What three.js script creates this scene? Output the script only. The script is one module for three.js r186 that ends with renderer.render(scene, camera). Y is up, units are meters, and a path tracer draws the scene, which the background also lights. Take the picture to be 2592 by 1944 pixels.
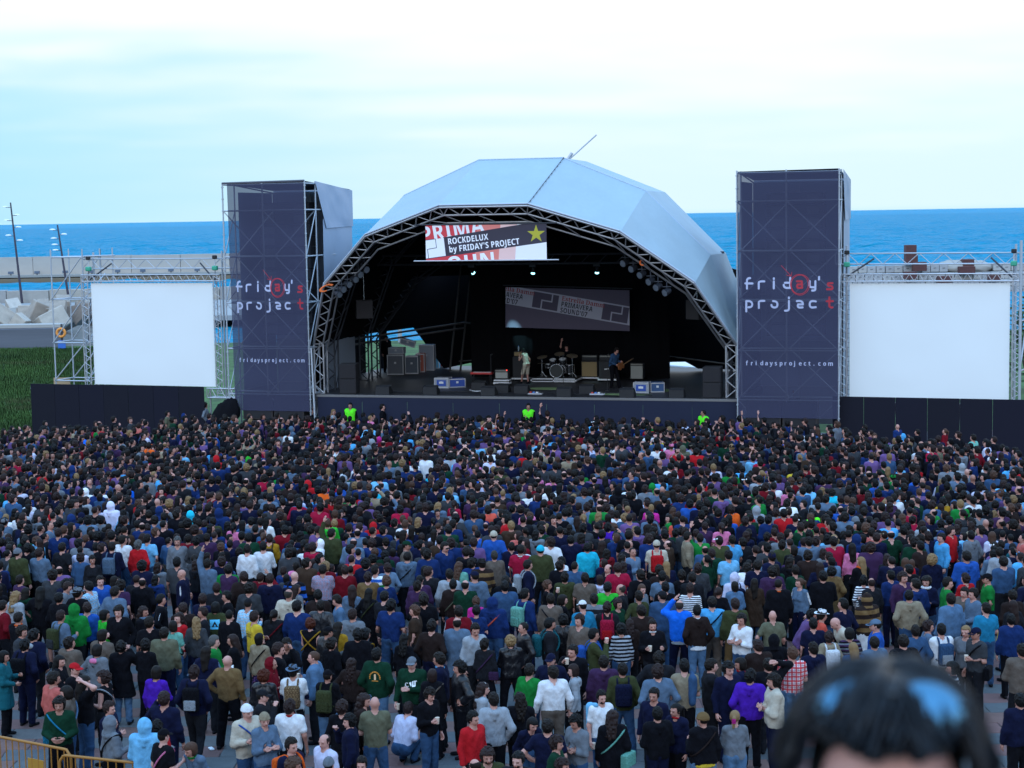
import * as THREE from 'three';
import { mergeGeometries } from 'three/addons/utils/BufferGeometryUtils.js';
import { RoundedBoxGeometry } from 'three/addons/geometries/RoundedBoxGeometry.js';

// ---------------------------------------------------------------- camera, sky, sun, exposure
const scene = new THREE.Scene();
const camera = new THREE.PerspectiveCamera(25.475, 4 / 3, 0.2, 60000);
camera.position.set(0, 9.6, 0);
camera.rotation.set(-0.09875, 0, -0.01693, 'YXZ');
camera.focus = 52;
camera.userData.fStop = 3.8;
camera.updateMatrixWorld(true);

const renderer = new THREE.WebGLRenderer({ antialias: true });
renderer.setSize(1024, 768);
renderer.toneMapping = THREE.LinearToneMapping;
renderer.toneMappingExposure = 1.0;
renderer.shadowMap.enabled = true;

const SKYTOP = [0.8, 1.5, 2.5], SEA = [0.005, 0.235, 0.375];
// seeded random numbers and smooth noise
function rng(seed) { let s = seed >>> 0; return () => { s = (s + 0x6D2B79F5) >>> 0; let t = s; t = Math.imul(t ^ (t >>> 15), t | 1); t ^= t + Math.imul(t ^ (t >>> 7), t | 61); return ((t ^ (t >>> 14)) >>> 0) / 4294967296; }; }
const fl = Math.floor;
function hash3(x, y, z) { let h = Math.imul(x, 374761393) + Math.imul(y, 668265263) + Math.imul(z, 2147483647 ^ 0x5bd1e995) | 0; h = Math.imul(h ^ (h >>> 13), 1274126177); return ((h ^ (h >>> 16)) >>> 0) / 4294967296; }
const fade = (t) => t * t * (3 - 2 * t), mix = (a, b, t) => a + (b - a) * t;
function noise3(x, y, z) {
  const X = fl(x), Y = fl(y), Z = fl(z), u = fade(x - X), v = fade(y - Y), w = fade(z - Z);
  const e = (i, j, k) => hash3(X + i, Y + j, Z + k);
  return mix(mix(mix(e(0, 0, 0), e(1, 0, 0), u), mix(e(0, 1, 0), e(1, 1, 0), u), v), mix(mix(e(0, 0, 1), e(1, 0, 1), u), mix(e(0, 1, 1), e(1, 1, 1), u), v), w) * 2 - 1;
}
const fbm = (x, y, z, o = 4) => { let s = 0, a = 0.5; for (let i = 0; i < o; i++) { s += a * noise3(x, y, z); x = x * 2.03 + 7.1; y = y * 2.03 + 3.3; z = z * 2.03 + 1.7; a *= 0.5; } return s; };
const ss = (a, b, x) => { const t = Math.min(1, Math.max(0, (x - a) / (b - a))); return t * t * (3 - 2 * t); };

{ // the sky: pale evening overcast over blue haze, brighter to the west behind the camera where the sun has gone down
  const w = 1024, h = 1024, d = new Float32Array(w * h * 4);
  for (let j = 0; j < h; j++) {
    const el = ((j + 0.5) / h - 0.5) * Math.PI, y = Math.sin(el), c = Math.cos(el), deg = el * 57.2958;
    for (let i = 0; i < w; i++) {
      const az = ((i + 0.5) / w - 0.5) * 2 * Math.PI, x = Math.cos(az) * c, z = Math.sin(az) * c;
      const k = 1 / (Math.max(y, 0) + 0.09), n = fbm(x * k * 1.1 + 4, z * k * 2.6, 1.5, 5), m = fbm(x * k * 3 + 9, z * k * 7, 7.5, 4);
      const side = ss(-0.5, 0.12, x * 1.15 + n * 0.1);                      // clearer blue to the north (left)
      let cloud = ss(-0.3, 0.6, n * 0.4 + m * 0.16 + (deg - 4.4 + side * 1.2) * 0.16);
      cloud = Math.min(1, cloud * 0.96);
      const hz = ss(0, 5, deg);
      const clear = [mix(0.44, 0.76, side), mix(0.82, 0.97, side), mix(1.05, 1.1, side)];
      const hi = ss(6, 50, deg);
      const cl = [mix(1.04, SKYTOP[0], hi), mix(1.1, SKYTOP[1], hi), mix(1.16, SKYTOP[2], hi)];
      const west = 1 + 0.35 * ss(-0.3, 0.9, z) * ss(2, 25, deg);
      const o = (j * w + i) * 4;
      for (let q = 0; q < 3; q++) d[o + q] = deg <= 0 ? [0.6, 0.9, 1.06][q] : mix(clear[q] * mix(1, 1.02, hz), cl[q], cloud) * west;
      d[o + 3] = 1;
    }
  }
  const t = new THREE.DataTexture(d, w, h, THREE.RGBAFormat, THREE.FloatType);
  t.mapping = THREE.EquirectangularReflectionMapping; t.magFilter = THREE.LinearFilter; t.minFilter = THREE.LinearFilter; t.needsUpdate = true;
  scene.background = t; scene.environment = t;
}
const sun = new THREE.DirectionalLight(new THREE.Color(1, 0.97, 0.93), 0.5);
sun.position.set(-30, 60, 45); sun.target.position.set(0, 0, -55); scene.add(sun, sun.target);
sun.castShadow = true; sun.shadow.radius = 40; sun.shadow.mapSize.set(2048, 2048);
Object.assign(sun.shadow.camera, { left: -60, right: 60, top: 60, bottom: -60, near: 1, far: 260 });

// ---------------------------------------------------------------- helpers
const V = (x, y, z) => new THREE.Vector3(x, y, z);
const used = new Map();
function numbered(n) { const k = used.get(n) || 0; used.set(n, k + 1); return k ? n + '_' + String(k).padStart(3, '0') : n; }
function tag(o, label, category, group, kind) { if (label) o.userData.label = label; if (category) o.userData.category = category; if (group) o.userData.group = group; if (kind) o.userData.kind = kind; return o; }
function thing(name, label, category, group) { const g = new THREE.Group(); g.name = numbered(name); scene.add(g); return tag(g, label, category, group); }
function shadows(m) { m.castShadow = m.receiveShadow = true; return m; }
function put(name, geo, m, parent) { const o = shadows(new THREE.Mesh(geo, m)); o.name = parent ? name : numbered(name); (parent || scene).add(o); return o; }
function single(name, geo, m, label, category, group) { return tag(put(name, geo, m), label, category, group); }
function part(name, parent) { const g = new THREE.Group(); g.name = name; parent.add(g); return g; }
function struct(name, geo, m) { return tag(put(name, geo, m), null, null, null, 'structure'); }
const C = (r, g, b) => new THREE.Color().setRGB(r, g, b);
const mats = new Map();
function M(r, g, b, rough = 0.85, metal = 0, extra) {
  const k = [r, g, b, rough, metal].join() + (extra ? JSON.stringify(extra) : '');
  if (!mats.has(k)) mats.set(k, new THREE.MeshStandardMaterial({ color: C(r, g, b), roughness: rough, metalness: metal, ...extra }));
  return mats.get(k);
}
const unitTube = new THREE.CylinderGeometry(1, 1, 1, 8), unitBox = new THREE.BoxGeometry(1, 1, 1);
const UPV = V(0, 1, 0);
function tube(name, a, b, r, m, parent) {                                // a round bar from a to b
  const o = put(name, unitTube, m, parent), d = b.clone().sub(a), l = d.length();
  o.position.copy(a).addScaledVector(d, 0.5); o.scale.set(r, l, r); o.quaternion.setFromUnitVectors(UPV, d.divideScalar(l)); return o;
}
function tubeGeo(a, b, r, seg = 6) {
  const d = b.clone().sub(a), l = d.length(), g = new THREE.CylinderGeometry(r, r, l, seg);
  g.applyQuaternion(new THREE.Quaternion().setFromUnitVectors(UPV, d.divideScalar(l))); const m = a.clone().lerp(b, 0.5); g.translate(m.x, m.y, m.z); return g;
}
const rboxes = new Map();
function rbox(w, h, d, r = 0.015) { const k = [w, h, d, r].join(); if (!rboxes.has(k)) rboxes.set(k, new RoundedBoxGeometry(w, h, d, 2, Math.min(r, w / 2.1, h / 2.1, d / 2.1))); return rboxes.get(k); }
function box(name, w, h, d, x, y, z, m, parent, r) { const o = put(name, rbox(w, h, d, r), m, parent); o.position.set(x, y, z); return o; }
function mg(list) { return mergeGeometries(list.map((g) => { const q = g.index ? g.toNonIndexed() : g.clone(); for (const k of Object.keys(q.attributes)) if (!['position', 'normal', 'uv'].includes(k)) q.deleteAttribute(k); if (!q.attributes.uv) q.setAttribute('uv', new THREE.BufferAttribute(new Float32Array(q.attributes.position.count * 2), 2)); return q; })); }
function canvas(w, h, draw) { const c = document.createElement('canvas'); c.width = w; c.height = h; const g = c.getContext('2d'); draw(g, w, h); const t = new THREE.CanvasTexture(c); t.colorSpace = THREE.SRGBColorSpace; t.magFilter = THREE.LinearFilter; t.wrapS = t.wrapT = THREE.RepeatWrapping; return t; }
function dataTex(n, fn, srgb) {                                          // tileable data texture, fn(u, v) -> [r, g, b] 0..1
  const d = new Uint8Array(n * n * 4);
  for (let j = 0; j < n; j++) for (let i = 0; i < n; i++) { const c = fn(i / n, j / n), o = (j * n + i) * 4; for (let q = 0; q < 3; q++) d[o + q] = Math.max(0, Math.min(255, (c.length ? c[q] : c) * 255)); d[o + 3] = 255; }
  const t = new THREE.DataTexture(d, n, n); t.wrapS = t.wrapT = THREE.RepeatWrapping; t.magFilter = THREE.LinearFilter; t.minFilter = THREE.LinearMipmapLinearFilter; if (srgb) t.colorSpace = THREE.SRGBColorSpace; t.needsUpdate = true; return t;
}
function tileNoise(u, v, f, o = 4, seed = 0) {                            // periodic fractal noise on the unit square
  let s = 0, a = 0.5; for (let i = 0; i < o; i++) { const A = (x, y) => hash3(((x % f) + f) % f, ((y % f) + f) % f, seed + i * 31); const x = u * f, y = v * f, X = fl(x), Y = fl(y), p = fade(x - X), q = fade(y - Y);
    s += a * (mix(mix(A(X, Y), A(X + 1, Y), p), mix(A(X, Y + 1), A(X + 1, Y + 1), p), q) * 2 - 1); f *= 2; a *= 0.5; } return s;
}
function withRepeat(t, x, y) { const c = t.clone(); c.repeat.set(x, y); c.needsUpdate = true; return c; }
const cache = new Map();
const once = (key, make) => { if (!cache.has(key)) cache.set(key, make()); return cache.get(key); };
// ---------------------------------------------------------------- the setting
const concreteTex = dataTex(256, (u, v) => { const n = tileNoise(u, v, 6, 5, 1) * 0.3 + tileNoise(u, v, 48, 2, 9) * 0.12; return 0.8 + n * 0.5; });
const speckTex = dataTex(256, (u, v) => 0.5 + tileNoise(u, v, 40, 3, 3) * 0.8);
const concreteMats = new Map(), repeats = new Map();
const concrete = (r, g, b, rep = 1) => { const k = [r, g, b, rep].join(); if (!repeats.has(rep)) repeats.set(rep, withRepeat(concreteTex, rep, rep)); if (!concreteMats.has(k)) concreteMats.set(k, new THREE.MeshStandardMaterial({ color: C(r, g, b), roughness: 0.92, map: repeats.get(rep) })); return concreteMats.get(k); };
{ // plaza of stamped paving: grey and dusty pink stones in staggered rows, dark joints between them
  const base = new THREE.PlaneGeometry(900, 260); base.rotateX(-Math.PI / 2); base.translate(0, -0.014, -3);
  const plaza = struct('plaza', base, M(0.03, 0.03, 0.032, 0.95));
  const r = rng(41), variants = [];
  for (let k = 0; k < 6; k++) { // a stone with slightly ragged edges and a worn rim
    const pts = [], W = 0.49, D = 0.315, side = (x0, y0, x1, y1, n) => { for (let i = 0; i < n; i++) { const t = i / n, nx = -(y1 - y0), ny = x1 - x0, l = Math.hypot(nx, ny), j = (r() - 0.5) * 0.035 + Math.sin(t * Math.PI) * (r() - 0.45) * 0.03; pts.push([x0 + (x1 - x0) * t + (nx / l) * j, y0 + (y1 - y0) * t + (ny / l) * j]); } };
    side(-W, -D, W, -D, 4); side(W, -D, W, D, 3); side(W, D, -W, D, 4); side(-W, D, -W, -D, 3);
    const n = pts.length, pos = [0, 0.001, 0], idx = [];
    for (const [x, y] of pts) pos.push(x * 0.985, 0, -y * 0.98); for (const [x, y] of pts) pos.push(x, -0.013, -y);
    for (let i = 0; i < n; i++) { const a = 1 + i, b = 1 + ((i + 1) % n); idx.push(0, a, b, a, a + n, b, b, a + n, b + n); }
    const g = new THREE.BufferGeometry(); g.setAttribute('position', new THREE.Float32BufferAttribute(pos, 3)); g.setAttribute('uv', new THREE.Float32BufferAttribute(pos.filter((_, i) => i % 3 !== 1), 2)); g.setIndex(idx); g.computeVertexNormals(); variants.push(g);
  }
  const pm = [[0.105, 0.12, 0.13], [0.09, 0.105, 0.12], [0.12, 0.125, 0.13], [0.185, 0.095, 0.088], [0.16, 0.085, 0.08], [0.19, 0.105, 0.09]].map((c) => new THREE.MeshStandardMaterial({ color: C(...c), roughness: 0.85, map: concreteTex, bumpMap: speckTex, bumpScale: 0.004 }));
  const stones = [];
  for (let j = 0; j < 92; j++) for (let i = -27; i <= 27; i++) {
    const z = -22.4 - j * 0.64, x = i * 1.0 + (j % 2) * 0.5 + Math.sin(j * 1.7) * 0.12; if (Math.abs(x) > -z * 0.33 + 1.5) continue;
    const pink = (j + fl((i + fl(j / 5)) / 3)) % 2 === 0 ? (r() < 0.88) : (r() < 0.12); stones.push([x, z, fl(r() * 6), (pink ? 3 : 0) + fl(r() * 3), r() < 0.5 ? 0 : Math.PI]);
  }
  stones.sort((a, b) => b[1] - a[1]);
  stones.slice(0, 300).forEach(([x, z, v, m, t], i) => { const o = put('paver' + (i ? '_' + String(i).padStart(3, '0') : ''), variants[v], pm[m], plaza); o.position.set(x, 0, z); o.rotation.y = t; });
  const rest = part('paving_beyond', plaza); rest.userData.kind = 'stuff';
  for (let v = 0; v < 6; v++) { const list = stones.slice(300).filter((s) => s[2] === v), im = new THREE.InstancedMesh(variants[v], new THREE.MeshStandardMaterial({ roughness: 0.85, map: concreteTex }), list.length), o = new THREE.Object3D(); im.name = 'paver'; list.forEach((s, i) => { o.position.set(s[0], 0, s[1]); o.rotation.set(0, s[4], 0); o.updateMatrix(); im.setMatrixAt(i, o.matrix); im.setColorAt(i, pm[s[3]].color); }); shadows(im); rest.add(im); }
  // scraps of litter
  for (const [x, z, l] of [[7.53, -32.6, 'crumpled white scrap on the paving right of the messenger bag man'], [7.55, -31.2, 'white plastic cup lying on the paving near the right edge'], [-5.6, -30.2, 'small white scrap on paving behind the yellow barrier'], [-4.3, -30.9, 'white scrap on the paving by the man in navy sweater']]) { const o = single('litter_scrap', rbox(0.16, 0.03, 0.08, 0.012), M(0.65, 0.68, 0.72, 0.8), l, 'litter', 'litter on the paving'); o.position.set(x, 0.017, z); o.rotation.y = x * 3; }
}
{ // lawn left of and behind the stage
  const g = new THREE.PlaneGeometry(150, 60, 60, 24); g.rotateX(-Math.PI / 2); g.translate(-20, 0, -103); const P = g.attributes.position;
  for (let i = 0; i < P.count; i++) { const x = P.getX(i), z = P.getZ(i); P.setY(i, 0.006 + Math.max(0, fbm(x * 0.08, z * 0.08, 2)) * 0.25); } g.computeVertexNormals();
  const gt = dataTex(256, (u, v) => { const n = tileNoise(u, v, 8, 5, 4), k = 0.75 + n * 0.6; return [k * 0.9, k, k * 0.85]; }); gt.repeat.set(22, 9);
  struct('lawn', g, new THREE.MeshStandardMaterial({ color: C(0.055, 0.12, 0.032), roughness: 1, map: gt }));
  const blade = []; const r = rng(9);
  for (let k = 0; k < 7; k++) { const a = r() * 6.28, h = 0.1 + r() * 0.12, b = new THREE.BufferGeometry(), cx = (r() - 0.5) * 0.14, cz = (r() - 0.5) * 0.14, lx = Math.cos(a) * 0.06, lz = Math.sin(a) * 0.06; b.setAttribute('position', new THREE.Float32BufferAttribute([cx - lz * 0.2, 0, cz + lx * 0.2, cx + lz * 0.2, 0, cz - lx * 0.2, cx + lx, h, cz + lz], 3)); b.setAttribute('normal', new THREE.Float32BufferAttribute([0, 1, 0, 0, 1, 0, 0, 1, 0], 3)); b.setAttribute('uv', new THREE.Float32BufferAttribute([0, 0, 1, 0, 0, 1], 2)); blade.push(b); }
  const tuft = mergeGeometries(blade), N = 26000, im = new THREE.InstancedMesh(tuft, new THREE.MeshStandardMaterial({ roughness: 0.95, side: THREE.DoubleSide }), N), o = new THREE.Object3D(); im.name = 'grass';
  for (let i = 0; i < N; i++) { const z = -74 - r() * 56, x = z * (0.325 - r() * 0.13); o.position.set(x, 0.01 + Math.max(0, fbm(x * 0.08, z * 0.08, 2)) * 0.24, z); o.rotation.y = r() * 6.3; const s = 0.7 + r() * 0.9; o.scale.set(s, s, s); o.updateMatrix(); im.setMatrixAt(i, o.matrix); const d = r() * 0.6 + 0.6 + fbm(x * 0.25, z * 0.25, 5) * 0.5; const dry = ss(0.1, 0.5, fbm(x * 0.12, z * 0.3, 9)) * 0.8; im.setColorAt(i, C(mix(0.1, 0.18, dry) * d, mix(0.2, 0.16, dry) * d, mix(0.045, 0.07, dry) * d)); }
  scene.add(tag(shadows(im), 'short green grass on the lawn left of the stage', null, null, 'stuff'));
}
{ // the sea, with real waves as far as they can be told apart
  const rows = 460, cols = 300, pos = [], suv = [], idx = [], z0 = 135, z1 = 4200;
  const wave = (x, z) => { const d = Math.min(1, (z - 150) / 250) * Math.max(0.25, 1 - z / 5200), a = x * 0.16 + z * 0.98; return d * (0.5 * Math.sin(a * 0.33 + fbm(x * 0.015, z * 0.02, 1, 2) * 5) + 2.2 * fbm(x * 0.045, z * 0.12, 3, 3) + 1.5 * fbm(x * 0.16, z * 0.42, 8, 2) + 1.2 * fbm(x * 0.008, z * 0.03, 12, 2)); };
  for (let j = 0; j <= rows; j++) { const z = z0 * Math.pow(z1 / z0, j / rows); for (let i = 0; i <= cols; i++) { const x = (i / cols - 0.5) * z * 0.74; pos.push(x, -3 + wave(x, z), -z); suv.push(x / 46, z / 17); } }
  for (let j = 0; j < rows; j++) for (let i = 0; i < cols; i++) { const a = j * (cols + 1) + i, b = a + 1, c = a + cols + 1, d = c + 1; idx.push(a, b, c, b, d, c); }
  const g = new THREE.BufferGeometry(); g.setAttribute('position', new THREE.Float32BufferAttribute(pos, 3)); g.setAttribute('uv', new THREE.Float32BufferAttribute(suv, 2)); g.setIndex(idx); g.computeVertexNormals();
  const rip = dataTex(512, (u, v) => 0.5 + tileNoise(u, v, 8, 5, 16) * 0.9);
  const water = new THREE.MeshPhysicalMaterial({ color: C(...SEA), roughness: 0.5, specularIntensity: 0.25, ior: 1.33, bumpMap: rip, bumpScale: 2.6 });
  struct('sea', g, water);
  const far = new THREE.PlaneGeometry(60000, 40000); far.rotateX(-Math.PI / 2); far.translate(0, -3.9, -20138);
  const ft = dataTex(256, (u, v) => 0.5 + tileNoise(u, v, 10, 5, 6)); ft.repeat.set(600, 900);
  struct('open_sea', far, new THREE.MeshPhysicalMaterial({ color: C(...SEA), roughness: 0.5, specularIntensity: 0.2, ior: 1.33, bumpMap: ft, bumpScale: 2.5 }));
}
{ // left: long breakwater wall with floodlights, harbour quay, lamp masts, stone blocks and a low wall above the lawn
  const pale = concrete(0.52, 0.47, 0.42, 0.14);
  const bw = thing('breakwater_wall', 'long pale concrete breakwater wall across the water behind the left screen', 'wall');
  const sec = new THREE.BoxGeometry(9.9, 4.6, 1.5);
  for (let k = 0; k < 11; k++) { const o = put('wall_section', sec, pale, bw); o.position.set(-132 + k * 10, 0.6 + (k % 3) * 0.02, -347 - (k % 2) * 0.06); }
  box('ledge', 108, 0.5, 3.4, -82, -0.95, -345.3, concrete(0.36, 0.34, 0.31, 0.2), bw, 0.05); box('footing', 108, 2.0, 5.2, -82, -2.4, -346, concrete(0.23, 0.17, 0.11, 0.3), bw, 0.1);
  [-101, -95.7, -90, -84.6, -79.4, -74.3, -68.6, -63.3].forEach((px, i) => { const f = thing('floodlight', ['first', 'second', 'third', 'fourth', 'fifth', 'sixth', 'seventh', 'eighth'][i] + ' grey box floodlight from the left on the breakwater ledge', 'floodlight', 'floodlights along the breakwater'); f.position.set(px, -0.7, -344.4); box('housing', 1.05, 0.55, 0.5, 0, 0.5, 0, M(0.1, 0.12, 0.16, 0.6), f, 0.06); box('bracket', 0.25, 0.3, 0.25, 0, 0.13, 0, M(0.06, 0.06, 0.07, 0.6), f, 0.03); });
  const q = thing('quay', 'pale concrete quay wall with square panels in front of the harbour water', 'wall');
  for (let k = 0; k < 12; k++) { const o = put('wall_panel', rbox(5.9, 3.2, 1.2, 0.06), concrete(0.4 + (k % 3) * 0.03, 0.39 + (k % 3) * 0.02, 0.38, 0.3), q); o.position.set(-92 + k * 6, -1.35 + (k % 2) * 0.08, -240 - (k % 2) * 0.05); }
  box('apron', 76, 0.6, 40, -60, -1.75, -219, concrete(0.34, 0.34, 0.34, 0.2), q, 0.02);
  const mast = (b, t, heads, label) => { const g = thing('lamp_mast', label, 'lamp post', 'lamp masts on the quay'); const A = V(...b), B = V(...t), o = put('mast', new THREE.CylinderGeometry(0.1, 0.19, A.distanceTo(B), 8), M(0.035, 0.03, 0.05, 0.6), g); o.position.copy(A).lerp(B, 0.5); o.quaternion.setFromUnitVectors(UPV, B.clone().sub(A).normalize()); for (const [s, k] of heads) { const p = A.clone().lerp(B, k), e = p.clone().add(V(s * 0.75, 0.05, 0.2)); const l = part('lamp_head', g); tube('arm', p, e, 0.04, M(0.05, 0.05, 0.06, 0.6), l); const h = put('reflector', new THREE.SphereGeometry(0.36, 10, 6, 0, 6.3, 0, 1.5), M(0.7, 0.72, 0.75, 0.4), l); h.position.copy(e); h.scale.set(1.25, 0.55, 0.8); } };
  mast([-68.4, -1.5, -238], [-69.4, 12.6, -238], [[-1, 0.95], [1, 0.87], [-1, 0.82], [1, 0.75], [-1, 0.67], [1, 0.62]], 'tall dark lamp mast nearest the left edge of the picture');
  mast([-61.8, -1.5, -238], [-63.0, 9.4, -238], [[-1, 0.93], [1, 0.87], [-1, 0.82], [-1, 0.74], [-1, 0.67]], 'shorter dark lamp mast just left of the scaffold');
  const mound = new THREE.PlaneGeometry(90, 50, 40, 20); mound.rotateX(-Math.PI / 2); const P = mound.attributes.position; for (let i = 0; i < P.count; i++) { const z = P.getZ(i), x = P.getX(i); P.setY(i, 1.15 - Math.abs(z) * 0.09 + fbm(x * 0.3, z * 0.3, 4) * 0.9 - ss(22, 40, x) * 6); } mound.translate(-68, 0, -164); mound.computeVertexNormals();
  struct('rubble_bank', mound, concrete(0.3, 0.27, 0.24, 8));
  const r = rng(77), bg = [rbox(2.3, 1.7, 1.7, 0.1), rbox(2.9, 1.5, 1.8, 0.1), rbox(1.9, 1.9, 1.6, 0.12)], bm = [concrete(0.52, 0.46, 0.4, 0.7), concrete(0.38, 0.32, 0.27, 0.8), concrete(0.24, 0.19, 0.16, 0.9)];
  const spots = [[-47.6, 1.7, -150, 0.5, 0, 2], [-44.4, 1.6, -149, -0.4, 0, 2.2], [-42.1, 2.0, -152, -0.5, 1, 2.2], [-40.2, 1.5, -149, 0.55, 0, 2], [-38.4, 1.9, -152, 0.2, 2, 2.1], [-50.6, 1.3, -150, 0.9, 1, 1.6], [-52.6, 1.7, -152, 0.15, 1, 2]];
  for (let k = 0; k < 60; k++) spots.push([-56 + r() * 24, 0.9 + r() * 1.3, -148 - r() * 22, (r() - 0.5) * 1.6, fl(r() * 3), 0.8 + r() * 0.7]);
  spots.forEach(([x, y, z, t, m, s], i) => { const o = single('stone_block', bg[i % 3], bm[m], i < 7 ? ['large pale tilted concrete block in the middle of the rubble bank', 'pale block leaning left beside the scaffold post', 'brown-sided long block lying above the pale ones', 'pale block leaning right at the scaffold', 'darker block nearest the left screen', 'small brown block at the left end of the rubble', 'grey block above the small brown one'][i] : 'weathered concrete block in the rubble bank', 'stone block', 'concrete blocks of the rubble bank'); o.position.set(x, y - 0.45, z); o.rotation.set((r() - 0.5) * 0.7, r() * 3, t); o.scale.setScalar(Math.min(s, 1.75) * 0.6); });
  const lw = thing('low_wall', 'low grey concrete wall with pale coping behind the lawn', 'wall');
  box('wall', 44, 1.5, 0.6, -57, 0.75, -132, concrete(0.15, 0.16, 0.2, 0.4), lw, 0.04); box('coping', 30, 0.32, 1.3, -50, 1.66, -132.6, concrete(0.45, 0.43, 0.41, 0.4), lw, 0.08); box('end_block', 9, 0.9, 1.4, -69, 1.95, -132.2, concrete(0.17, 0.19, 0.23, 0.4), lw, 0.3);
  const lb = thing('lifebuoy_stand', 'orange lifebuoy on a small blue post in the grass left of the screen', 'lifebuoy'); lb.position.set(-33.9, 0.05, -128);
  put('ring', new THREE.TorusGeometry(0.3, 0.1, 10, 24), M(0.75, 0.28, 0.05, 0.6), lb).position.set(0, 1.35, 0.25); box('post', 0.14, 2.0, 0.14, 0, 1.0, 0, M(0.05, 0.05, 0.06, 0.7), lb); box('housing', 0.55, 0.6, 0.25, 0, 0.45, 0.1, M(0.03, 0.14, 0.5, 0.5), lb, 0.05);
}
{ // right: breakwater of stacked concrete cubes with rusty steel cubes among them
  const bw = thing('block_breakwater', 'breakwater of stacked pale concrete cubes above the right screen', 'breakwater');
  const cg = rbox(1.28, 1.1, 1.28, 0.06), sg = new THREE.BoxGeometry(0.4, 0.09, 0.05), cm = [concrete(0.43, 0.42, 0.42, 0.8), concrete(0.39, 0.38, 0.38, 0.8), concrete(0.46, 0.44, 0.42, 0.8)], dark = M(0.06, 0.06, 0.07, 0.9), r = rng(15);
  for (let j = 0; j < 5; j++) for (let i = 0; i < 27; i++) { const x = 48.3 + i * 1.37 + (j % 2) * 0.68 + (r() - 0.5) * 0.08; if (j === 0 && x > 66.5 && x < 73.5) continue; const o = put('concrete_block', cg, cm[fl(r() * 3)], bw); o.position.set(x, 0.5 - j * 1.13 + (r() - 0.5) * 0.1, -260 + j * 1.32); o.rotation.y = (r() - 0.5) * 0.08; if (j < 3) put('lifting_slot', sg, dark, o).position.set(0, 0.05, 0.64); }
  box('core', 40, 9, 12, 68, -4.2, -267, concrete(0.36, 0.35, 0.34, 0.4), bw, 0.2);
  const heap = new THREE.SphereGeometry(4, 20, 10); const P = heap.attributes.position; for (let i = 0; i < P.count; i++) P.setXYZ(i, P.getX(i) * 1.1, P.getY(i) * 0.32 + fbm(P.getX(i), P.getY(i), P.getZ(i)) * 0.5, P.getZ(i)); heap.computeVertexNormals();
  single('gravel_heap', heap, concrete(0.42, 0.38, 0.34, 2), 'low pale heap of gravel between the rusty cubes', 'heap').position.set(70, 0.5, -262);
  const rust = new THREE.MeshStandardMaterial({ color: C(0.12, 0.045, 0.04), roughness: 0.9, map: concreteTex });
  const cube = (x, y, z, w, h, label) => { const o = single('rusty_cube', rbox(w, h, 1.6, 0.04), rust, label, 'steel cube', 'rusty cubes on the breakwater'); o.position.set(x, y, z); };
  cube(60.9, 3.35, -259, 1.6, 1.6, 'topmost rusty cube of the tall pile above the right screen'); cube(61.0, 1.9, -259, 1.8, 1.3, 'second rusty cube down in the tall pile'); cube(62.0, 0.9, -257.8, 1.95, 1.35, 'rusty cube sticking out right from the tall pile'); cube(60.2, -0.35, -256, 1.75, 1.1, 'lowest rusty cube of the tall pile'); cube(69.6, 1.25, -259, 1.7, 1.2, 'upper rusty cube of the short pile'); cube(69.1, 0.2, -257.6, 2.3, 1.2, 'lower rusty cube of the short pile'); cube(65.1, -1.0, -255.2, 2.0, 1.0, 'rusty cube seen through the truss above the right screen'); cube(72.6, -0.9, -255.2, 1.6, 0.9, 'small rusty cube right of the short pile');
}
{ // the terrace on which the photographer and the person in front stand
  const g = thing('viewing_terrace', 'concrete viewing terrace below the camera', 'terrace');
  box('slab', 40, 0.5, 12, 0, 6.95, 3.2, concrete(0.3, 0.3, 0.3, 0.5), g, 0.05); box('wall', 40, 6.7, 0.6, 0, 3.35, 5, concrete(0.3, 0.3, 0.3, 0.5), g, 0.05);
}
// ---------------------------------------------------------------- the stage; local axes: x along the stage front, y up, z towards the audience
const ST = { x: 0.45, z: -69.4, turn: -0.2625 }, stC = Math.cos(ST.turn), stS = Math.sin(ST.turn);
const toWorld = (u, y, w) => V(ST.x + u * stC + w * stS, y, ST.z - u * stS + w * stC);
function onStage(name, label, category, u, y, w, turn = 0, group) { const g = thing(name, label, category, group); g.position.copy(toWorld(u, y, w)); g.rotation.y = ST.turn + turn; return g; }
const alu = new THREE.MeshStandardMaterial({ color: C(0.5, 0.5, 0.53), roughness: 0.4, metalness: 0.75 }), steel = new THREE.MeshStandardMaterial({ color: C(0.42, 0.45, 0.5), roughness: 0.45, metalness: 0.35 }), darkSteel = M(0.05, 0.055, 0.07, 0.55, 0.3);
const blackCloth = new THREE.MeshPhysicalMaterial({ color: C(0.006, 0.006, 0.008), roughness: 1, specularIntensity: 0.2, side: THREE.DoubleSide }), navyCloth = new THREE.MeshPhysicalMaterial({ color: C(0.022, 0.026, 0.05), roughness: 0.95, specularIntensity: 0.3, side: THREE.DoubleSide });
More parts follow.
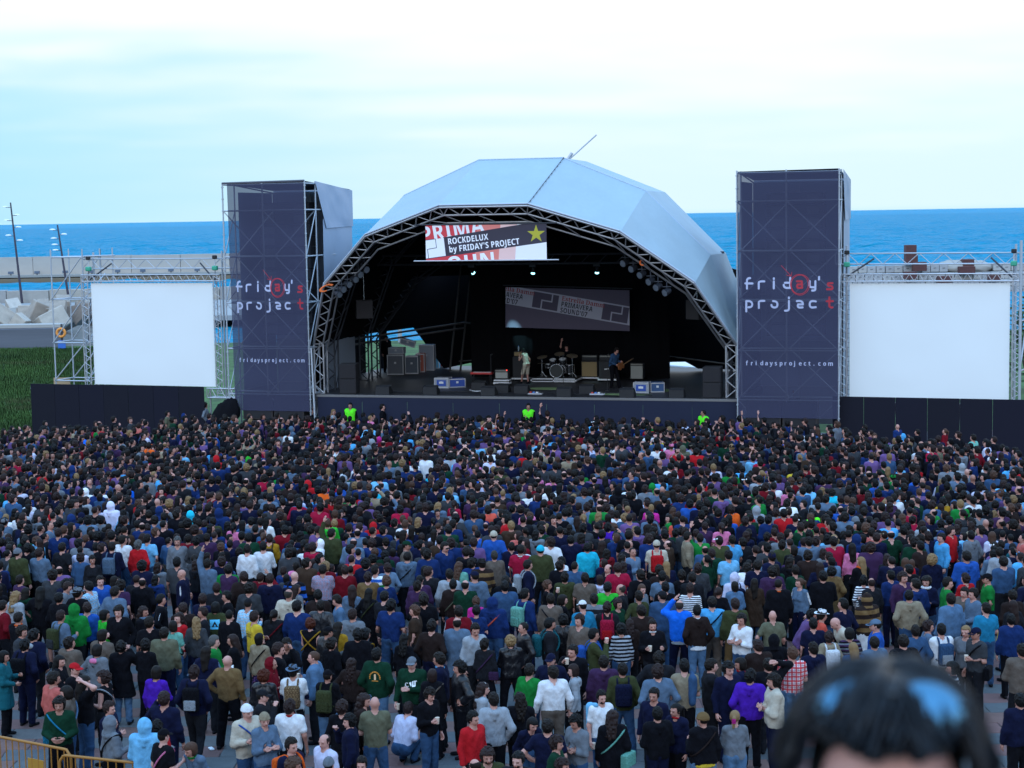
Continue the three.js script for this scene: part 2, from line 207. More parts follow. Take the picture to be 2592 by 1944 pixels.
// a sheet of fabric over four corners (a b along the lower edge, d c along the upper one), with folds
function sheet(a, b, c, d, nu, nv, fold, seed = 0, sag = 0) {
  const pos = [], uv = [], idx = [], n = b.clone().sub(a).cross(d.clone().sub(a)).normalize();
  for (let j = 0; j <= nv; j++) for (let i = 0; i <= nu; i++) { const s = i / nu, t = j / nv, p = a.clone().lerp(b, s).lerp(d.clone().lerp(c, s), t), edge = Math.min(1, 6 * Math.min(s, 1 - s)) * Math.min(1, 6 * Math.min(t, 1 - t)); p.addScaledVector(n, (fold(s, t, p, seed) * edge) - sag * 4 * s * (1 - s) * t * (1 - t) * 4); pos.push(p.x, p.y, p.z); uv.push(s, t); }
  for (let j = 0; j < nv; j++) for (let i = 0; i < nu; i++) { const q = j * (nu + 1) + i; idx.push(q, q + 1, q + nu + 1, q + 1, q + nu + 2, q + nu + 1); }
  const g = new THREE.BufferGeometry(); g.setAttribute('position', new THREE.Float32BufferAttribute(pos, 3)); g.setAttribute('uv', new THREE.Float32BufferAttribute(uv, 2)); g.setIndex(idx); g.computeVertexNormals(); return g;
}
const softFold = (s, t, p, k) => 0.08 * fbm(p.x * 0.8 + k, p.y * 0.8, p.z * 0.8, 3) + 0.03 * fbm(p.x * 1.2 + p.z * 3.2 + k, p.y * 1.2, p.z * 1.2, 2) + 0.016 * fbm(p.x * 5 + k, p.y * 3, p.z * 2, 2);
const drapeFold = (s, t, p, k) => 0.09 * Math.sin(p.x * 7 + p.z * 7 + fbm(p.x, p.y * 0.3, k, 2) * 4) + 0.03 * fbm(p.x * 4, p.y, p.z * 4, 2);
// a lattice truss along a line of points: outer chord, two inner chords, zigzag braces
function truss(pts, inward, back, parent, rc = 0.04, rb = 0.02, pitch = 0.62, mat = alu) {
  for (let i = 0; i + 1 < pts.length; i++) {
    const a = pts[i], b = pts[i + 1], a1 = inward(a, i), b1 = inward(b, i + 1), a2 = back(a1), b2 = back(b1);
    tube('chord', a, b, rc, mat, parent); tube('chord', a1, b1, rc * 0.9, mat, parent); tube('chord', a2, b2, rc * 0.9, mat, parent);
    const n = Math.max(2, Math.round(a.distanceTo(b) / pitch)); tube('brace', a, a1, rb, mat, parent);
    for (let k = 0; k < n; k++) { const f = (q) => q / n, P = a.clone().lerp(b, f(k + 0.5)); const o = a1.clone().lerp(b1, f(k)), o2 = a1.clone().lerp(b1, f(k + 1)); tube('brace', o, P, rb, mat, parent); tube('brace', P, o2, rb, mat, parent); if (k % 2 === 0) { tube('brace', o, a2.clone().lerp(b2, f(k + 1)), rb, mat, parent); } }
  }
}
const stage = onStage('concert_stage', 'domed open-air concert stage with silver-blue fabric roof and black interior', 'stage', 0, 0, 0);
const U0 = -0.28;
const archPts = (v, y0 = 2.2) => { const L = v.map(([x, y, z]) => V(U0 - x, y, z)), R = v.map(([x, y, z]) => V(U0 + x, y, z)).reverse(); return [V(L[0].x, y0, v[0][2]), ...L, ...R, V(R[R.length - 1].x, y0, v[0][2])]; };
const ARCH = [[[9.0, 4.3, -0.4], [7.63, 6.87, 1.75], [5.1, 8.88, 3.6], [1.76, 9.96, 4.5]], [[9.0, 4.3, -1.7], [7.75, 7.85, -1.6], [5.15, 10.46, -1.5], [1.79, 11.85, -1.3]], [[9.0, 4.3, -6.0], [7.75, 7.8, -6.15], [5.15, 10.44, -6.1], [1.79, 11.83, -5.7]], [[9.0, 4.3, -7.6], [7.6, 6.87, -9.5], [5.1, 8.88, -11.3], [1.76, 9.96, -12.2]]].map((v) => archPts(v));
ARCH.forEach((pts, k) => {
  const g = part('arch_truss', stage), mid = V(U0, 4.2, pts[1].z);
  const inw = (p, i) => { const q = p.clone(), top = V(U0, 4.6, mid.z); const d = i === 0 || i === pts.length - 1 ? V(Math.sign(U0 - p.x), 0, 0) : top.clone().sub(p).normalize(); return q.addScaledVector(d, 0.42); };
  const dir = k === 0 ? V(0, -0.3, -0.42) : k === 3 ? V(0, -0.3, 0.42) : V(0, 0, -0.45);
  truss(pts, inw, (p) => p.clone().add(dir), g, 0.045, 0.024, 0.66, k === 0 ? alu : darkSteel);
});
{ // roof fabric, panel by panel, with a black lining below
  const skin = new THREE.MeshStandardMaterial({ color: C(0.31, 0.4, 0.45), roughness: 0.6, side: THREE.DoubleSide });
  const gt = dataTex(256, (u, v) => { const n = tileNoise(u, v, 5, 5, 12) * 0.06 + tileNoise(u, v, 30, 2, 4) * 0.03; return 0.94 + n; }); skin.map = gt;
  for (let k = 0; k < 3; k++) for (let i = 1; i < 8; i++) {
    const a = ARCH[k][i], b = ARCH[k][i + 1], c = ARCH[k + 1][i + 1], d = ARCH[k + 1][i], up = (p) => p.clone().add(V(p.x - U0, (p.y - 3) * 1.1, 0).normalize().multiplyScalar(0.07)), dn = (p) => p.clone().add(V(p.x - U0, (p.y - 3) * 1.1, 0).normalize().multiplyScalar(k === 0 && p.z > -0.5 ? 0.02 : -0.12));
    put('roof_panel', sheet(up(a), up(b), up(c), up(d), 14, 14, softFold, i * 3 + k * 7, 0.05), skin, stage);
    put('roof_lining', sheet(dn(a), dn(b), dn(c), dn(d), 4, 4, () => 0, 0, 0.05), blackCloth, stage);
  }
  // laced seam across the roof, edge roping
  const seam = part('lacing', stage), r = rng(3), A = ARCH[0][5].clone().add(V(0.02, 0.1, 0)), B = ARCH[1][5].clone().add(V(0.04, 0.1, 0));
  tube('rope', A, B, 0.012, darkSteel, seam); for (let q = 0; q < 12; q++) { const p = A.clone().lerp(B, (q + 0.5) / 12); const t = tube('eyelet', p, p.clone().add(V(0.05, 0.01, 0)), 0.018, darkSteel, seam); }
  for (let i = 1; i < 8; i++) tube('edge_rope', ARCH[0][i].clone().add(V(0, 0.09, 0.02)), ARCH[0][i + 1].clone().add(V(0, 0.09, 0.02)), 0.04, M(0.42, 0.48, 0.58, 0.6), stage);
  for (let i = 1; i < 8; i++) tube('edge_rope', ARCH[1][i].clone().add(V(0, 0.08, 0)), ARCH[1][i + 1].clone().add(V(0, 0.08, 0)), 0.03, M(0.36, 0.44, 0.55, 0.6), stage);
  tube('roof_pole', V(1.1, 11.9, -4), V(2.35, 12.95, -4), 0.03, alu, stage); tube('roof_pole', V(1.05, 11.9, -4), V(1.28, 12.22, -4), 0.07, alu, stage);
}
{ // deck, skirt, drapes
  const dt = dataTex(256, (u, v) => { const n = tileNoise(u, v, 5, 5, 21), l = (u * 8) % 1 < 0.015 || (v * 4) % 1 < 0.012 ? 0.6 : 1; return (0.75 + n * 0.5) * l; }); dt.repeat.set(0.125, 0.125);
  const deck = new THREE.BoxGeometry(19.6, 0.3, 13.6); { const P = deck.attributes.position, U = deck.attributes.uv; for (let i = 0; i < P.count; i++) U.setXY(i, P.getX(i), P.getZ(i)); } const dk = put('deck', deck, new THREE.MeshStandardMaterial({ color: C(0.034, 0.034, 0.042), roughness: 0.5, map: dt }), stage); dk.position.set(-0.6, 2.05, -6.8);
  box('deck_edge', 18.1, 0.1, 0.06, 0, 2.14, 0.03, M(0.16, 0.15, 0.15, 0.6), stage, 0.01);
  for (let k = 0; k < 9; k++) put('skirt_panel', sheet(V(-9 + k * 2, 0, 0.06), V(-7.01 + k * 2, 0, 0.06), V(-7.01 + k * 2, 2.09, 0.05), V(-9 + k * 2, 2.09, 0.05), 10, 6, (s, t, p) => 0.012 * Math.sin(p.x * 5 + fbm(p.x, p.y, 2) * 3), k), navyCloth, stage);
  for (let k = 0; k < 4; k++) { box('leg', 0.12, 1.9, 0.12, -8.6 + k * 5.7, 0.95, -6, darkSteel, stage); box('leg', 0.12, 1.9, 0.12, -8.6 + k * 5.7, 0.95, -13, darkSteel, stage); }
  // rear drape with the opening on the left and the lifted hem on the right
  const W = -11.9, D = (pts, n) => { const s = new THREE.Shape(pts.map(([x, y]) => new THREE.Vector2(x, y))); const g = new THREE.ShapeGeometry(s); g.translate(0, 0, W); return put('rear_drape', g, blackCloth, stage); };
  D([[-10.4, 2.2], [-9.95, 2.2], [-10.0, 4.04], [-8.62, 4.22], [-7.1, 2.22], [-5.75, 2.5], [-4.4, 2.4], [-4.4, 7.3], [-10.4, 7.2]]);
  D([[-4.4, 2.2], [3.9, 2.2], [3.9, 7.3], [-4.4, 7.3]]); D([[3.9, 2.6], [4.8, 2.62], [5.4, 2.3], [9.6, 2.21], [9.6, 6.2], [7, 7], [3.9, 7.3]]);
  for (let i = 2; i < 7; i++) { const a = ARCH[3][i], b = ARCH[3][i + 1]; put('rear_valance', sheet(V(a.x, 6.8, a.z), V(b.x, 6.8, b.z), b, a, 6, 2, () => 0), blackCloth, stage); }
  put('side_drape', sheet(V(-10.4, 2.2, -2.2), V(-10.4, 2.2, -9.9), V(-10.4, 6.5, -9.9), V(-10.4, 6.5, -2.2), 40, 4, drapeFold, 1), blackCloth, stage);
  put('side_drape', sheet(V(-9.35, 4.3, -1.8), V(-10.4, 4.0, -11.9), V(-8.1, 7.8, -11.9), V(-8.1, 7.8, -1.8), 20, 4, softFold, 1), blackCloth, stage);
  put('side_drape', sheet(V(8.8, 2.2, -1.2), V(9.6, 2.2, -11.9), V(9.6, 7.5, -11.9), V(8.9, 6.4, -1.2), 40, 4, drapeFold, 2), blackCloth, stage);
  put('backdrop_curtain', sheet(V(-4.6, 2.2, -8.2), V(4.7, 2.2, -8.2), V(4.7, 8.6, -8.2), V(-4.6, 8.6, -8.2), 160, 4, drapeFold, 3), blackCloth, stage);
  // inner wing frames and rails seen from the front
  for (const [a, b] of [[[-9.9, 4.0, -8], [-5.6, 4.55, -10.6]], [[-9.9, 3.75, -8], [-5.6, 4.3, -10.6]], [[-5.6, 4.55, -10.6], [-4.5, 4.6, -9]], [[-9.3, 4.2, -2.2], [-9.9, 4.0, -8]], [[-9.3, 3.95, -2.2], [-9.9, 3.75, -8]]]) tube('rail', V(...a), V(...b), 0.05, M(0.1, 0.09, 0.09, 0.5, 0.4), stage);
  for (const [x, z] of [[-6.4, -10.6], [-5.9, -10.7]]) tube('post', V(x, 2.2, z), V(x + 0.9, 9, z), 0.05, M(0.09, 0.085, 0.085, 0.5, 0.4), stage);
  tube('rail', V(-6.2, 2.62, -11.5), V(-4.7, 2.72, -11.5), 0.03, M(0.14, 0.12, 0.1, 0.5, 0.3), stage); tube('rail', V(4.2, 3.0, -10.5), V(8.6, 2.55, -9.5), 0.035, M(0.14, 0.13, 0.12, 0.5, 0.3), stage);
  tube('lighting_bar', V(-8, 7.5, -5.1), V(7.6, 7.5, -5.1), 0.05, darkSteel, stage); tube('lighting_bar', V(-8, 7.9, -5.1), V(7.6, 7.9, -5.1), 0.05, darkSteel, stage);
  for (let k = 0; k < 20; k++) tube('brace', V(-8 + k * 0.78, 7.5, -5.1), V(-7.6 + k * 0.78, 7.9, -5.1), 0.02, darkSteel, stage);
}
// the two printed banners
{
  const t = canvas(1024, 290, (g, w, h) => {
    g.fillStyle = '#d9414a'; g.fillRect(0, 0, w, h); const gr = [['#d9414a', 0], ['#e8837a', 420], ['#f4c9c4', 620], ['#f7f4f8', 760]];
    for (let i = 0; i < gr.length; i++) { g.fillStyle = gr[i][0]; g.beginPath(); g.moveTo(gr[i][1] + (i ? 20 : 0), 0); g.lineTo(w, 0); g.lineTo(w, h); g.lineTo(gr[i][1], h); g.fill(); }
    g.fillStyle = '#f6f4fa'; g.font = 'bold 190px sans-serif'; g.save(); g.translate(-40, 150); g.rotate(-0.16); g.scale(0.92, 1); g.fillText('PRIMA', 0, 0); g.restore(); g.save(); g.translate(150, 405); g.rotate(-0.1); g.fillText('OUN', 30, 0); g.restore();
    g.fillStyle = '#3b3543'; g.beginPath(); g.moveTo(150, 100); g.lineTo(w, -30); g.lineTo(w, 150); g.lineTo(150, 262); g.fill();
    g.fillStyle = '#f6f5fb'; g.beginPath(); g.moveTo(0, 124); g.lineTo(158, 104); g.lineTo(174, 256); g.lineTo(0, 276); g.fill();
    g.strokeStyle = '#3b3543'; g.lineWidth = 5; g.beginPath(); g.moveTo(0, 122); g.lineTo(84, 112); g.lineTo(92, 186); g.lineTo(14, 198); g.lineTo(22, 276); g.stroke(); g.beginPath(); g.moveTo(158, 104); g.lineTo(174, 256); g.lineTo(0, 278); g.stroke();
    g.save(); g.translate(190, 160); g.rotate(-0.105); g.fillStyle = '#f6f5fb'; g.font = 'bold 70px sans-serif'; g.save(); g.scale(0.86, 1); g.fillText('ROCKDELUX', 0, 0); g.fillText("by FRIDAY'S PROJECT", 4, 68); g.restore(); g.restore();
    g.fillStyle = '#b9b23a'; g.save(); g.translate(938, 82); g.beginPath(); for (let i = 0; i < 10; i++) { const a = -Math.PI / 2 + (i * Math.PI) / 5, q = i % 2 ? 30 : 78; g.lineTo(Math.cos(a) * q, Math.sin(a) * q); } g.fill(); g.restore();
  });
  const b = onStage('event_banner', 'red, white and black printed banner with yellow star hanging from the front arch', 'banner', 0, 0, 0);
  put('cloth', sheet(V(-2.75, 7.93, 4.05), V(2.08, 7.93, 4.05), V(2.08, 9.27, 4.05), V(-2.75, 9.27, 4.05), 30, 12, (s, q, p, k) => 0.012 * fbm(p.x * 2.2, p.y * 2.2, 1, 3), 2), new THREE.MeshStandardMaterial({ map: t, roughness: 0.75, side: THREE.DoubleSide }), b);
  tube('bottom_bar', V(-3.25, 7.9, 4.05), V(2.55, 7.9, 4.05), 0.03, alu, b); tube('top_bar', V(-3.2, 9.3, 4.05), V(2.5, 9.3, 4.05), 0.03, darkSteel, b);
  for (const x of [-2.6, -0.4, 1.9]) tube('hanging_rope', V(x, 9.3, 4.05), V(x * 0.9, 9.75, 4.0), 0.01, darkSteel, b);
  const t2 = canvas(1024, 330, (g, w, h) => {
    g.fillStyle = '#6f6479'; g.fillRect(0, 0, w, h); g.save(); g.rotate(0.145); g.translate(-10, -18);
    g.fillStyle = '#cfcadb'; g.fillRect(-20, 0, w + 120, 152); const sq = (x) => { g.fillStyle = '#655a70'; g.fillRect(x, 12, 212, 128); g.strokeStyle = '#cfcadb'; g.lineWidth = 11; g.beginPath(); g.moveTo(x + 158, 12); g.lineTo(x + 158, 72); g.lineTo(x + 76, 72); g.lineTo(x + 76, 140); g.stroke(); };
    sq(250); sq(830);
    const tx = (x) => { g.fillStyle = '#b5444f'; g.font = 'bold 50px serif'; g.save(); g.translate(x, 46); g.scale(0.95, 1); g.fillText('Estrella Damm', 0, 0); g.restore(); g.fillStyle = '#3c3647'; g.font = 'bold 56px sans-serif'; g.save(); g.translate(x, 94); g.scale(0.84, 1); g.fillText('PRIMAVERA', 0, 0); g.fillText("SOUND'07", 0, 50); g.restore(); g.fillStyle = '#cfcadb'; for (let k = 0; k < 9; k++) g.fillRect(x + 22 + k * 34, 50, 3, 94); };
    tx(486); tx(-98); g.restore();
  });
  const b2 = onStage('sponsor_banner', 'grey-violet printed banner with slanting white band hung behind the band', 'banner', 0, 0, 0);
  put('cloth', sheet(V(-2.8, 4.53, -7.7), V(2.97, 4.36, -7.7), V(2.98, 6.19, -7.7), V(-2.76, 6.36, -7.7), 40, 14, (s, q, p, k) => 0.03 * fbm(p.x * 1.4 - p.y * 1.4, p.y * 0.8, 3, 3) + 0.012 * fbm(p.x * 4 - p.y * 3, p.y * 2, 5, 2), 2), new THREE.MeshStandardMaterial({ map: t2, roughness: 0.75, side: THREE.DoubleSide }), b2);
  tube('top_bar', V(-2.9, 6.45, -7.75), V(3.1, 6.26, -7.75), 0.025, darkSteel, b2);
}
// lamps
{
  const canM = M(0.02, 0.022, 0.03, 0.45, 0.3), lens = new THREE.MeshStandardMaterial({ color: C(0.25, 0.3, 0.36), roughness: 0.12, metalness: 0.6 });
  const par = (u, y, w, dir, label) => { const g = onStage('stage_spotlight', label, 'spotlight', u, y, w, 0, 'lamps on the front arch'); const h = part('housing', g), c = put('can', once('parcan', () => new THREE.CylinderGeometry(0.15, 0.11, 0.3, 14)), canM, h), l = put('lens', once('parlens', () => new THREE.CircleGeometry(0.13, 16)), lens, h); c.rotation.x = Math.PI / 2; l.position.z = 0.152; h.rotation.set(0.35, dir, 0); tube('clamp', V(0, 0.1, 0), V(0, 0.42, 0.05), 0.02, darkSteel, g); box('yoke', 0.34, 0.03, 0.06, 0, 0.19, 0, darkSteel, g, 0.01); };
  [[4.75, 7.72], [5.07, 7.5], [5.41, 7.26], [5.75, 7.0], [6.04, 6.78], [6.38, 6.58]].forEach(([u, y], i) => par(u, y, 2.2, -0.5, ['first', 'second', 'third', 'fourth', 'fifth', 'lowest'][i] + ' lamp down the right side of the front arch'));
  [[-6.03, 7.55], [-6.29, 7.35], [-6.5, 7.15], [-6.78, 6.95], [-7.04, 6.75], [-7.22, 6.55]].forEach(([u, y], i) => par(u, y, 2.0, 0.9, ['first', 'second', 'third', 'fourth', 'fifth', 'lowest'][i] + ' lamp down the left side of the front arch'));
  for (const [u, y, w, l] of [[-7.75, 6.78, 1.9, 'orange safety strap tied to the left side of the front arch'], [5.5, 7.72, 2.45, 'orange tape on the right side of the front arch']]) { const s = single('orange_strap', new THREE.TorusGeometry(0.13, 0.035, 6, 14, 4.6), M(0.8, 0.16, 0.03, 0.7), l, 'strap'); s.position.copy(toWorld(u, y, w)); s.scale.set(u < 0 ? 2 : 0.9, 0.8, 1); s.rotation.z = 0.4; }
  const spot = (u, to, k, label) => { const g = onStage('moving_light', label, 'spotlight', u, 7.35, -5.1, 0, 'lit lamps on the rear bar'); box('base', 0.3, 0.12, 0.3, 0, 0.06, 0, canM, g); const h = part('head', g), b = put('barrel', once('barrel', () => new THREE.CylinderGeometry(0.065, 0.065, 0.24, 14)), canM, h); b.rotation.x = Math.PI / 2; const l = put('lens', once('movlens', () => new THREE.SphereGeometry(0.09, 14, 10)), new THREE.MeshStandardMaterial({ color: C(0.1, 0.1, 0.1), emissive: C(0.35, 0.9, 1), emissiveIntensity: 3.5 }), h); l.position.z = 0.12; l.scale.z = 0.6; h.position.y = -0.16;
    const from = toWorld(u, 7.19, -4.86), T = toWorld(...to); h.lookAt(T); const L = new THREE.SpotLight(C(0.35, 0.85, 0.9), k, 0, 0.1, 0.7, 2); L.name = 'spot_beam'; L.position.copy(from); L.target.position.copy(T); L.castShadow = true; scene.add(L, L.target); };
  spot(-3.58, [-2.2, 4.0, -8.1], 130, 'leftmost lit lamp on the bar behind the front arch'); spot(-0.79, [-1.15, 3.2, -5.0], 80, 'middle lit lamp on the bar behind the front arch'); spot(2.07, [1.6, 2.4, -6], 40, 'rightmost lit lamp on the bar behind the front arch');
}
// ---------------------------------------------------------------- things on the stage
const tolex = M(0.014, 0.014, 0.017, 0.7), grilleDark = M(0.03, 0.03, 0.034, 0.9), grilleTan = M(0.28, 0.2, 0.1, 0.9), grilleGrey = M(0.3, 0.3, 0.28, 0.9), whitePaint = M(0.62, 0.63, 0.66, 0.6), chrome = new THREE.MeshStandardMaterial({ color: C(0.75, 0.75, 0.78), roughness: 0.2, metalness: 1 });
function dolly(g, w, d) { box('dolly', w, 0.07, d, 0, 0.12, 0, whitePaint, g, 0.01); for (const x of [-1, 1]) for (const z of [-1, 1]) { const c = put('wheel', once('castor', () => { const q = new THREE.CylinderGeometry(0.045, 0.045, 0.03, 10); q.rotateZ(Math.PI / 2); return q; }), tolex, g); c.position.set(x * (w / 2 - 0.07), 0.045, z * (d / 2 - 0.07)); } }
function cab(name, u, w, wd, h, d, grille, label, opt = {}) {
  const g = onStage(name, label, 'amplifier', u, 2.2 + (opt.up || 0), w, opt.turn || 0, 'amplifiers on stage'); let y = 0; if (opt.dolly) { dolly(g, wd + 0.1, d + 0.06); y = 0.155; }
  box('cabinet', wd, h, d, 0, y + h / 2, 0, tolex, g, 0.03); box('grille', wd - 0.07, h - (opt.panel ? 0.16 : 0.07), 0.03, 0, y + h / 2 - (opt.panel ? 0.045 : 0), d / 2 + 0.002, grille, g, 0.01); if (opt.panel) box('control_panel', wd - 0.07, 0.07, 0.03, 0, y + h - 0.06, d / 2 + 0.004, M(0.2, 0.19, 0.17, 0.4, 0.4), g, 0.01);
  if (opt.logo) { const l = put('logo', rbox(0.2, 0.045, 0.012, 0.01), whitePaint, g); l.position.set(-0.02, y + h * 0.56, d / 2 + 0.024); l.rotation.z = 0.12; }
  if (opt.lamp) put('pilot_lamp', new THREE.SphereGeometry(0.025, 8, 6), new THREE.MeshStandardMaterial({ color: C(0.2, 0.01, 0.01), emissive: C(1, 0.05, 0.03), emissiveIntensity: 3 }), g).position.set(wd / 2 - 0.06, y + h - 0.03, d / 2 + 0.03);
  return g;
}
cab('guitar_combo', -2.05, -4.3, 0.62, 0.42, 0.3, grilleGrey, 'small grey-fronted guitar combo with red pilot lamp left of singer', { up: 0.3, panel: 1, lamp: 1 });
{ const g = onStage('flat_case', 'low white-edged case under the small grey combo', 'flight case', -2.05, 2.2, -4.3); box('body', 0.7, 0.16, 0.42, 0, 0.19, 0, whitePaint, g, 0.02); box('band', 0.71, 0.05, 0.43, 0, 0.19, 0, tolex, g, 0.01); dolly(g, 0.74, 0.46); }
cab('bass_cabinet', -1.75, -6.4, 0.68, 0.95, 0.45, grilleDark, 'tall dark speaker cabinet just left of the singer', { dolly: 1 });
cab('amplifier_head', -1.75, -6.4, 0.6, 0.24, 0.3, grilleTan, 'pale amplifier head on the tall dark cabinet', { up: 1.105 });
{ const g = onStage('water_bottle', 'clear water bottle on the pale amplifier head', 'bottle', -1.85, 3.55, -6.4); put('body', new THREE.CylinderGeometry(0.035, 0.035, 0.2, 12), new THREE.MeshPhysicalMaterial({ color: C(0.8, 0.92, 1), roughness: 0.1, transmission: 0.7, thickness: 0 }), g).position.y = 0.1; put('cap', new THREE.CylinderGeometry(0.016, 0.018, 0.03, 10), M(0.1, 0.3, 0.7), g).position.y = 0.215; }
cab('speaker_cabinet', 1.3, -7.0, 0.76, 0.72, 0.4, grilleTan, 'tan-fronted square speaker cabinet right of the drum kit', { dolly: 1, logo: 0 });
cab('amplifier_head', 1.3, -7.0, 0.72, 0.27, 0.28, grilleDark, 'dark amplifier head on the tan-fronted cabinet', { up: 0.875, panel: 1 });
cab('speaker_cabinet', 2.25, -6.3, 0.76, 0.78, 0.4, grilleDark, 'black square speaker cabinet with white script mark', { dolly: 1, logo: 1 });
cab('amplifier_head', 2.25, -6.3, 0.74, 0.27, 0.26, grilleDark, 'black amplifier head with pale lines on the black cabinet', { up: 0.935, panel: 1 });
cab('guitar_combo', 3.5, -6.7, 0.6, 0.72, 0.36, grilleGrey, 'pale grey upright combo behind the guitarist', { up: 0.1, panel: 1 });
function flight(u, y, w, wd, h, d, col, label, turn = 0, group) {
  const g = onStage('flight_case', label, 'flight case', u, y, w, turn, group || 'flight cases'); box('body', wd, h, d, 0, h / 2, 0, M(...col, 0.6), g, 0.02);
  for (const yy of [0.03, h - 0.03]) for (const z of [-1, 1]) box('edge', wd + 0.02, 0.05, 0.03, 0, yy, z * (d / 2), alu, g, 0.008); for (const x of [-1, 1]) for (const z of [-1, 1]) box('edge', 0.04, h, 0.04, x * (wd / 2), h / 2, z * (d / 2), alu, g, 0.008); box('latch', 0.1, 0.09, 0.02, 0, h * 0.6, d / 2 + 0.012, whitePaint, g, 0.01); return g;
}
const blueCase = (u, w, label) => { const g = flight(u, 2.2, w, 0.62, 0.46, 0.5, [0.28, 0.3, 0.36], label); box('side_panel', 0.42, 0.26, 0.02, 0, 0.23, 0.262, M(0.02, 0.07, 0.35, 0.5), g, 0.02); box('logo', 0.2, 0.09, 0.012, 0, 0.25, 0.276, whitePaint, g, 0.01); return g; };
blueCase(-4.4, -3.1, 'white case with blue front panel, left part of the stage'); blueCase(4.6, -1.9, 'white case with blue front panel, right of the guitarist');
flight(-3.9, 2.2, -3.4, 0.7, 0.4, 0.5, [0.02, 0.06, 0.3], 'blue equipment case beside the left white case', 0.5); flight(5.15, 2.2, -2.3, 0.55, 0.42, 0.5, [0.03, 0.08, 0.2], 'dark blue equipment case beside the right white case', 0.3);
[[-8.55, -9.0, 0.75, 0.95, 0.6, [0.12, 0.13, 0.16], 'tall silver-edged flight case at the front of the left pile'], [-7.9, -9.5, 0.6, 0.85, 0.6, [0.1, 0.12, 0.16], 'grey flight case behind the tall silver-edged one'], [-7.75, -10.3, 0.4, 0.9, 0.5, [0.5, 0.12, 0.08], 'red and orange case in the left pile'], [-7.7, -11.2, 0.7, 1.25, 0.6, [0.36, 0.4, 0.48], 'tall pale grey case in the left pile'], [-7.6, -12.2, 0.35, 1.0, 0.5, [0.1, 0.4, 0.6], 'light blue case near the rear opening'], [-7.5, -12.9, 0.6, 1.15, 0.5, [0.55, 0.06, 0.05], 'bright red case at the rear opening']].forEach(([u, w, wd, h, d, c, l]) => flight(u, 2.2, w, wd, h, d, c, l, 0.15));
flight(-8.5, 3.17, -9.0, 0.7, 0.32, 0.55, [0.3, 0.34, 0.42], 'low blue-grey case on top of the tall silver-edged case', 0.1); { const g = flight(-8.1, 3.52, -9.3, 0.7, 0.3, 0.5, [0.25, 0.3, 0.4], 'tilted open console case on top of the left pile', 0.25); g.rotation.z = -0.3; g.position.y = 3.55; }
{ // drum kit on its riser
  const r = onStage('drum_riser', 'low black drum riser with white front edges', 'riser', -0.05, 2.2, -6.3); for (let k = 0; k < 2; k++) { box('platform', 0.98, 0.14, 1.6, -0.5 + k, 0.13, 0, tolex, r, 0.01); box('edge', 0.96, 0.05, 0.03, -0.5 + k, 0.19, 0.81, whitePaint, r, 0.005); box('edge', 0.96, 0.04, 0.03, -0.5 + k, 0.07, 0.81, whitePaint, r, 0.005); } dolly(r, 2.1, 1.6);
  const k = onStage('drum_kit', 'dark sparkling drum kit with chrome hardware at the centre of the stage', 'drum kit', -0.05, 2.4, -6.2), shell = new THREE.MeshStandardMaterial({ color: C(0.03, 0.03, 0.035), roughness: 0.2, metalness: 0.4 });
  const drum = (name, rad, len, x, y, z, rx) => { const g = part(name, k); put('shell', new THREE.CylinderGeometry(rad, rad, len, 24), shell, g); for (const s of [-1, 1]) { const h = put('hoop', new THREE.TorusGeometry(rad, 0.014, 6, 24), chrome, g); h.rotation.x = Math.PI / 2; h.position.y = s * len * 0.48; const f = put('drumhead', new THREE.CircleGeometry(rad * 0.97, 24), name === 'bass_drum' ? M(0.02, 0.02, 0.02, 0.4) : M(0.6, 0.6, 0.62, 0.6), g); f.rotation.x = -s * Math.PI / 2; f.position.y = s * (len * 0.5 + 0.003); } for (let q = 0; q < 8; q++) tube('lug', V(Math.cos(q * 0.785) * rad * 1.03, -len * 0.4, Math.sin(q * 0.785) * rad * 1.03), V(Math.cos(q * 0.785) * rad * 1.03, len * 0.4, Math.sin(q * 0.785) * rad * 1.03), 0.008, chrome, g); g.position.set(x, y, z); g.rotation.x = rx; };
  drum('bass_drum', 0.3, 0.45, 0.05, 0.31, 0.1, Math.PI / 2); drum('rack_tom', 0.16, 0.24, 0.3, 0.72, 0.1, 0.4); drum('rack_tom', 0.15, 0.22, -0.15, 0.7, 0.1, 0.4); drum('floor_tom', 0.21, 0.4, 0.55, 0.34, -0.2, 0); drum('snare_drum', 0.18, 0.15, -0.4, 0.5, -0.2, 0.1);
  const brass = new THREE.MeshStandardMaterial({ color: C(0.5, 0.42, 0.25), roughness: 0.3, metalness: 0.9 });
  for (const [x, y, z, rad, rx, rz] of [[-0.65, 0.92, 0.1, 0.24, 0.3, 0.1], [0.72, 0.98, 0.05, 0.25, 0.3, -0.15], [-0.72, 0.62, -0.1, 0.18, 0, 0], [0.1, 1.05, -0.1, 0.23, 0.35, 0]]) { const c = put('cymbal', once('cym' + rad, () => new THREE.ConeGeometry(rad, 0.03, 24, 1, true)), brass, k); c.position.set(x, y, z); c.rotation.set(rx, 0, rz); tube('cymbal_stand', V(x, -0.0, z), V(x, y, z), 0.012, chrome, k); for (const a of [0, 2.1, 4.2]) tube('stand_leg', V(x, 0.25, z), V(x + Math.cos(a) * 0.2, 0, z + Math.sin(a) * 0.2), 0.009, chrome, k); }
}
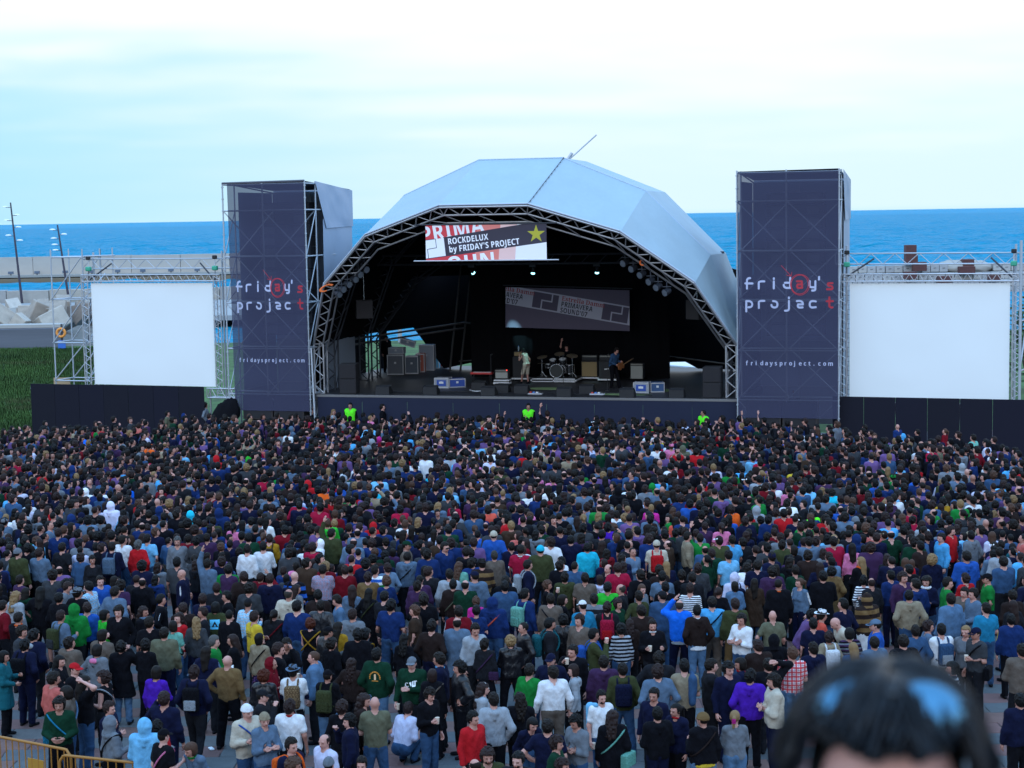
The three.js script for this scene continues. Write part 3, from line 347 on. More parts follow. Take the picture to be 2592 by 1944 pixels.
{ const g = onStage('keyboard', 'red keyboard on a thin black stand left of the small combo', 'keyboard', -3.15, 2.2, -4.9); box('body', 1.0, 0.09, 0.3, 0, 0.48, 0, M(0.5, 0.03, 0.03, 0.4), g, 0.02); box('key_bed', 0.8, 0.02, 0.12, 0.03, 0.53, 0.07, whitePaint, g, 0.005); for (const s of [-1, 1]) { tube('leg', V(-0.42, 0, s * 0.16), V(-0.36, 0.44, s * 0.05), 0.016, tolex, g); tube('leg', V(0.42, 0, s * 0.16), V(0.36, 0.44, s * 0.05), 0.016, tolex, g); } }
const wedge = new THREE.ExtrudeGeometry(new THREE.Shape([[-0.25, 0], [0.25, 0], [0.25, 0.12], [-0.1, 0.36], [-0.25, 0.3]].map((a) => new THREE.Vector2(...a))), { depth: 0.58, bevelEnabled: true, bevelSize: 0.012, bevelThickness: 0.012, bevelSegments: 1 }); wedge.translate(0, 0, -0.29); wedge.rotateY(Math.PI / 2);
[[-6.2, -0.5, 'leftmost wedge monitor on the stage edge'], [-4.13, -0.6, 'second wedge monitor from the left on the stage edge'], [-1.58, -0.5, 'third wedge monitor from the left on the stage edge'], [1.66, -0.45, 'fourth wedge monitor from the left on the stage edge'], [4.3, -0.35, 'fifth wedge monitor from the left on the stage edge'], [6.32, -0.4, 'rightmost wedge monitor on the stage edge'], [-1.3, -1.6, 'wedge monitor one row back in front of the small combo'], [-0.4, -1.4, 'wedge monitor one row back in front of the singer'], [2.35, -1.6, 'wedge monitor one row back in front of the tan cabinet'], [-2.6, -2.6, 'wedge monitor beside the keyboard']].forEach(([u, w, l]) => { const g = onStage('wedge_monitor', l, 'monitor', u, 2.2, w, 0, 'wedge monitors'); put('cabinet', wedge, tolex, g); const q = box('grille', 0.5, 0.36, 0.02, 0, 0.25, -0.06, grilleDark, g, 0.005); q.rotation.x = -Math.PI / 2 + 0.6; });
for (const [u, w, h, l] of [[-7.75, -0.5, 1.28, 'tall side-fill speaker at the left end of the stage edge'], [7.75, -0.5, 1.25, 'tall side-fill speaker at the right end of the stage edge']]) { const g = onStage('side_fill', l, 'speaker', u, 2.2, w, u < 0 ? 0.15 : 0, 'side-fill speakers'); for (let k = 0; k < 2; k++) { box('cabinet', 0.72, h / 2 - 0.005, 0.75, 0, h / 4 + (k * h) / 2, 0, M(0.014, 0.013, 0.016, 0.85), g, 0.02); box('grille', 0.66, h / 2 - 0.07, 0.02, 0, h / 4 + (k * h) / 2, 0.378, M(0.02, 0.018, 0.021, 0.95), g, 0.01); } }
for (const [u, y, w, r, l] of [[-7.55, 5.7, -2, 0.4, 'square speaker box hung under the left arch'], [6.9, 5.65, -2, -0.6, 'square speaker box hung under the right arch']]) { const g = onStage('hung_speaker', l, 'speaker', u, y, w, r, 'hung speakers'); box('cabinet', 0.72, 0.8, 0.6, 0, 0, 0, M(0.04, 0.037, 0.04, 0.8), g, 0.02); box('grille', 0.66, 0.74, 0.02, 0, 0, 0.303, M(0.055, 0.05, 0.055, 0.9), g, 0.01); tube('chain', V(0, 0.4, 0), V(0, 1.7, 0), 0.012, chrome, g); }
for (const [u, w, a, b, l] of [[0.33, -3.2, 0.95, 0.45, 'oval green rug left of the drum riser edge'], [5.15, -2.9, 1.0, 0.42, 'oval green rug around the right blue case'], [4.0, -1.2, 1.15, 0.32, 'long green rug at the right stage edge']]) { const g = new THREE.CylinderGeometry(1, 1, 0.012, 32); g.scale(a, 1, b); const o = single('stage_rug', g, M(0.16, 0.24, 0.1, 1), l, 'rug', 'green rugs'); o.position.copy(toWorld(u, 2.207, w)); o.rotation.y = ST.turn; }
for (const [u, w, h, l] of [[-2.2, -3.0, 1.45, 'thin microphone stand left of the singer'], [0.9, -3.4, 1.4, 'thin microphone stand in front of the drum kit'], [3.0, -2.6, 1.5, 'thin microphone stand by the guitarist'], [-0.95, -3.6, 1.5, 'thin microphone stand at the singer']]) { const g = onStage('microphone_stand', l, 'microphone stand', u, 2.2, w, 0, 'microphone stands'); put('base', once('micbase', () => new THREE.CylinderGeometry(0.13, 0.14, 0.03, 18)), tolex, g).position.y = 0.015; tube('pole', V(0, 0, 0), V(0, h, 0), 0.012, tolex, g); tube('microphone', V(0, h, 0), V(0.03, h + 0.02, -0.17), 0.022, M(0.1, 0.1, 0.1, 0.3, 0.6), g); }
{ const r = rng(31); for (const [pts, l, c] of [[[[-6, -1], [-4.6, -0.9], [-3, -1.4], [-1.8, -0.9]], 'black cable along the left stage edge', tolex], [[[-2.9, -2.1], [-2.5, -1.6], [-2.1, -1.8], [-1.8, -1.3]], 'white cable curling behind the wedge monitors', whitePaint], [[[0.8, -1.2], [2, -0.8], [3.5, -1.5], [5.2, -0.9]], 'black cable along the right stage edge', tolex]]) single('stage_cable', new THREE.TubeGeometry(new THREE.CatmullRomCurve3(pts.map(([u, w]) => toWorld(u, 2.225, w))), 40, 0.022, 6), c, l, 'cable'); }
for (const [u, w, c, l] of [[0.3, -0.9, [0.4, 0.4, 0.42], 'small pale effects pedal board near the stage edge centre'], [2.9, -1.0, [0.5, 0.52, 0.58], 'white pedal board in front of the guitarist']]) { const g = onStage('pedal_board', l, 'pedal board', u, 2.2, w); box('board', 0.6, 0.05, 0.3, 0, 0.03, 0, M(...c, 0.6), g, 0.01); for (let k = 0; k < 4; k++) box('pedal', 0.09, 0.06, 0.12, -0.21 + k * 0.14, 0.08, 0, [M(0.5, 0.05, 0.04), M(0.1, 0.2, 0.5), whitePaint, M(0.05, 0.05, 0.05)][k], g, 0.01); }
{ // white van behind the stage, seen under the lifted drape
  const g = onStage('white_van', 'white van parked behind the stage, seen under the lifted black drape', 'van', 5.0, 0, -16.5, -0.5);
  const s = new THREE.Shape([[-2.2, 0.35], [2.1, 0.35], [2.15, 0.95], [1.35, 1.15], [0.75, 1.95], [-2.15, 2.0], [-2.25, 1.0]].map((a) => new THREE.Vector2(...a))), b = new THREE.ExtrudeGeometry(s, { depth: 1.7, bevelEnabled: true, bevelSize: 0.08, bevelThickness: 0.08, bevelSegments: 2 }); b.translate(0, 0, -0.85); put('body', b, M(0.72, 0.73, 0.75, 0.3), g);
  const glass = M(0.03, 0.05, 0.07, 0.1); box('windscreen', 0.02, 0.85, 1.5, 1.12, 1.6, 0, glass, g, 0.005).rotation.z = 0.65; for (const z of [-0.945, 0.945]) box('side_window', 0.8, 0.5, 0.02, 0.35, 1.55, z, glass, g, 0.005);
  for (const x of [-1.4, 1.35]) for (const z of [-0.85, 0.85]) { const w = part('wheel', g), t = put('tyre', once('tyre', () => new THREE.TorusGeometry(0.26, 0.1, 8, 20)), tolex, w); put('rim', once('rim', () => { const q = new THREE.CylinderGeometry(0.18, 0.18, 0.1, 14); q.rotateX(Math.PI / 2); return q; }), chrome, w); w.position.set(x, 0.36, z); } for (const z of [-0.65, 0.65]) box('headlight', 0.1, 0.2, 0.3, 2.2, 0.85, z, M(0.7, 0.72, 0.75, 0.15), g, 0.05);
  const p = thing('backstage_pole', 'thin grey pole on the shore seen through the rear opening', 'pole'); p.position.set(-8.6, 0, -131); tube('shaft', V(0, 0, 0), V(0, 4.6, 0), 0.16, M(0.3, 0.33, 0.36, 0.6), p); put('cap', new THREE.SphereGeometry(0.2, 10, 8), M(0.3, 0.33, 0.36, 0.6), p).position.y = 4.6;
}
// ---------------------------------------------------------------- scaffold towers with printed mesh
const strokeText = (g, paths, sx, sy) => { for (const p of paths) { g.beginPath(); p.forEach(([c, ...a]) => (c === 'M' ? g.moveTo(a[0] * sx, a[1] * sy) : c === 'L' ? g.lineTo(a[0] * sx, a[1] * sy) : g.quadraticCurveTo(a[0] * sx, a[1] * sy, a[2] * sx, a[3] * sy))); g.stroke(); } };
const GL = { // letters of the sign, on a 10 x 14 grid, base line at y = 10
  f: [[['M', 2, 11], ['L', 2, 2], ['Q', 2, -1, 6, -1]], [['M', 0, 5], ['L', 9, 5.2]]], r: [[['M', 1, 11], ['L', 1, 4], ['Q', 2, 2.5, 8, 2.8]]], i: [[['M', 4, 11], ['L', 4, 3]], [['M', 4, -0.6], ['L', 4, 0.2]]], d: [[['M', 8.5, -1], ['L', 8.5, 10.5], ['L', 4, 10.5], ['Q', 0.5, 10, 0.5, 7]], [['M', 2, 4.6], ['L', 8, 4.6]]], a: [[['M', 1, 3], ['L', 7, 3], ['L', 7.5, 10.5], ['L', 2, 10.5], ['Q', 0.5, 8.5, 2, 6.6], ['L', 7, 6.6]]], y: [[['M', 1, 3], ['L', 1, 8], ['Q', 1.5, 10, 4, 10], ['L', 8, 10]], [['M', 8, 3], ['L', 8, 12], ['Q', 8, 14, 4, 13.6]]], s: [[['M', 8, 3], ['L', 3, 3], ['Q', 1, 4.5, 3, 6], ['L', 7, 6.8], ['Q', 9, 9, 7, 10.5], ['L', 1, 10.5]]],
  p: [[['M', 1, 15], ['L', 1, 3], ['L', 5, 3], ['Q', 8.5, 4, 8.5, 7], ['Q', 8, 10.5, 3.5, 10.2]]], o: [[['M', 3, 3], ['Q', 8.5, 3, 8.5, 7], ['Q', 8.5, 10.5, 4.5, 10.5], ['Q', 1, 10, 1, 7.5]]], j: [[['M', 7, 3], ['L', 7, 12], ['Q', 6.5, 14.5, 2, 14.2]], [['M', 7, -1], ['L', 7, -0.2]]], e: [[['M', 1, 3.2], ['Q', 8.5, 2, 8.5, 7], ['L', 2.5, 7], ['Q', 1, 10.6, 5, 10.6], ['L', 8, 10.4]]], c: [[['M', 8.5, 3.6], ['Q', 1, 1.8, 1, 7], ['Q', 1, 10.8, 5, 10.6], ['L', 8.5, 10.2]]], t: [[['M', 4, -1], ['L', 4, 9], ['Q', 4.5, 10.8, 8, 10.6]], [['M', 0.5, 3.4], ['L', 8.5, 3.4]]],
};
function scrimTexture(inset) {
  return canvas(650, 1536, (g, w, h) => {
    g.clearRect(0, 0, w, h); const base = 'rgba(66,68,90,0.8)'; g.fillStyle = base; g.fillRect(0, 0, w, h);
    g.lineCap = 'round'; g.lineJoin = 'round'; const row = (word, y, reds) => { [...word].forEach((ch, i) => { const x = 50 + i * 82.5; g.strokeStyle = reds.includes(i) ? '#b23a44' : '#b6b9d2'; g.lineWidth = 13; g.save(); g.translate(x, y); strokeText(g, GL[ch], 5.2, 5.4); g.restore(); }); };
    row('friday', 662, [4]); g.strokeStyle = '#b23a44'; g.lineWidth = 13; g.save(); g.translate(50 + 6.35 * 82.5, 676); strokeText(g, GL.s, 5, 5); g.restore(); g.strokeStyle = '#b6b9d2'; g.beginPath(); g.moveTo(528, 652); g.lineTo(527, 668); g.stroke();
    row('projec', 784, []); g.strokeStyle = '#b23a44'; g.save(); g.translate(50 + 6.35 * 82.5, 784); strokeText(g, GL.t, 5, 5.4); g.restore();
    g.strokeStyle = '#b23a44'; g.lineWidth = 4; for (const [q, e] of [[48, 0], [54, 4], [51, -3]]) { g.beginPath(); g.ellipse(403 + e, 698 + e * 0.6, q + 6, q + 10, 0.1 * e, 0, 7); g.stroke(); } g.beginPath(); g.moveTo(284, 580); g.lineTo(346, 644); g.moveTo(352, 622); g.lineTo(348, 646); g.lineTo(318, 640); g.stroke();
    g.fillStyle = '#b6b9d2'; g.font = 'bold 38px sans-serif'; [...'fridaysproject.com'].forEach((ch, i) => g.fillText(ch, 50 + i * 31.4, 1204));
  });
}
function tower(u0, u1, label, lettered, openL) {
  const t = onStage('scaffold_tower', label, 'scaffold tower', (u0 + u1) / 2, 0, 0.3, 0, 'sound towers'), W = (u1 - u0) / 2, D = 5.45, H = 11.2, LV = [0.2, 2.2, 4.15, 6.1, 8.05, 10.0, 11.1], mid = -0.05;
  const X = [-W, mid, W];
  for (const z of [0, -1.2, -D]) for (const x of X) { if (z === -1.2 && x === mid) continue; tube('standard', V(x, 0, z), V(x, H - (z < -2 ? 0.4 : 0), z), 0.034, steel, t); for (let k = 0; k < 22; k++) if (z === 0 && x !== mid) { const c = put('coupler', once('coupler', () => new THREE.CylinderGeometry(0.055, 0.055, 0.05, 8)), steel, t); c.position.set(x, 0.5 + k * 0.5, z); } }
  for (const y of LV) { tube('ledger', V(-W, y, 0), V(W, y, 0), 0.03, steel, t); tube('ledger', V(-W, y, -1.2), V(W, y, -1.2), 0.03, steel, t); for (const x of [-W, W]) { tube('transom', V(x, y, 0), V(x, y, -1.2), 0.03, steel, t); tube('transom', V(x, y, -1.2), V(x, y - (y > 10.5 ? 0.3 : 0), -D), 0.03, steel, t); } tube('ledger', V(-W, y - (y > 10.5 ? 0.3 : 0), -D), V(W, y - (y > 10.5 ? 0.3 : 0), -D), 0.03, steel, t); }
  for (let k = 0; k < 5; k++) { const a = LV[k], b = LV[k + 1]; tube('diagonal', V(-W, k % 2 ? a : b, -0.02), V(mid, k % 2 ? b : a, -0.02), 0.026, steel, t); tube('diagonal', V(mid, k % 2 ? a : b, -0.02), V(W, k % 2 ? b : a, -0.02), 0.026, steel, t); tube('diagonal', V(-W, k % 2 ? b : a, -1.2), V(mid, k % 2 ? a : b, -1.2), 0.026, steel, t); tube('diagonal', V(mid, k % 2 ? b : a, -1.2), V(W, k % 2 ? a : b, -1.2), 0.026, steel, t); for (const x of [-W, W]) tube('diagonal', V(x, a, 0), V(x, b, -1.2), 0.026, steel, t); }
  const il = openL ? 0.3 : 0.03, net = new THREE.MeshPhysicalMaterial({ specularIntensity: 0.3, map: lettered, transparent: true, roughness: 0.9, side: THREE.DoubleSide });
  put('printed_mesh', sheet(V(-W + il, 1.5, 0.06), V(W - 0.02, 1.5, 0.06), V(W - 0.02, 11.12, 0.06), V(-W + il * 0.8, 11.12, 0.06), 24, 48, (s, q, p) => 0.03 * fbm(p.x * 1.3, p.y * 0.7, 4, 3) + 0.02 * Math.sin(p.y * 3.2), 1), net, t);
  if (openL) put('top_roll', tubeGeo(V(-W, 11.16, 0), V(W, 11.2, 0), 0.05, 8), M(0.08, 0.08, 0.1, 0.9), t);
  const tarp = new THREE.MeshStandardMaterial({ color: C(0.3, 0.35, 0.44), roughness: 0.5, side: THREE.DoubleSide }), inner = M(0.02, 0.02, 0.028, 0.95, 0, { side: THREE.DoubleSide });
  const crease = (s, q, p, k) => 0.05 * fbm(p.x * 0.8 + p.z * 0.8, p.y * 0.5, k, 3) + 0.05 * Math.sin((p.z + p.x) * 2.2 + fbm(p.y, p.z, k, 2) * 3) * 0.5 + 0.015 * fbm(p.z * 5, p.y * 1.5, k, 2);
  put('side_tarpaulin', sheet(V(W + 0.05, 0.6, -1.7), V(W + 0.05, 0.6, -D), V(W + 0.05, 9.6, -D), V(W + 0.05, 9.6, -1.9), 20, 40, crease, 3), tarp, t); put('side_tarpaulin', sheet(V(W + 0.09, 9.2, -2.2), V(W + 0.09, 9.25, -D - 0.05), V(W + 0.09, 10.85, -D - 0.05), V(W + 0.09, 11.2, -1.0), 20, 12, crease, 9), tarp, t);
  put('side_tarpaulin', sheet(V(-W - 0.05, 0.6, -D), V(-W - 0.05, 0.6, -1.7), V(-W - 0.05, 10.8, -1.7), V(-W - 0.05, 10.8, -D), 16, 30, crease, 5), tarp, t);
  put('rear_tarpaulin', sheet(V(-W, 0.6, -D - 0.05), V(W, 0.6, -D - 0.05), V(W, 10.9, -D - 0.05), V(-W, 10.9, -D - 0.05), 20, 30, crease, 7), tarp, t);
  put('top_cover', sheet(V(-W, 11.16, 0.02), V(W, 11.2, 0.02), V(W, 10.9, -D), V(-W, 10.9, -D), 10, 14, crease, 8), M(0.1, 0.11, 0.15, 0.8, 0, { side: THREE.DoubleSide }), t);
  const sc = (u0 + u1) / 2, side = u0 < 0 ? 'left' : 'right';
  const arr = onStage('line_array', 'dark column of hung loudspeakers inside the ' + side + ' tower', 'loudspeaker', sc, 0, -1.6, 0, 'hung loudspeaker columns'); for (let k = 0; k < 12; k++) { const b = box('cabinet', 2.3, 0.46, 0.9, 0.1, 10.1 - k * 0.48, -0.5 + Math.max(0, k - 8) * -0.03, M(0.022, 0.022, 0.028, 0.7), arr, 0.03); for (const x of [-0.7, 0.7]) box('horn', 0.5, 0.3, 0.03, x, 0, 0.452, M(0.06, 0.065, 0.08, 0.6), b, 0.02); }
  for (let k = 0; k < 2; k++) for (let j = 0; j < 2; j++) { const s = onStage('bass_speaker', ['lower', 'upper'][j] + ' ' + (k ? 'right' : 'left') + ' bass cabinet at the foot of the ' + side + ' tower', 'loudspeaker', sc - 0.75 + k * 1.42 + (u0 < 0 ? 0.2 : -0.2), 0.02 + j * 1.1, 0.25 - 0.35, 0, 'bass cabinets'); box('cabinet', 1.36, 1.06, 0.85, 0, 0.54, 0, M(0.028, 0.022, 0.022, 0.75), s, 0.02); box('grille', 1.24, 0.94, 0.03, 0, 0.54, 0.42, M(0.016, 0.015, 0.018, 0.9), s, 0.01); }
  return t;
}
const scrimT = scrimTexture();
tower(-12.95, -9.23, 'left scaffold tower behind printed dark mesh with silver tarpaulin on its side', scrimT, true);
tower(8.85, 12.78, 'right scaffold tower fully covered in printed dark mesh', scrimT, false);
tag(tube('prop_pole', toWorld(-8.9, 0, 0.6), toWorld(-9.15, 4.2, 0.25), 0.04, steel), 'leaning steel pole at the inner foot of the left tower', 'pole');
// ---------------------------------------------------------------- video screens, gantries, hoardings
function screen(ox, oz, yBot, yTop, gy, side) {
  const turn = -0.3316, at = (g) => { g.position.set(ox, 0, oz); g.rotation.y = turn; return g; }, L = -3.0, R = 3.03;
  const s = at(thing('projection_screen', 'blank white projection screen in an aluminium truss frame on the ' + side + ' of the stage', 'screen', 'video screens'));
  put('screen_cloth', sheet(V(L, yBot, 0), V(R, yBot - 0.02, 0), V(R, yTop, 0), V(L, yTop, 0), 30, 24, (a, b, p) => 0.03 * fbm(p.x * 0.6, p.y * 0.6, 2, 2) + 0.006 * fbm(p.x * 3, p.y * 1.2, 5, 2), 1), new THREE.MeshStandardMaterial({ color: C(0.78, 0.8, 0.8), roughness: 0.85, side: THREE.DoubleSide }), s);
  const f = part('truss_frame', s), bk = (p) => p.clone().add(V(0, 0, -0.3));
  truss([V(L - 0.42, yBot - 0.3, 0.1), V(L - 0.42, yTop + 0.3, 0.1)], (p) => p.clone().add(V(0.32, 0, 0)), bk, f, 0.026, 0.014, 0.36); truss([V(R + 0.42, yBot - 0.3, 0.1), V(R + 0.42, yTop + 0.3, 0.1)], (p) => p.clone().add(V(-0.32, 0, 0)), bk, f, 0.026, 0.014, 0.36); truss([V(L - 0.42, yTop + 0.36, 0.1), V(R + 0.42, yTop + 0.36, 0.1)], (p) => p.clone().add(V(0, -0.28, 0)), bk, f, 0.026, 0.014, 0.36);
  for (let k = 0; k < 24; k++) { const y = yBot + 0.1 + (k * (yTop - yBot - 0.2)) / 23; tube('lacing', V(L, y, 0.005), V(L - 0.1, y, 0.1), 0.008, M(0.08, 0.08, 0.1), s); tube('lacing', V(R, y, 0.005), V(R + 0.1, y, 0.1), 0.008, M(0.08, 0.08, 0.1), s); } for (let k = 0; k < 30; k++) { const x = L + 0.1 + k * 0.2; tube('lacing', V(x, yTop, 0.005), V(x, yTop + 0.09, 0.1), 0.008, M(0.08, 0.08, 0.1), s); }
  const g = at(thing('truss_gantry', 'horizontal lattice gantry above the ' + side + ' screen', 'gantry', 'gantries')); truss([V(-3.6, gy, -0.3), V(3.75, gy - 0.02, -0.3)], (p) => p.clone().add(V(0, -0.42, 0)), (p) => p.clone().add(V(0, 0, -0.3)), g, 0.027, 0.017, 0.9, steel);
  for (const x of [-3.2, 3.2]) { tube('post', V(x, 0, -0.6), V(x, gy + 0.3, -0.6), 0.045, steel, g); tube('strut', V(x + (x < 0 ? 0 : -0.1), gy - 0.95, -0.1), V(x + (x < 0 ? 1.1 : -0.9), gy - 0.2, -0.3), 0.035, darkSteel, g); }
  for (const x of [-3.12, 3.15]) { const h = at(thing('chain_hoist', 'green chain hoist at the ' + (x < 0 ? 'left' : 'right') + ' end of the ' + side + ' gantry', 'hoist', 'chain hoists')); const o = part('motor', h); box('housing', 0.24, 0.2, 0.2, x, gy - 0.42, -0.05, M(0.04, 0.35, 0.22, 0.5), o, 0.05); box('hook_block', 0.2, 0.16, 0.14, x, gy + 0.05, -0.05, tolex, o, 0.04); tube('chain', V(x, gy - 0.52, -0.05), V(x, gy - 1.1, -0.05), 0.02, M(0.12, 0.12, 0.14), h); tube('chain', V(x, gy, -0.05), V(x, gy - 0.34, -0.05), 0.025, M(0.5, 0.5, 0.52), h); }
}
screen(-15.65, -74, 2.48, 6.95, 8.0, 'left'); screen(16.11, -65.5, 2.29, 6.74, 7.9, 'right');
const hoardM = [0, 1, 2].map((k) => new THREE.MeshPhysicalMaterial({ color: C(0.011, 0.0112, 0.019 + k * 0.0012), roughness: 0.85, specularIntensity: 0.3 }));
function hoarding(ox, oz, u0, u1, top, label) { const h = thing('hoarding', label, 'hoarding', 'black hoardings'); h.position.set(ox, 0, oz); h.rotation.y = -0.3316; const n = Math.round((u1 - u0) / 1.22), w = (u1 - u0) / n; for (let k = 0; k < n; k++) { box('panel', w - 0.012, top, 0.03, u0 + w * (k + 0.5), top / 2, 0.45 + (k % 2) * 0.004, hoardM[k % 3], h, 0.006); } for (let k = 0; k <= n; k += 2) { tube('stay', V(u0 + w * k, top - 0.2, 0.42), V(u0 + w * k, 0, -0.6), 0.03, steel, h); } }
hoarding(-15.65, -74, -6.04, 2.7, 2.5, 'long black hoarding below the left screen'); hoarding(16.11, -65.5, -3.6, 6.1, 2.34, 'long black hoarding below the right screen');
{ const loc = (g, ox, oz) => { g.position.set(ox, 0, oz); g.rotation.y = -0.3316; return g; };
  const s = loc(thing('side_scaffold', 'open steel scaffold standing left of the left screen', 'scaffold'), -15.65, -74), X = [-5.07, -3.45], Z = [-0.1, -1.5], LV = [2.6, 4.3, 6.23, 8.1];
  for (const x of [-5.07, -3.45]) for (const z of Z) tube('standard', V(x, 0, z), V(x, 8.45, z), 0.032, steel, s); tube('standard', V(-4.0, 0, -2.4), V(-4.0, 8.4, -2.4), 0.032, darkSteel, s); tube('standard', V(-2.1, 6.9, -0.4), V(-2.1, 8.5, -0.4), 0.032, steel, s);
  for (const y of LV) { for (const z of Z) tube('ledger', V(-5.07, y, z), V(-3.45, y, z), 0.03, steel, s); for (const x of X) tube('transom', V(x, y, Z[0]), V(x, y, Z[1]), 0.03, steel, s); } tube('ledger', V(-5.07, 8.1, -0.1), V(-2.0, 8.16, -0.4), 0.032, steel, s);
  for (let k = 0; k < 3; k++) { tube('diagonal', V(-5.07, LV[k], 0), V(-3.45, LV[k + 1], 0), 0.028, steel, s); tube('diagonal', V(-5.07, LV[k], -1.5), V(-3.45, LV[k + 1], -1.5), 0.028, steel, s); tube('diagonal', V(-3.45, LV[k], -0.1), V(-3.2, LV[k] + 1.1, -1.5), 0.028, steel, s); } tube('diagonal', V(-4.0, 6.2, -1.5), V(-3.3, 4.4, -0.1), 0.03, darkSteel, s);
  single('plywood_sheet', rbox(0.75, 0.4, 0.03, 0.005), M(0.42, 0.3, 0.18, 0.85), 'tan plywood offcut behind the left hoarding under the scaffold', 'plywood').position.copy(V(-5.5, 2.42, -1.2).applyAxisAngle(UPV, -0.3316).add(V(-15.65, 0, -74)));
  const b = loc(thing('base_truss', 'short horizontal aluminium truss beside the left tower foot', 'truss'), -15.65, -74); truss([V(2.75, 2.42, 0.3), V(4.1, 2.42, 0.3)], (p) => p.clone().add(V(0, -0.4, 0)), (p) => p.clone().add(V(0, 0, -0.4)), b, 0.03, 0.018, 0.4); tube('leg', V(2.8, 0, 0.1), V(2.8, 2.4, 0.1), 0.04, alu, b); tube('leg', V(4.05, 0, 0.1), V(4.05, 2.4, 0.1), 0.04, alu, b);
  const c = new THREE.SphereGeometry(1, 28, 20), P = c.attributes.position; for (let i = 0; i < P.count; i++) { const x = P.getX(i), y = P.getY(i), z = P.getZ(i), k = 1 + 0.25 * fbm(x * 2.2, y * 2.2, z * 2.2, 4); P.setXYZ(i, x * 0.62 * k + Math.max(0, y) * 0.35, Math.max(0, y * 1.05 * k + 0.95) + 0.12 * fbm(x * 6, z * 6, y * 3, 2), z * 0.5 * k); } c.computeVertexNormals(); single('black_tarpaulin', c, blackCloth, 'heap of black tarpaulin bunched at the foot of the left tower', 'tarpaulin').position.copy(toWorld(-13.15, 0, 0.6));
  const rp = loc(thing('end_post', 'tall steel scaffold post at the right edge of the picture', 'scaffold'), 16.11, -65.5); tube('standard', V(3.42, 0, 0.15), V(3.42, 8.35, 0.15), 0.055, steel, rp); tube('standard', V(3.62, 0, -0.9), V(3.62, 8.2, -0.9), 0.04, steel, rp); for (const y of [3.4, 5.3, 7.1]) tube('transom', V(3.42, y, 0.15), V(3.62, y, -0.9), 0.03, steel, rp); tube('diagonal', V(3.42, 3.4, 0.15), V(3.62, 5.3, -0.9), 0.03, steel, rp);
  const bush = thing('shrub', 'dark green shrub behind the right screen at the picture edge', 'shrub'); bush.position.set(27, 0, -88); const r = rng(62), leaf = []; for (let k = 0; k < 900; k++) { const a = r() * 6.28, e = r() * 1.5, rr = 1.2 + r() * 0.7, p = V(Math.cos(a) * Math.cos(e) * rr * 1.1, 2.2 + Math.sin(e) * rr * 1.7 - r() * 2, Math.sin(a) * Math.cos(e) * rr), q = new THREE.PlaneGeometry(0.26, 0.12); q.rotateX(r() * 3); q.rotateY(r() * 6); q.translate(p.x, p.y, p.z); leaf.push(q); } put('foliage', mergeGeometries(leaf), M(0.035, 0.085, 0.03, 0.8, 0, { side: THREE.DoubleSide }), bush); for (let k = 0; k < 5; k++) tube('stem', V(0, 0, 0), V(Math.cos(k * 1.3) * 0.8, 3, Math.sin(k * 1.3) * 0.8), 0.05, M(0.05, 0.035, 0.025), bush);
  single('red_board', rbox(0.5, 1.9, 0.06, 0.02), M(0.5, 0.02, 0.06, 0.6), 'red board behind the post at the right edge', 'board').position.copy(V(3.95, 3.2, -1).applyAxisAngle(UPV, -0.3316).add(V(16.11, 0, -65.5)));
}
{ // yellow crowd barriers at the lower left
  const paint = M(0.3, 0.125, 0.015, 0.5), barrier = (a, b, h, plate, label) => {
    const g = thing('crowd_barrier', label, 'barrier', 'yellow crowd barriers'), A = V(a[0], 0, a[1]), B = V(b[0], 0, b[1]), at = (t, y) => A.clone().lerp(B, t).setY(y), len = A.distanceTo(B), n = Math.round(len / 0.15), e = 0.12 / len;
    const path = new THREE.CatmullRomCurve3([at(0, 0.12), at(0, h - 0.14), at(0.15 * e * 4, h - 0.03), at(e, h), at(0.5, h), at(1 - e, h), at(1 - 0.15 * e * 4, h - 0.03), at(1, h - 0.14), at(1, 0.12)], false, 'catmullrom', 0.2); put('frame', new THREE.TubeGeometry(path, 90, 0.024, 8), paint, g); tube('bottom_rail', at(0, 0.18), at(1, 0.18), 0.02, paint, g);
    for (let k = 1; k < n; k++) tube('bar', at(k / n, 0.18), at(k / n, h - 0.01), 0.011, paint, g);
    const d = B.clone().sub(A).normalize(), p = V(-d.z, 0, d.x); for (const t of [0.06, 0.94]) tube('foot', at(t, 0.03).addScaledVector(p, -0.3), at(t, 0.03).addScaledVector(p, 0.3), 0.025, paint, g), tube('foot_post', at(t, 0.03), at(t, 0.2), 0.022, paint, g);
    if (plate) { const q = box('plate', 0.36, 0.24, 0.012, 0, 0, 0, M(0.34, 0.17, 0.015, 0.55), g, 0.004); q.position.copy(at(plate, 0.72)); q.rotation.y = Math.atan2(-d.z, d.x); } };
  barrier([-9.4, -28.05], [-7.25, -26.81], 1.1, 0.68, 'yellow crowd barrier with square plate at the lower left corner'); barrier([-7.42, -26.75], [-5.42, -26.04], 1.05, 0, 'yellow crowd barrier overlapping the first one at the lower left');
}
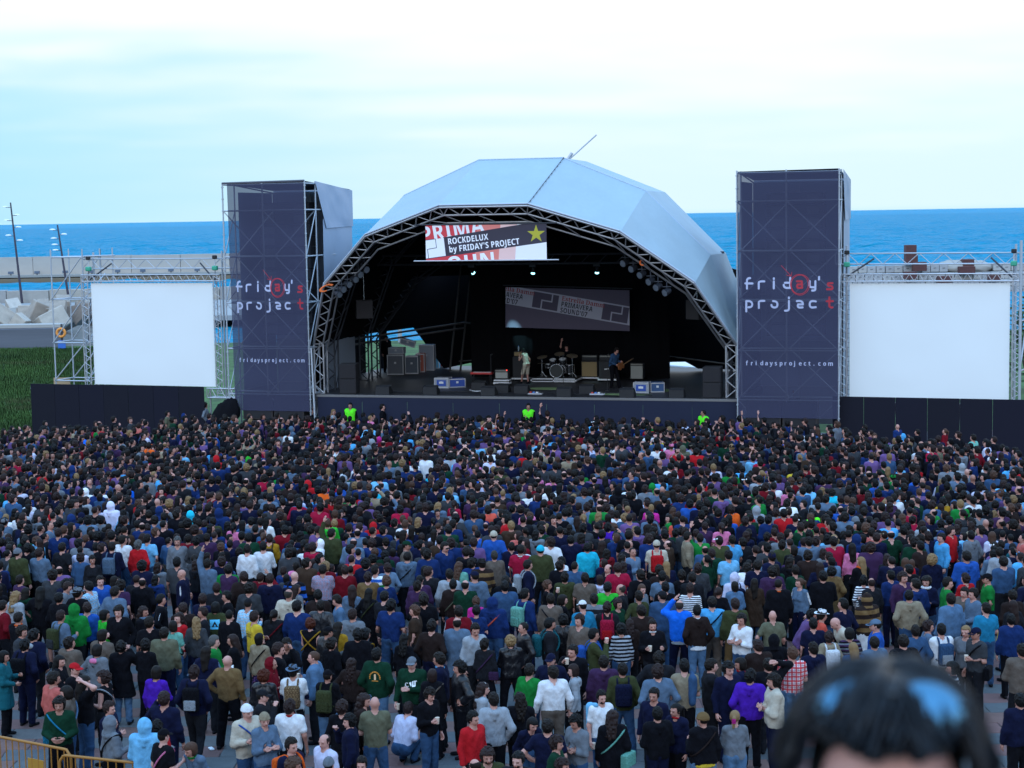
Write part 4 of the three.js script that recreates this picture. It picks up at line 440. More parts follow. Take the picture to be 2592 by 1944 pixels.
// ---------------------------------------------------------------- figures: distance fields meshed with surface nets
function surf(sdf, lo, hi, cell, uvOf) {
  const n = [0, 1, 2].map((k) => Math.ceil((hi[k] - lo[k]) / cell) + 2), [nx, ny, nz] = n, g = new Float32Array(nx * ny * nz), at = (i, j, k) => (k * ny + j) * nx + i;
  const px = (i) => lo[0] + (i - 0.5) * cell, py = (j) => lo[1] + (j - 0.5) * cell, pz = (k) => lo[2] + (k - 0.5) * cell;
  for (let k = 0; k < nz; k++) for (let j = 0; j < ny; j++) for (let i = 0; i < nx; i++) g[at(i, j, k)] = sdf(px(i), py(j), pz(k));
  const id = new Int32Array(nx * ny * nz).fill(-1), pos = [], nor = [], uv = [], idx = [];
  for (let k = 0; k < nz - 1; k++) for (let j = 0; j < ny - 1; j++) for (let i = 0; i < nx - 1; i++) {
    let m = 0; const v = [];
    for (let c = 0; c < 8; c++) { const q = g[at(i + (c & 1), j + ((c >> 1) & 1), k + (c >> 2))]; v.push(q); if (q < 0) m |= 1 << c; }
    if (m === 0 || m === 255) continue;
    let x = 0, y = 0, z = 0, s = 0;
    for (let a = 0; a < 8; a++) for (let b = 0; b < 3; b++) { const e = a | (1 << b); if (e === a || ((m >> a) & 1) === ((m >> e) & 1)) continue; const t = v[a] / (v[a] - v[e]); x += (a & 1) + (b === 0 ? t : 0); y += ((a >> 1) & 1) + (b === 1 ? t : 0); z += (a >> 2) + (b === 2 ? t : 0); s++; }
    x = px(i) + (x / s) * cell; y = py(j) + (y / s) * cell; z = pz(k) + (z / s) * cell;
    const h = cell * 0.45, d = [sdf(x + h, y, z) - sdf(x - h, y, z), sdf(x, y + h, z) - sdf(x, y - h, z), sdf(x, y, z + h) - sdf(x, y, z - h)], l = Math.hypot(...d) || 1;
    id[at(i, j, k)] = pos.length / 3; pos.push(x, y, z); nor.push(d[0] / l, d[1] / l, d[2] / l); uv.push(x, y);
  }
  const quad = (a, b, c, d, f) => { if (a < 0 || b < 0 || c < 0 || d < 0) return; if (f) idx.push(a, b, c, a, c, d); else idx.push(a, c, b, a, d, c); };
  for (let k = 1; k < nz - 1; k++) for (let j = 1; j < ny - 1; j++) for (let i = 1; i < nx - 1; i++) {
    const a = g[at(i, j, k)] < 0;
    if (i < nx - 1 && a !== g[at(i + 1, j, k)] < 0) quad(id[at(i, j - 1, k - 1)], id[at(i, j, k - 1)], id[at(i, j, k)], id[at(i, j - 1, k)], a);
    if (a !== g[at(i, j + 1, k)] < 0) quad(id[at(i - 1, j, k - 1)], id[at(i - 1, j, k)], id[at(i, j, k)], id[at(i, j, k - 1)], a);
    if (a !== g[at(i, j, k + 1)] < 0) quad(id[at(i - 1, j - 1, k)], id[at(i, j - 1, k)], id[at(i, j, k)], id[at(i - 1, j, k)], a);
  }
  const G = new THREE.BufferGeometry();
  G.setAttribute('position', new THREE.Float32BufferAttribute(pos, 3)); G.setAttribute('normal', new THREE.Float32BufferAttribute(nor, 3)); G.setAttribute('uv', new THREE.Float32BufferAttribute(uv, 2)); G.setIndex(idx); return G;
}
const smin = (a, b, k) => { const h = Math.max(k - Math.abs(a - b), 0); return Math.min(a, b) - (h * h) / (4 * k); };
function cap(p, x, y, z) { const dx = p[3] - p[0], dy = p[4] - p[1], dz = p[5] - p[2], l = dx * dx + dy * dy + dz * dz; let t = l ? ((x - p[0]) * dx + (y - p[1]) * dy + (z - p[2]) * dz) / l : 0; t = t < 0 ? 0 : t > 1 ? 1 : t; return Math.hypot(x - p[0] - dx * t, y - p[1] - dy * t, z - p[2] - dz * t) - p[6] - (p[7] - p[6]) * t; }
const caps = (list, k) => (x, y, z) => { let d = 9; for (const p of list) d = smin(d, cap(p, x, y, z), k); return d; };
const ell = (cx, cy, cz, a, b, c) => (x, y, z) => { const X = (x - cx) / a, Y = (y - cy) / b, Z = (z - cz) / c, q = Math.hypot(X, Y, Z); return (q - 1) * Math.min(a, b, c) * (0.55 + 0.45 * Math.max(a, b, c) / Math.min(a, b, c)); };

// arm positions: elbow and wrist for the left arm (+x), mirrored for the right one; the third entry is the hand
const ARM = {
  down: [[0.245, 1.14, -0.035], [0.26, 0.89, 0.045]], loose: [[0.27, 1.14, -0.05], [0.29, 0.9, 0.06]], pocket: [[0.29, 1.16, -0.1], [0.215, 0.95, 0.06]], fold: [[0.24, 1.13, 0.06], [-0.01, 1.18, 0.2]],
  cup: [[0.24, 1.13, 0.0], [0.17, 1.2, 0.25]], drink: [[0.26, 1.22, 0.2], [0.09, 1.46, 0.24]], phone: [[0.32, 1.27, 0.07], [0.145, 1.56, 0.08]], raise: [[0.27, 1.65, 0.06], [0.22, 1.9, 0.1]], clap: [[0.27, 1.62, 0.12], [0.045, 1.82, 0.2]],
  head: [[0.36, 1.6, 0.02], [0.12, 1.68, -0.08]], back: [[0.27, 1.16, -0.13], [0.07, 1.02, -0.17]], front: [[0.24, 1.13, 0.02], [0.09, 1.08, 0.24]], shade: [[0.33, 1.42, 0.18], [0.11, 1.7, 0.16]], hip: [[0.36, 1.2, -0.07], [0.2, 1.03, 0.02]],
};
const LEG = {
  stand: [[0.1, 0.49, 0.015], [0.11, 0.085, -0.02]], wide: [[0.14, 0.49, 0.02], [0.18, 0.085, -0.02]], stepF: [[0.1, 0.5, 0.14], [0.1, 0.1, 0.22]], stepB: [[0.095, 0.47, -0.02], [0.1, 0.13, -0.3]], rest: [[0.12, 0.49, 0.08], [0.17, 0.085, 0.07]],
  squat: [[0.17, 0.52, 0.34], [0.12, 0.09, 0.06]], bend: [[0.09, 0.48, 0.06], [0.1, 0.085, -0.02]],
};
const LEGS = { stand: ['stand', 'stand'], wide: ['wide', 'wide'], walk: ['stepF', 'stepB'], rest: ['rest', 'stand'], squat: ['squat', 'squat'], bend: ['bend', 'bend'] };
const mir = (p) => [-p[0], p[1], p[2]];
function upperPrims(sex) {
  return sex === 'f'
    ? [[0.055, 0.95, 0, 0.045, 1.08, 0, 0.108, 0.08], [-0.055, 0.95, 0, -0.045, 1.08, 0, 0.108, 0.08], [0.045, 1.08, 0, 0.07, 1.33, -0.005, 0.082, 0.092], [-0.045, 1.08, 0, -0.07, 1.33, -0.005, 0.082, 0.092], [0.07, 1.27, 0.06, 0.07, 1.24, 0.07, 0.05, 0.055], [-0.07, 1.27, 0.06, -0.07, 1.24, 0.07, 0.05, 0.055], [-0.14, 1.415, -0.01, 0.14, 1.415, -0.01, 0.05, 0.05], [0, 1.4, -0.015, 0, 1.54, 0.012, 0.06, 0.047]]
    : [[0.055, 0.97, 0, 0.06, 1.1, 0, 0.112, 0.104], [-0.055, 0.97, 0, -0.06, 1.1, 0, 0.112, 0.104], [0.06, 1.1, 0, 0.09, 1.34, -0.005, 0.104, 0.112], [-0.06, 1.1, 0, -0.09, 1.34, -0.005, 0.104, 0.112], [0, 1.08, 0.02, 0, 1.3, 0.015, 0.1, 0.1], [-0.168, 1.42, -0.01, 0.168, 1.42, -0.01, 0.057, 0.057], [0, 1.4, -0.015, 0, 1.55, 0.012, 0.072, 0.056]];
}
const shoulder = (sex) => (sex === 'f' ? 0.152 : 0.18);
function armPrims(sex, L, R, upTo = 2) {
  const s = sex === 'f' ? 0.84 : 1, out = [];
  [[ARM[L], 1], [ARM[R], -1]].forEach(([a, sg]) => {
    const k = sex === 'f' ? 0.88 : 1, S = [sg * shoulder(sex), 1.405, -0.01], E = [sg * a[0][0] * k, a[0][1], a[0][2]], W = [sg * a[1][0] * k, a[1][1], a[1][2]];
    if (upTo < 1) { out.push([...S, ...S.map((v, i) => mix(v, E[i], 0.62)), 0.054 * s, 0.05 * s]); return; }
    out.push([...S, ...E, 0.053 * s, 0.042 * s]); if (upTo > 1) out.push([...E, ...W, 0.041 * s, 0.029 * s]);
  });
  return out;
}
function legPrims(sex, legs) {
  const [a, b] = LEGS[legs], out = [], hx = sex === 'f' ? 0.088 : 0.085, dy = legs === 'squat' ? -0.6 : legs === 'bend' ? -0.01 : 0, hz = legs === 'squat' ? -0.16 : 0;
  [[LEG[a], 1], [LEG[b], -1]].forEach(([l, sg]) => { const H = [sg * hx, 0.9 + dy, hz], K = [sg * l[0][0], l[0][1], l[0][2]], A = [sg * l[1][0], l[1][1], l[1][2]]; out.push([...H, ...K, 0.1, 0.062], [...K, ...A, 0.06, 0.042]); });
  out.push([-0.06, 0.94 + dy, hz, 0.06, 0.94 + dy, hz, 0.11, 0.11]); return out;
}
// the head: skull, jaw, nose, ears, brow; origin at the neck joint, face towards +z
function headGeo(sex, cell) {
  return once('head' + sex + cell, () => {
    const f = sex === 'f', sk = ell(0, 0.135, -0.005, 0.077, 0.098, 0.097), jaw = ell(0, 0.075, 0.028, f ? 0.052 : 0.059, 0.062, 0.066), nk = caps([[0, -0.03, -0.015, 0, 0.06, 0.0, f ? 0.046 : 0.056, f ? 0.046 : 0.055]], 0.01);
    const feat = [[0, 0.118, 0.09, 0, 0.088, 0.108, 0.009, 0.014], [0.078, 0.12, -0.008, 0.08, 0.09, -0.004, 0.014, 0.01], [-0.078, 0.12, -0.008, -0.08, 0.09, -0.004, 0.014, 0.01], [-0.04, 0.137, 0.079, 0.04, 0.137, 0.079, 0.013, 0.013], [0, 0.033, 0.075, 0, 0.036, 0.075, 0.016, 0.016], [-0.018, 0.058, 0.086, 0.018, 0.058, 0.086, 0.009, 0.009]];
    const g = surf((x, y, z) => { let d = smin(smin(sk(x, y, z), jaw(x, y, z), 0.04), nk(x, y, z), 0.035); for (const p of feat) d = smin(d, cap(p, x, y, z), 0.014); for (const s of [-1, 1]) d = Math.max(d, 0.016 - Math.hypot(x - s * 0.032, y - 0.117, z - 0.106)); return d; }, [-0.1, -0.04, -0.12], [0.1, 0.25, 0.13], cell);
    const P = g.attributes.position, col = new Float32Array(P.count * 3);
    for (let i = 0; i < P.count; i++) {
      const x = Math.abs(P.getX(i)), y = P.getY(i), z = P.getZ(i); let c = [1, 1, 1];
      if (z > 0.055 && Math.hypot((x - 0.032) / 0.015, (y - 0.116) / 0.008) < 1) c = [0.2, 0.17, 0.16];
      else if (z > 0.06 && Math.hypot((x - 0.033) / 0.022, (y - 0.138) / 0.006) < 1) c = [0.35, 0.28, 0.24];
      else if (z > 0.06 && x < 0.028 && Math.abs(y - 0.058) < 0.011) c = [0.85, 0.5, 0.48];
      col.set(c, i * 3);
    }
    g.setAttribute('color', new THREE.BufferAttribute(col, 3)); return g;
  });
}
// a hand: palm, four fingers of different length, thumb; wrist at the origin, fingers towards -y, palm towards +z (left hand)
function handGeo(kind, cell) {
  return once('hand' + kind + cell, () => {
    const list = [[-0.022, -0.035, 0, -0.026, -0.075, 0, 0.02, 0.016], [0.012, -0.035, 0, 0.02, -0.075, 0, 0.02, 0.017], [0, 0.01, 0, 0, -0.035, 0, 0.026, 0.025]];
    const curl = kind === 'grip' ? 1.25 : kind === 'flat' ? 0.08 : 0.45;
    [[-0.033, 0.058, 0.0085], [-0.012, 0.072, 0.0092], [0.011, 0.077, 0.0095], [0.031, 0.068, 0.0092]].forEach(([x, len, r]) => {
      let y = -0.078, z = 0, a = 0.1; for (let s = 0; s < 3; s++) { a += curl * (s ? 0.9 : 0.55); const l = len * [0.45, 0.32, 0.23][s], y2 = y - Math.cos(a) * l, z2 = z + Math.sin(a) * l; list.push([x, y, z, x * 1.06, y2, z2, r, r * 0.92]); y = y2; z = z2; }
    });
    list.push([0.022, -0.02, 0.008, 0.046, -0.05, 0.022, 0.014, 0.011], [0.046, -0.05, 0.022, kind === 'grip' ? 0.034 : 0.052, -0.08, 0.04, 0.011, 0.0095]);
    return surf(caps(list, 0.008), [-0.06, -0.17, -0.04], [0.075, 0.045, 0.09], cell);
  });
}
function whiten(g) { if (!g.attributes.color) g.setAttribute('color', new THREE.BufferAttribute(new Float32Array(g.attributes.position.count * 3).fill(1), 3)); return g; }
const upperMove = { squat: [0, -0.6, -0.14, 0.42], bend: [0, -0.02, -0.1, 0.5], lean: [0, 0, -0.04, 0.22] };
function moveOf(legs) { const u = upperMove[legs]; const m = new THREE.Matrix4(); if (!u) return m; const piv = new THREE.Matrix4().makeTranslation(0, 0.95, 0), un = new THREE.Matrix4().makeTranslation(0, -0.95, 0); return new THREE.Matrix4().makeTranslation(u[0], u[1], u[2]).multiply(piv).multiply(new THREE.Matrix4().makeRotationX(u[3])).multiply(un); }
const HANDKIND = { cup: 'grip', drink: 'grip', phone: 'grip', raise: 'flat', clap: 'flat', shade: 'flat' };
// lod: 0 near, 1 middle distance, 2 far
const CELL = [{ head: 0.011, hand: 0.0095, torso: 0.045, cloth: 0.023, hair: 0.0125, shoe: 0.02 }, { head: 0.017, hand: 0.014, torso: 0.06, cloth: 0.036, hair: 0.02, shoe: 0.035 }, { head: 0.024, hand: 0.024, torso: 0.06, cloth: 0.05, hair: 0.028, shoe: 0.05 }];
function headMatrix(legs, yaw, pitch = 0) { const m = moveOf(legs); m.multiply(new THREE.Matrix4().makeTranslation(0, 1.5, 0.0)); m.multiply(new THREE.Matrix4().makeRotationY(yaw)); const u = upperMove[legs]; m.multiply(new THREE.Matrix4().makeRotationX((u ? -u[3] * 0.6 : 0) + pitch)); m.multiply(new THREE.Matrix4().makeScale(0.95, 0.95, 0.95)); return m; }
function handMatrix(sex, kind, sg) {                                       // frame of a hand at the wrist
  const k = sex === 'f' ? 0.88 : 1, a = ARM[kind], E = V(sg * a[0][0] * k, a[0][1], a[0][2]), W = V(sg * a[1][0] * k, a[1][1], a[1][2]);
  const y = E.clone().sub(W).normalize(), inward = V(-sg, 0, 0.15); if (kind === 'cup' || kind === 'drink') inward.set(-sg, 0.2, 0.2); if (kind === 'raise' || kind === 'clap') inward.set(-sg * 0.6, 0, 0.8);
  const z = inward.addScaledVector(y, -inward.dot(y)).normalize(), x = y.clone().cross(z);
  return new THREE.Matrix4().makeBasis(sg > 0 ? x : x.negate(), y, z).setPosition(W);
}
function flipped(g) { const q = g.clone(), i = q.index.array; for (let k = 0; k < i.length; k += 3) { const t = i[k]; i[k] = i[k + 1]; i[k + 1] = t; } return q; }
function bodyGeo(sex, L, R, legs, yaw, pitch, lod) {
  return once(['body', sex, L, R, legs, yaw.toFixed(2), pitch.toFixed(2), lod].join(), () => {
    const c = CELL[lod], um = moveOf(legs);
    const up = once(['up', sex, L, R, lod].join(), () => whiten(surf(caps([...upperPrims(sex), ...armPrims(sex, L, R)], 0.035), [-0.5, 0.85, -0.35], [0.5, 2.0, 0.42], lod ? c.torso : 0.03)));
    const low = once(['low', sex, legs, lod].join(), () => whiten(surf(caps(legPrims(sex, legs), 0.03), [-0.35, 0.0, -0.45], [0.35, 1.1, 0.5], c.torso)));
    const list = [up.clone().applyMatrix4(um), low.clone(), headGeo(sex, c.head).clone().applyMatrix4(headMatrix(legs, yaw, pitch))];
    [[L, 1], [R, -1]].forEach(([k, sg]) => { const h = whiten(handGeo(HANDKIND[k] || 'rest', c.hand)).clone(); const s = sex === 'f' ? 0.9 : 1, m = handMatrix(sex, k, sg); m.multiply(new THREE.Matrix4().makeScale(s, s, s)); h.applyMatrix4(um.clone().multiply(m)); list.push(sg > 0 ? h : flipped(h)); });
    return mergeGeometries(list);
  });
}
const foldNoise = (x, y, z, s) => noise3(x * 9 + s, y * 5.5, z * 9) * 0.55 + noise3(x * 17 + s, y * 12 + 5, z * 17) * 0.3;
function topGeo(sex, L, R, type, legs, lod) {                              // tee, long, hoodie, jacket, coat, vest (sleeveless)
  return once(['top', sex, L, R, type, legs, lod].join(), () => {
    const g = once(['topraw', sex, L, R, type, lod].join(), () => {
      const loose = { tee: 0.016, long: 0.015, hoodie: 0.024, jacket: 0.026, coat: 0.028, vest: 0.013, hivis: 0.03, under: 0.003 }[type], hem = { tee: 0.89, long: 0.9, hoodie: 0.88, jacket: 0.87, coat: 0.58, vest: 0.92, hivis: 0.98, under: 0.95 }[type];
      const tx = sex === 'f' ? 0.9 : 1, base = [...upperPrims(sex).slice(0, -1), [0.055 * tx, 1.462, -0.02, 0.15 * tx, 1.425, -0.012, 0.03, 0.045], [-0.055 * tx, 1.462, -0.02, -0.15 * tx, 1.425, -0.012, 0.03, 0.045]], list = type === 'vest' || type === 'hivis' ? base : [...base, ...armPrims(sex, L, R, type === 'tee' ? 0 : 2)];
      if (type === 'coat') list.push([0.07, 1.0, 0, 0.12, 0.55, 0, 0.1, 0.12], [-0.07, 1.0, 0, -0.12, 0.55, 0, 0.1, 0.12], [0, 1.0, 0, 0, 0.55, 0, 0.1, 0.14]);
      else if (type !== 'vest') list.push([0.06, 1.1, 0, 0.075, 0.86, 0, 0.1, 0.104], [-0.06, 1.1, 0, -0.075, 0.86, 0, 0.1, 0.104]);
      const hood = type === 'hoodie' ? [[0.085, 1.455, 0.01, 0.06, 1.43, -0.09, 0.03, 0.045], [-0.085, 1.455, 0.01, -0.06, 1.43, -0.09, 0.03, 0.045], [0.06, 1.43, -0.09, -0.06, 1.43, -0.09, 0.045, 0.045], [0, 1.42, -0.11, 0, 1.34, -0.125, 0.05, 0.03]] : type === 'jacket' || type === 'coat' ? [[0.06, 1.475, 0.01, 0.05, 1.47, -0.055, 0.02, 0.022], [-0.06, 1.475, 0.01, -0.05, 1.47, -0.055, 0.02, 0.022], [0.05, 1.47, -0.055, -0.05, 1.47, -0.055, 0.022, 0.022]] : [];
      const wr = [];
      if (type !== 'tee' && type !== 'vest' && type !== 'hivis') [[L, 1], [R, -1]].forEach(([k, sg]) => { const q = sex === 'f' ? 0.88 : 1, a = ARM[k]; wr.push([V(sg * a[1][0] * q, a[1][1], a[1][2]), V(a[1][0] - a[0][0], a[1][1] - a[0][1], a[1][2] - a[0][2]).setX(sg * (a[1][0] - a[0][0])).normalize()]); });
      const seed = L.length * 3 + R.length * 7 + type.length, B = caps(list, 0.035), Hd = caps(hood, 0.03);
      return surf((x, y, z) => {
        let d = B(x, y, z) - loose - foldNoise(x, y, z, seed) * (type === 'vest' || type === 'under' ? 0.004 : 0.014) * (1 + 0.5 * ss(1.15, 0.9, y));
        d = Math.max(d, hem + 0.006 * Math.sin(x * 9 + seed) - y, Math.min(0.064 - Math.hypot(x, z + 0.005), y - 1.455 + Math.max(0, z) * 0.6));
        if (hood.length) d = smin(d, Hd(x, y, z), 0.02);
        for (const [w, n] of wr) { const q = (x - w.x) * n.x + (y - w.y) * n.y + (z - w.z) * n.z; if (Math.hypot(x - w.x, y - w.y, z - w.z) < 0.12) d = Math.max(d, q + 0.002); }
        return d;
      }, [-0.5, hem - 0.03, -0.36], [0.5, 2.0, 0.42], CELL[lod].cloth);
    });
    return g.clone().applyMatrix4(moveOf(legs));
  });
}
function legsGeo(sex, legs, type, lod) {                                   // trousers, shorts, skirt
  return once(['legs', sex, legs, type, lod].join(), () => {
    const L = legPrims(sex, legs), dy = legs === 'squat' ? -0.6 : 0;
    if (type === 'skirt') { const l = caps([[0, 0.98, 0, 0, 0.56, 0.01, 0.12, 0.2], [0.05, 0.95, 0, 0.1, 0.56, 0, 0.1, 0.14], [-0.05, 0.95, 0, -0.1, 0.56, 0, 0.1, 0.14]], 0.04); return surf((x, y, z) => Math.max(l(x, y, z) - noise3(x * 12, y * 3, z * 12) * 0.014, 0.5 - y, y - 1.04), [-0.35, 0.45, -0.35], [0.35, 1.06, 0.35], CELL[lod].cloth); }
    const B = caps(L, 0.028), low = type === 'shorts' ? 0.46 : 0.035, hs = type === 'shorts' ? 0.02 : 0.016;
    return surf((x, y, z) => { const t = ss(0.6, 0.1, y); return Math.max(B(x, y, z) - hs - 0.012 * t - foldNoise(x, y * 1.3, z, 11) * (0.008 + 0.013 * t), low - y, y - 1.03 - dy); }, [-0.38, low - 0.02, -0.48], [0.38, 1.08, 0.52], CELL[lod].cloth);
  });
}
function shoeGeo(sex, legs, lod) {
  return once(['shoe', sex, legs, lod].join(), () => {
    const [a, b] = LEGS[legs], list = []; [[LEG[a], 1], [LEG[b], -1]].forEach(([l, sg]) => { const [x, y, z] = l[1], o = y - 0.085; list.push([sg * x, 0.035 + o, z - 0.045, sg * (x + 0.03), 0.032 + o, z + 0.15, 0.04, 0.036], [sg * x, 0.05 + o, z - 0.02, sg * x, 0.09 + o, z - 0.01, 0.04, 0.042]); });
    const B = caps(list, 0.02); return surf((x, y, z) => Math.max(B(x, y, z), 0.002 - y), [-0.32, -0.01, -0.45], [0.32, 0.3, 0.42], CELL[lod].shoe);
  });
}
// hair and head coverings, in the frame of the head
function hairGeo(kind, lod, pony) {
  return once(['hair', kind, lod].join(), () => {
    const sk = ell(0, 0.14, -0.012, 0.081, 0.102, 0.102), c = CELL[lod].hair;
    let fn, lo = [-0.14, -0.02, -0.17], hi = [0.14, 0.3, 0.15];
    const cut = (d, x, y, z, line) => Math.max(d, Math.min(z - 0.028, line - y));     // leaves the face free
    if (kind === 'buzz') fn = (x, y, z) => { let d = sk(x, y, z) - 0.003; d = Math.max(d, 0.06 - y + Math.max(0, z) * 1.2); return cut(d, x, y, z, 0.19); };
    else if (kind === 'balding') fn = (x, y, z) => { let d = sk(x, y, z) - 0.008; return Math.max(d, 0.045 - y + Math.max(0, z) * 1.2, y - 0.185 - Math.max(0, -z - 0.04) * 0.5, z - 0.025); };
    else if (kind === 'short') fn = (x, y, z) => { let d = sk(x, y, z) - 0.015 - noise3(x * 52, y * 40, z * 52) * 0.011 - Math.max(0, y - 0.17) * 0.12; if (z < 0.01) d = smin(d, cap([0, 0.1, -0.05, 0, 0.055, -0.052, 0.062, 0.05], x, y, z), 0.02); d = Math.max(d, 0.035 - y + Math.max(0, z + 0.02) * 1.5); return cut(d, x, y, z, 0.185); };
    else if (kind === 'messy') fn = (x, y, z) => { let d = sk(x, y, z) - 0.024 - noise3(x * 42, y * 34, z * 42) * 0.02; if (z < 0.01) d = smin(d, cap([0, 0.1, -0.05, 0, 0.03, -0.055, 0.07, 0.055], x, y, z), 0.02); d = Math.max(d, 0.012 - y + Math.max(0, z) * 1.3); return cut(d, x, y, z, 0.172); };
    else if (kind === 'curly' || kind === 'afro') { const e = kind === 'afro' ? 0.055 : 0.036; fn = (x, y, z) => { let d = sk(x, y, z) - e - noise3(x * 48, y * 48, z * 48) * 0.016 - noise3(x * 24, y * 24, z * 24) * 0.012; d = Math.max(d, 0.01 - y + Math.max(0, z) * 1.1); return cut(d, x, y, z, 0.175); }; lo = [-0.18, -0.06, -0.2]; hi = [0.18, 0.34, 0.18]; }
    else if (kind === 'bob') fn = (x, y, z) => { const b = ell(0, 0.1, -0.02, 0.095, 0.14, 0.105); let d = Math.min(sk(x, y, z) - 0.016, b(x, y, z)) - noise3(x * 30, y * 9, z * 30) * 0.008; d = Math.max(d, 0.0 - y + Math.max(0, z) * 0.7); return cut(d, x, y, z, 0.17); };
    else if (kind === 'long' || kind === 'wavy') { const len = caps([[0, 0.14, -0.03, 0, -0.02, -0.075, 0.095, 0.08], [0.045, 0.05, -0.05, 0.06, -0.2, -0.105, 0.055, 0.035], [-0.045, 0.05, -0.05, -0.06, -0.2, -0.105, 0.055, 0.035], [0, 0, -0.08, 0, -0.24, -0.125, 0.06, 0.035]], 0.03), a = kind === 'wavy' ? 0.017 : 0.008; fn = (x, y, z) => { let d = Math.min(sk(x, y, z) - 0.016, len(x, y, z)) - noise3(x * 34, y * (kind === 'wavy' ? 26 : 7), z * 34) * a; d = Math.max(d, Math.max(0, z) * 1.2 - y - 0.02 - (z < 0.0 ? 9 : 0)); return cut(d, x, y, z, 0.172); }; lo = [-0.16, -0.32, -0.22]; hi = [0.16, 0.3, 0.14]; }
    else if (kind === 'ponytail') { const tail = caps([[0, 0.15, -0.11, 0, 0.12, -0.15, 0.028, 0.035], [0, 0.12, -0.15, 0.01, -0.04, -0.15, 0.035, 0.022]], 0.02); fn = (x, y, z) => { let d = sk(x, y, z) - 0.01 - noise3(x * 30, y * 12, z * 30) * 0.004; d = Math.max(d, 0.055 - y + Math.max(0, z) * 1.4); d = cut(d, x, y, z, 0.185); return smin(d, tail(x, y, z), 0.015); }; lo = [-0.14, -0.1, -0.21]; }
    else if (kind === 'beanie') fn = (x, y, z) => { const d = ell(0, 0.155, -0.015, 0.092, 0.108, 0.112)(x, y, z) - noise3(x * 20, y * 20, z * 20) * 0.003; return Math.max(d, 0.135 - y + z * 0.12) - (y < 0.17 ? 0.004 : 0); };
    else if (kind === 'cap') fn = (x, y, z) => { const d = Math.max(ell(0, 0.155, -0.008, 0.09, 0.098, 0.112)(x, y, z), 0.155 - y), v = Math.max(Math.abs(y - 0.165 + z * 0.12 - 0.008 + x * x * 2.2) - 0.008, Math.hypot(x / 0.085, (z - 0.09) / 0.095) * 0.09 - 0.09, 0.05 - z); return Math.min(d, v); }, hi = [0.14, 0.3, 0.24];
    else if (kind === 'hood') fn = (x, y, z) => { const o = ell(0, 0.125, -0.03, 0.115, 0.15, 0.125)(x, y, z) - noise3(x * 16, y * 16, z * 16) * 0.007, nk = cap([0, 0.02, -0.03, 0, -0.06, -0.03, 0.095, 0.12], x, y, z), i = ell(0, 0.12, 0.03, 0.086, 0.118, 0.11)(x, y, z); let d = smin(o, nk, 0.04); return Math.max(d, -i, z > 0.045 ? z - 0.062 : -9, -0.06 - y); }, lo = [-0.17, -0.1, -0.2];
    else if (kind === 'beard') fn = (x, y, z) => { const d = ell(0, 0.07, 0.028, 0.064, 0.066, 0.075)(x, y, z) - noise3(x * 40, y * 40, z * 40) * 0.003; return Math.max(d, 0.0 - z, y - 0.085 + Math.max(0, 0.02 - Math.abs(Math.abs(x) - 0.06)) * 2, -Math.max(Math.abs(y - 0.058) - 0.008, Math.abs(x) - 0.02)); };
    return surf(fn, lo, hi, c);
  });
}
const fedoraGeo = once('fedora', () => { const p = [[0.001, 0.265], [0.05, 0.268], [0.078, 0.255], [0.088, 0.19], [0.093, 0.175], [0.15, 0.172], [0.152, 0.167], [0.09, 0.165], [0.085, 0.165]].map((a) => new THREE.Vector2(...a)); const g = new THREE.LatheGeometry(p, 28); const P = g.attributes.position; for (let i = 0; i < P.count; i++) { const x = P.getX(i), z = P.getZ(i); let y = P.getY(i); if (y > 0.24) y -= 0.022 * Math.exp(-(x * x) / 0.0006); if (Math.hypot(x, z) > 0.11) y += (Math.abs(x) - 0.05) * 0.18; P.setXYZ(i, x, y, z * 1.13 - 0.01); } g.computeVertexNormals(); return g; });
const bandGeo = new THREE.CylinderGeometry(0.0925, 0.0945, 0.026, 28, 1, true); bandGeo.scale(1, 1, 1.13); bandGeo.translate(0, 0.187, -0.01);
const packGeo = rbox(0.3, 0.42, 0.16, 0.06), pocketGeo = rbox(0.22, 0.18, 0.05, 0.02);
const strapGeo = (sg) => once('strap' + sg, () => new THREE.TubeGeometry(new THREE.CatmullRomCurve3([V(sg * 0.1, 1.34, -0.16), V(sg * 0.1, 1.46, -0.1), V(sg * 0.1, 1.485, -0.01), V(sg * 0.105, 1.44, 0.1), V(sg * 0.12, 1.28, 0.15), V(sg * 0.16, 1.12, 0.08), V(sg * 0.13, 1.08, -0.13)]), 24, 0.02, 5));
const slingGeo = (sg) => once('sling' + sg, () => { const pts = []; for (let i = 0; i < 14; i++) { const a = (i / 14) * Math.PI * 2, x = Math.sin(a) * 0.205, q = Math.cos(a); pts.push(V(sg * x * 0.98, 1.24 - x * 1.02 * 1.05, q * 0.15 - 0.0)); } return new THREE.TubeGeometry(new THREE.CatmullRomCurve3(pts, true), 48, 0.015, 5, true); });
const bagGeo = rbox(0.34, 0.24, 0.11, 0.03), purseGeo = rbox(0.22, 0.18, 0.08, 0.03);
const cupGeo = new THREE.CylinderGeometry(0.04, 0.03, 0.11, 14), phoneGeo = rbox(0.045, 0.1, 0.016, 0.006), paperGeo = new THREE.BoxGeometry(0.21, 0.003, 0.15);
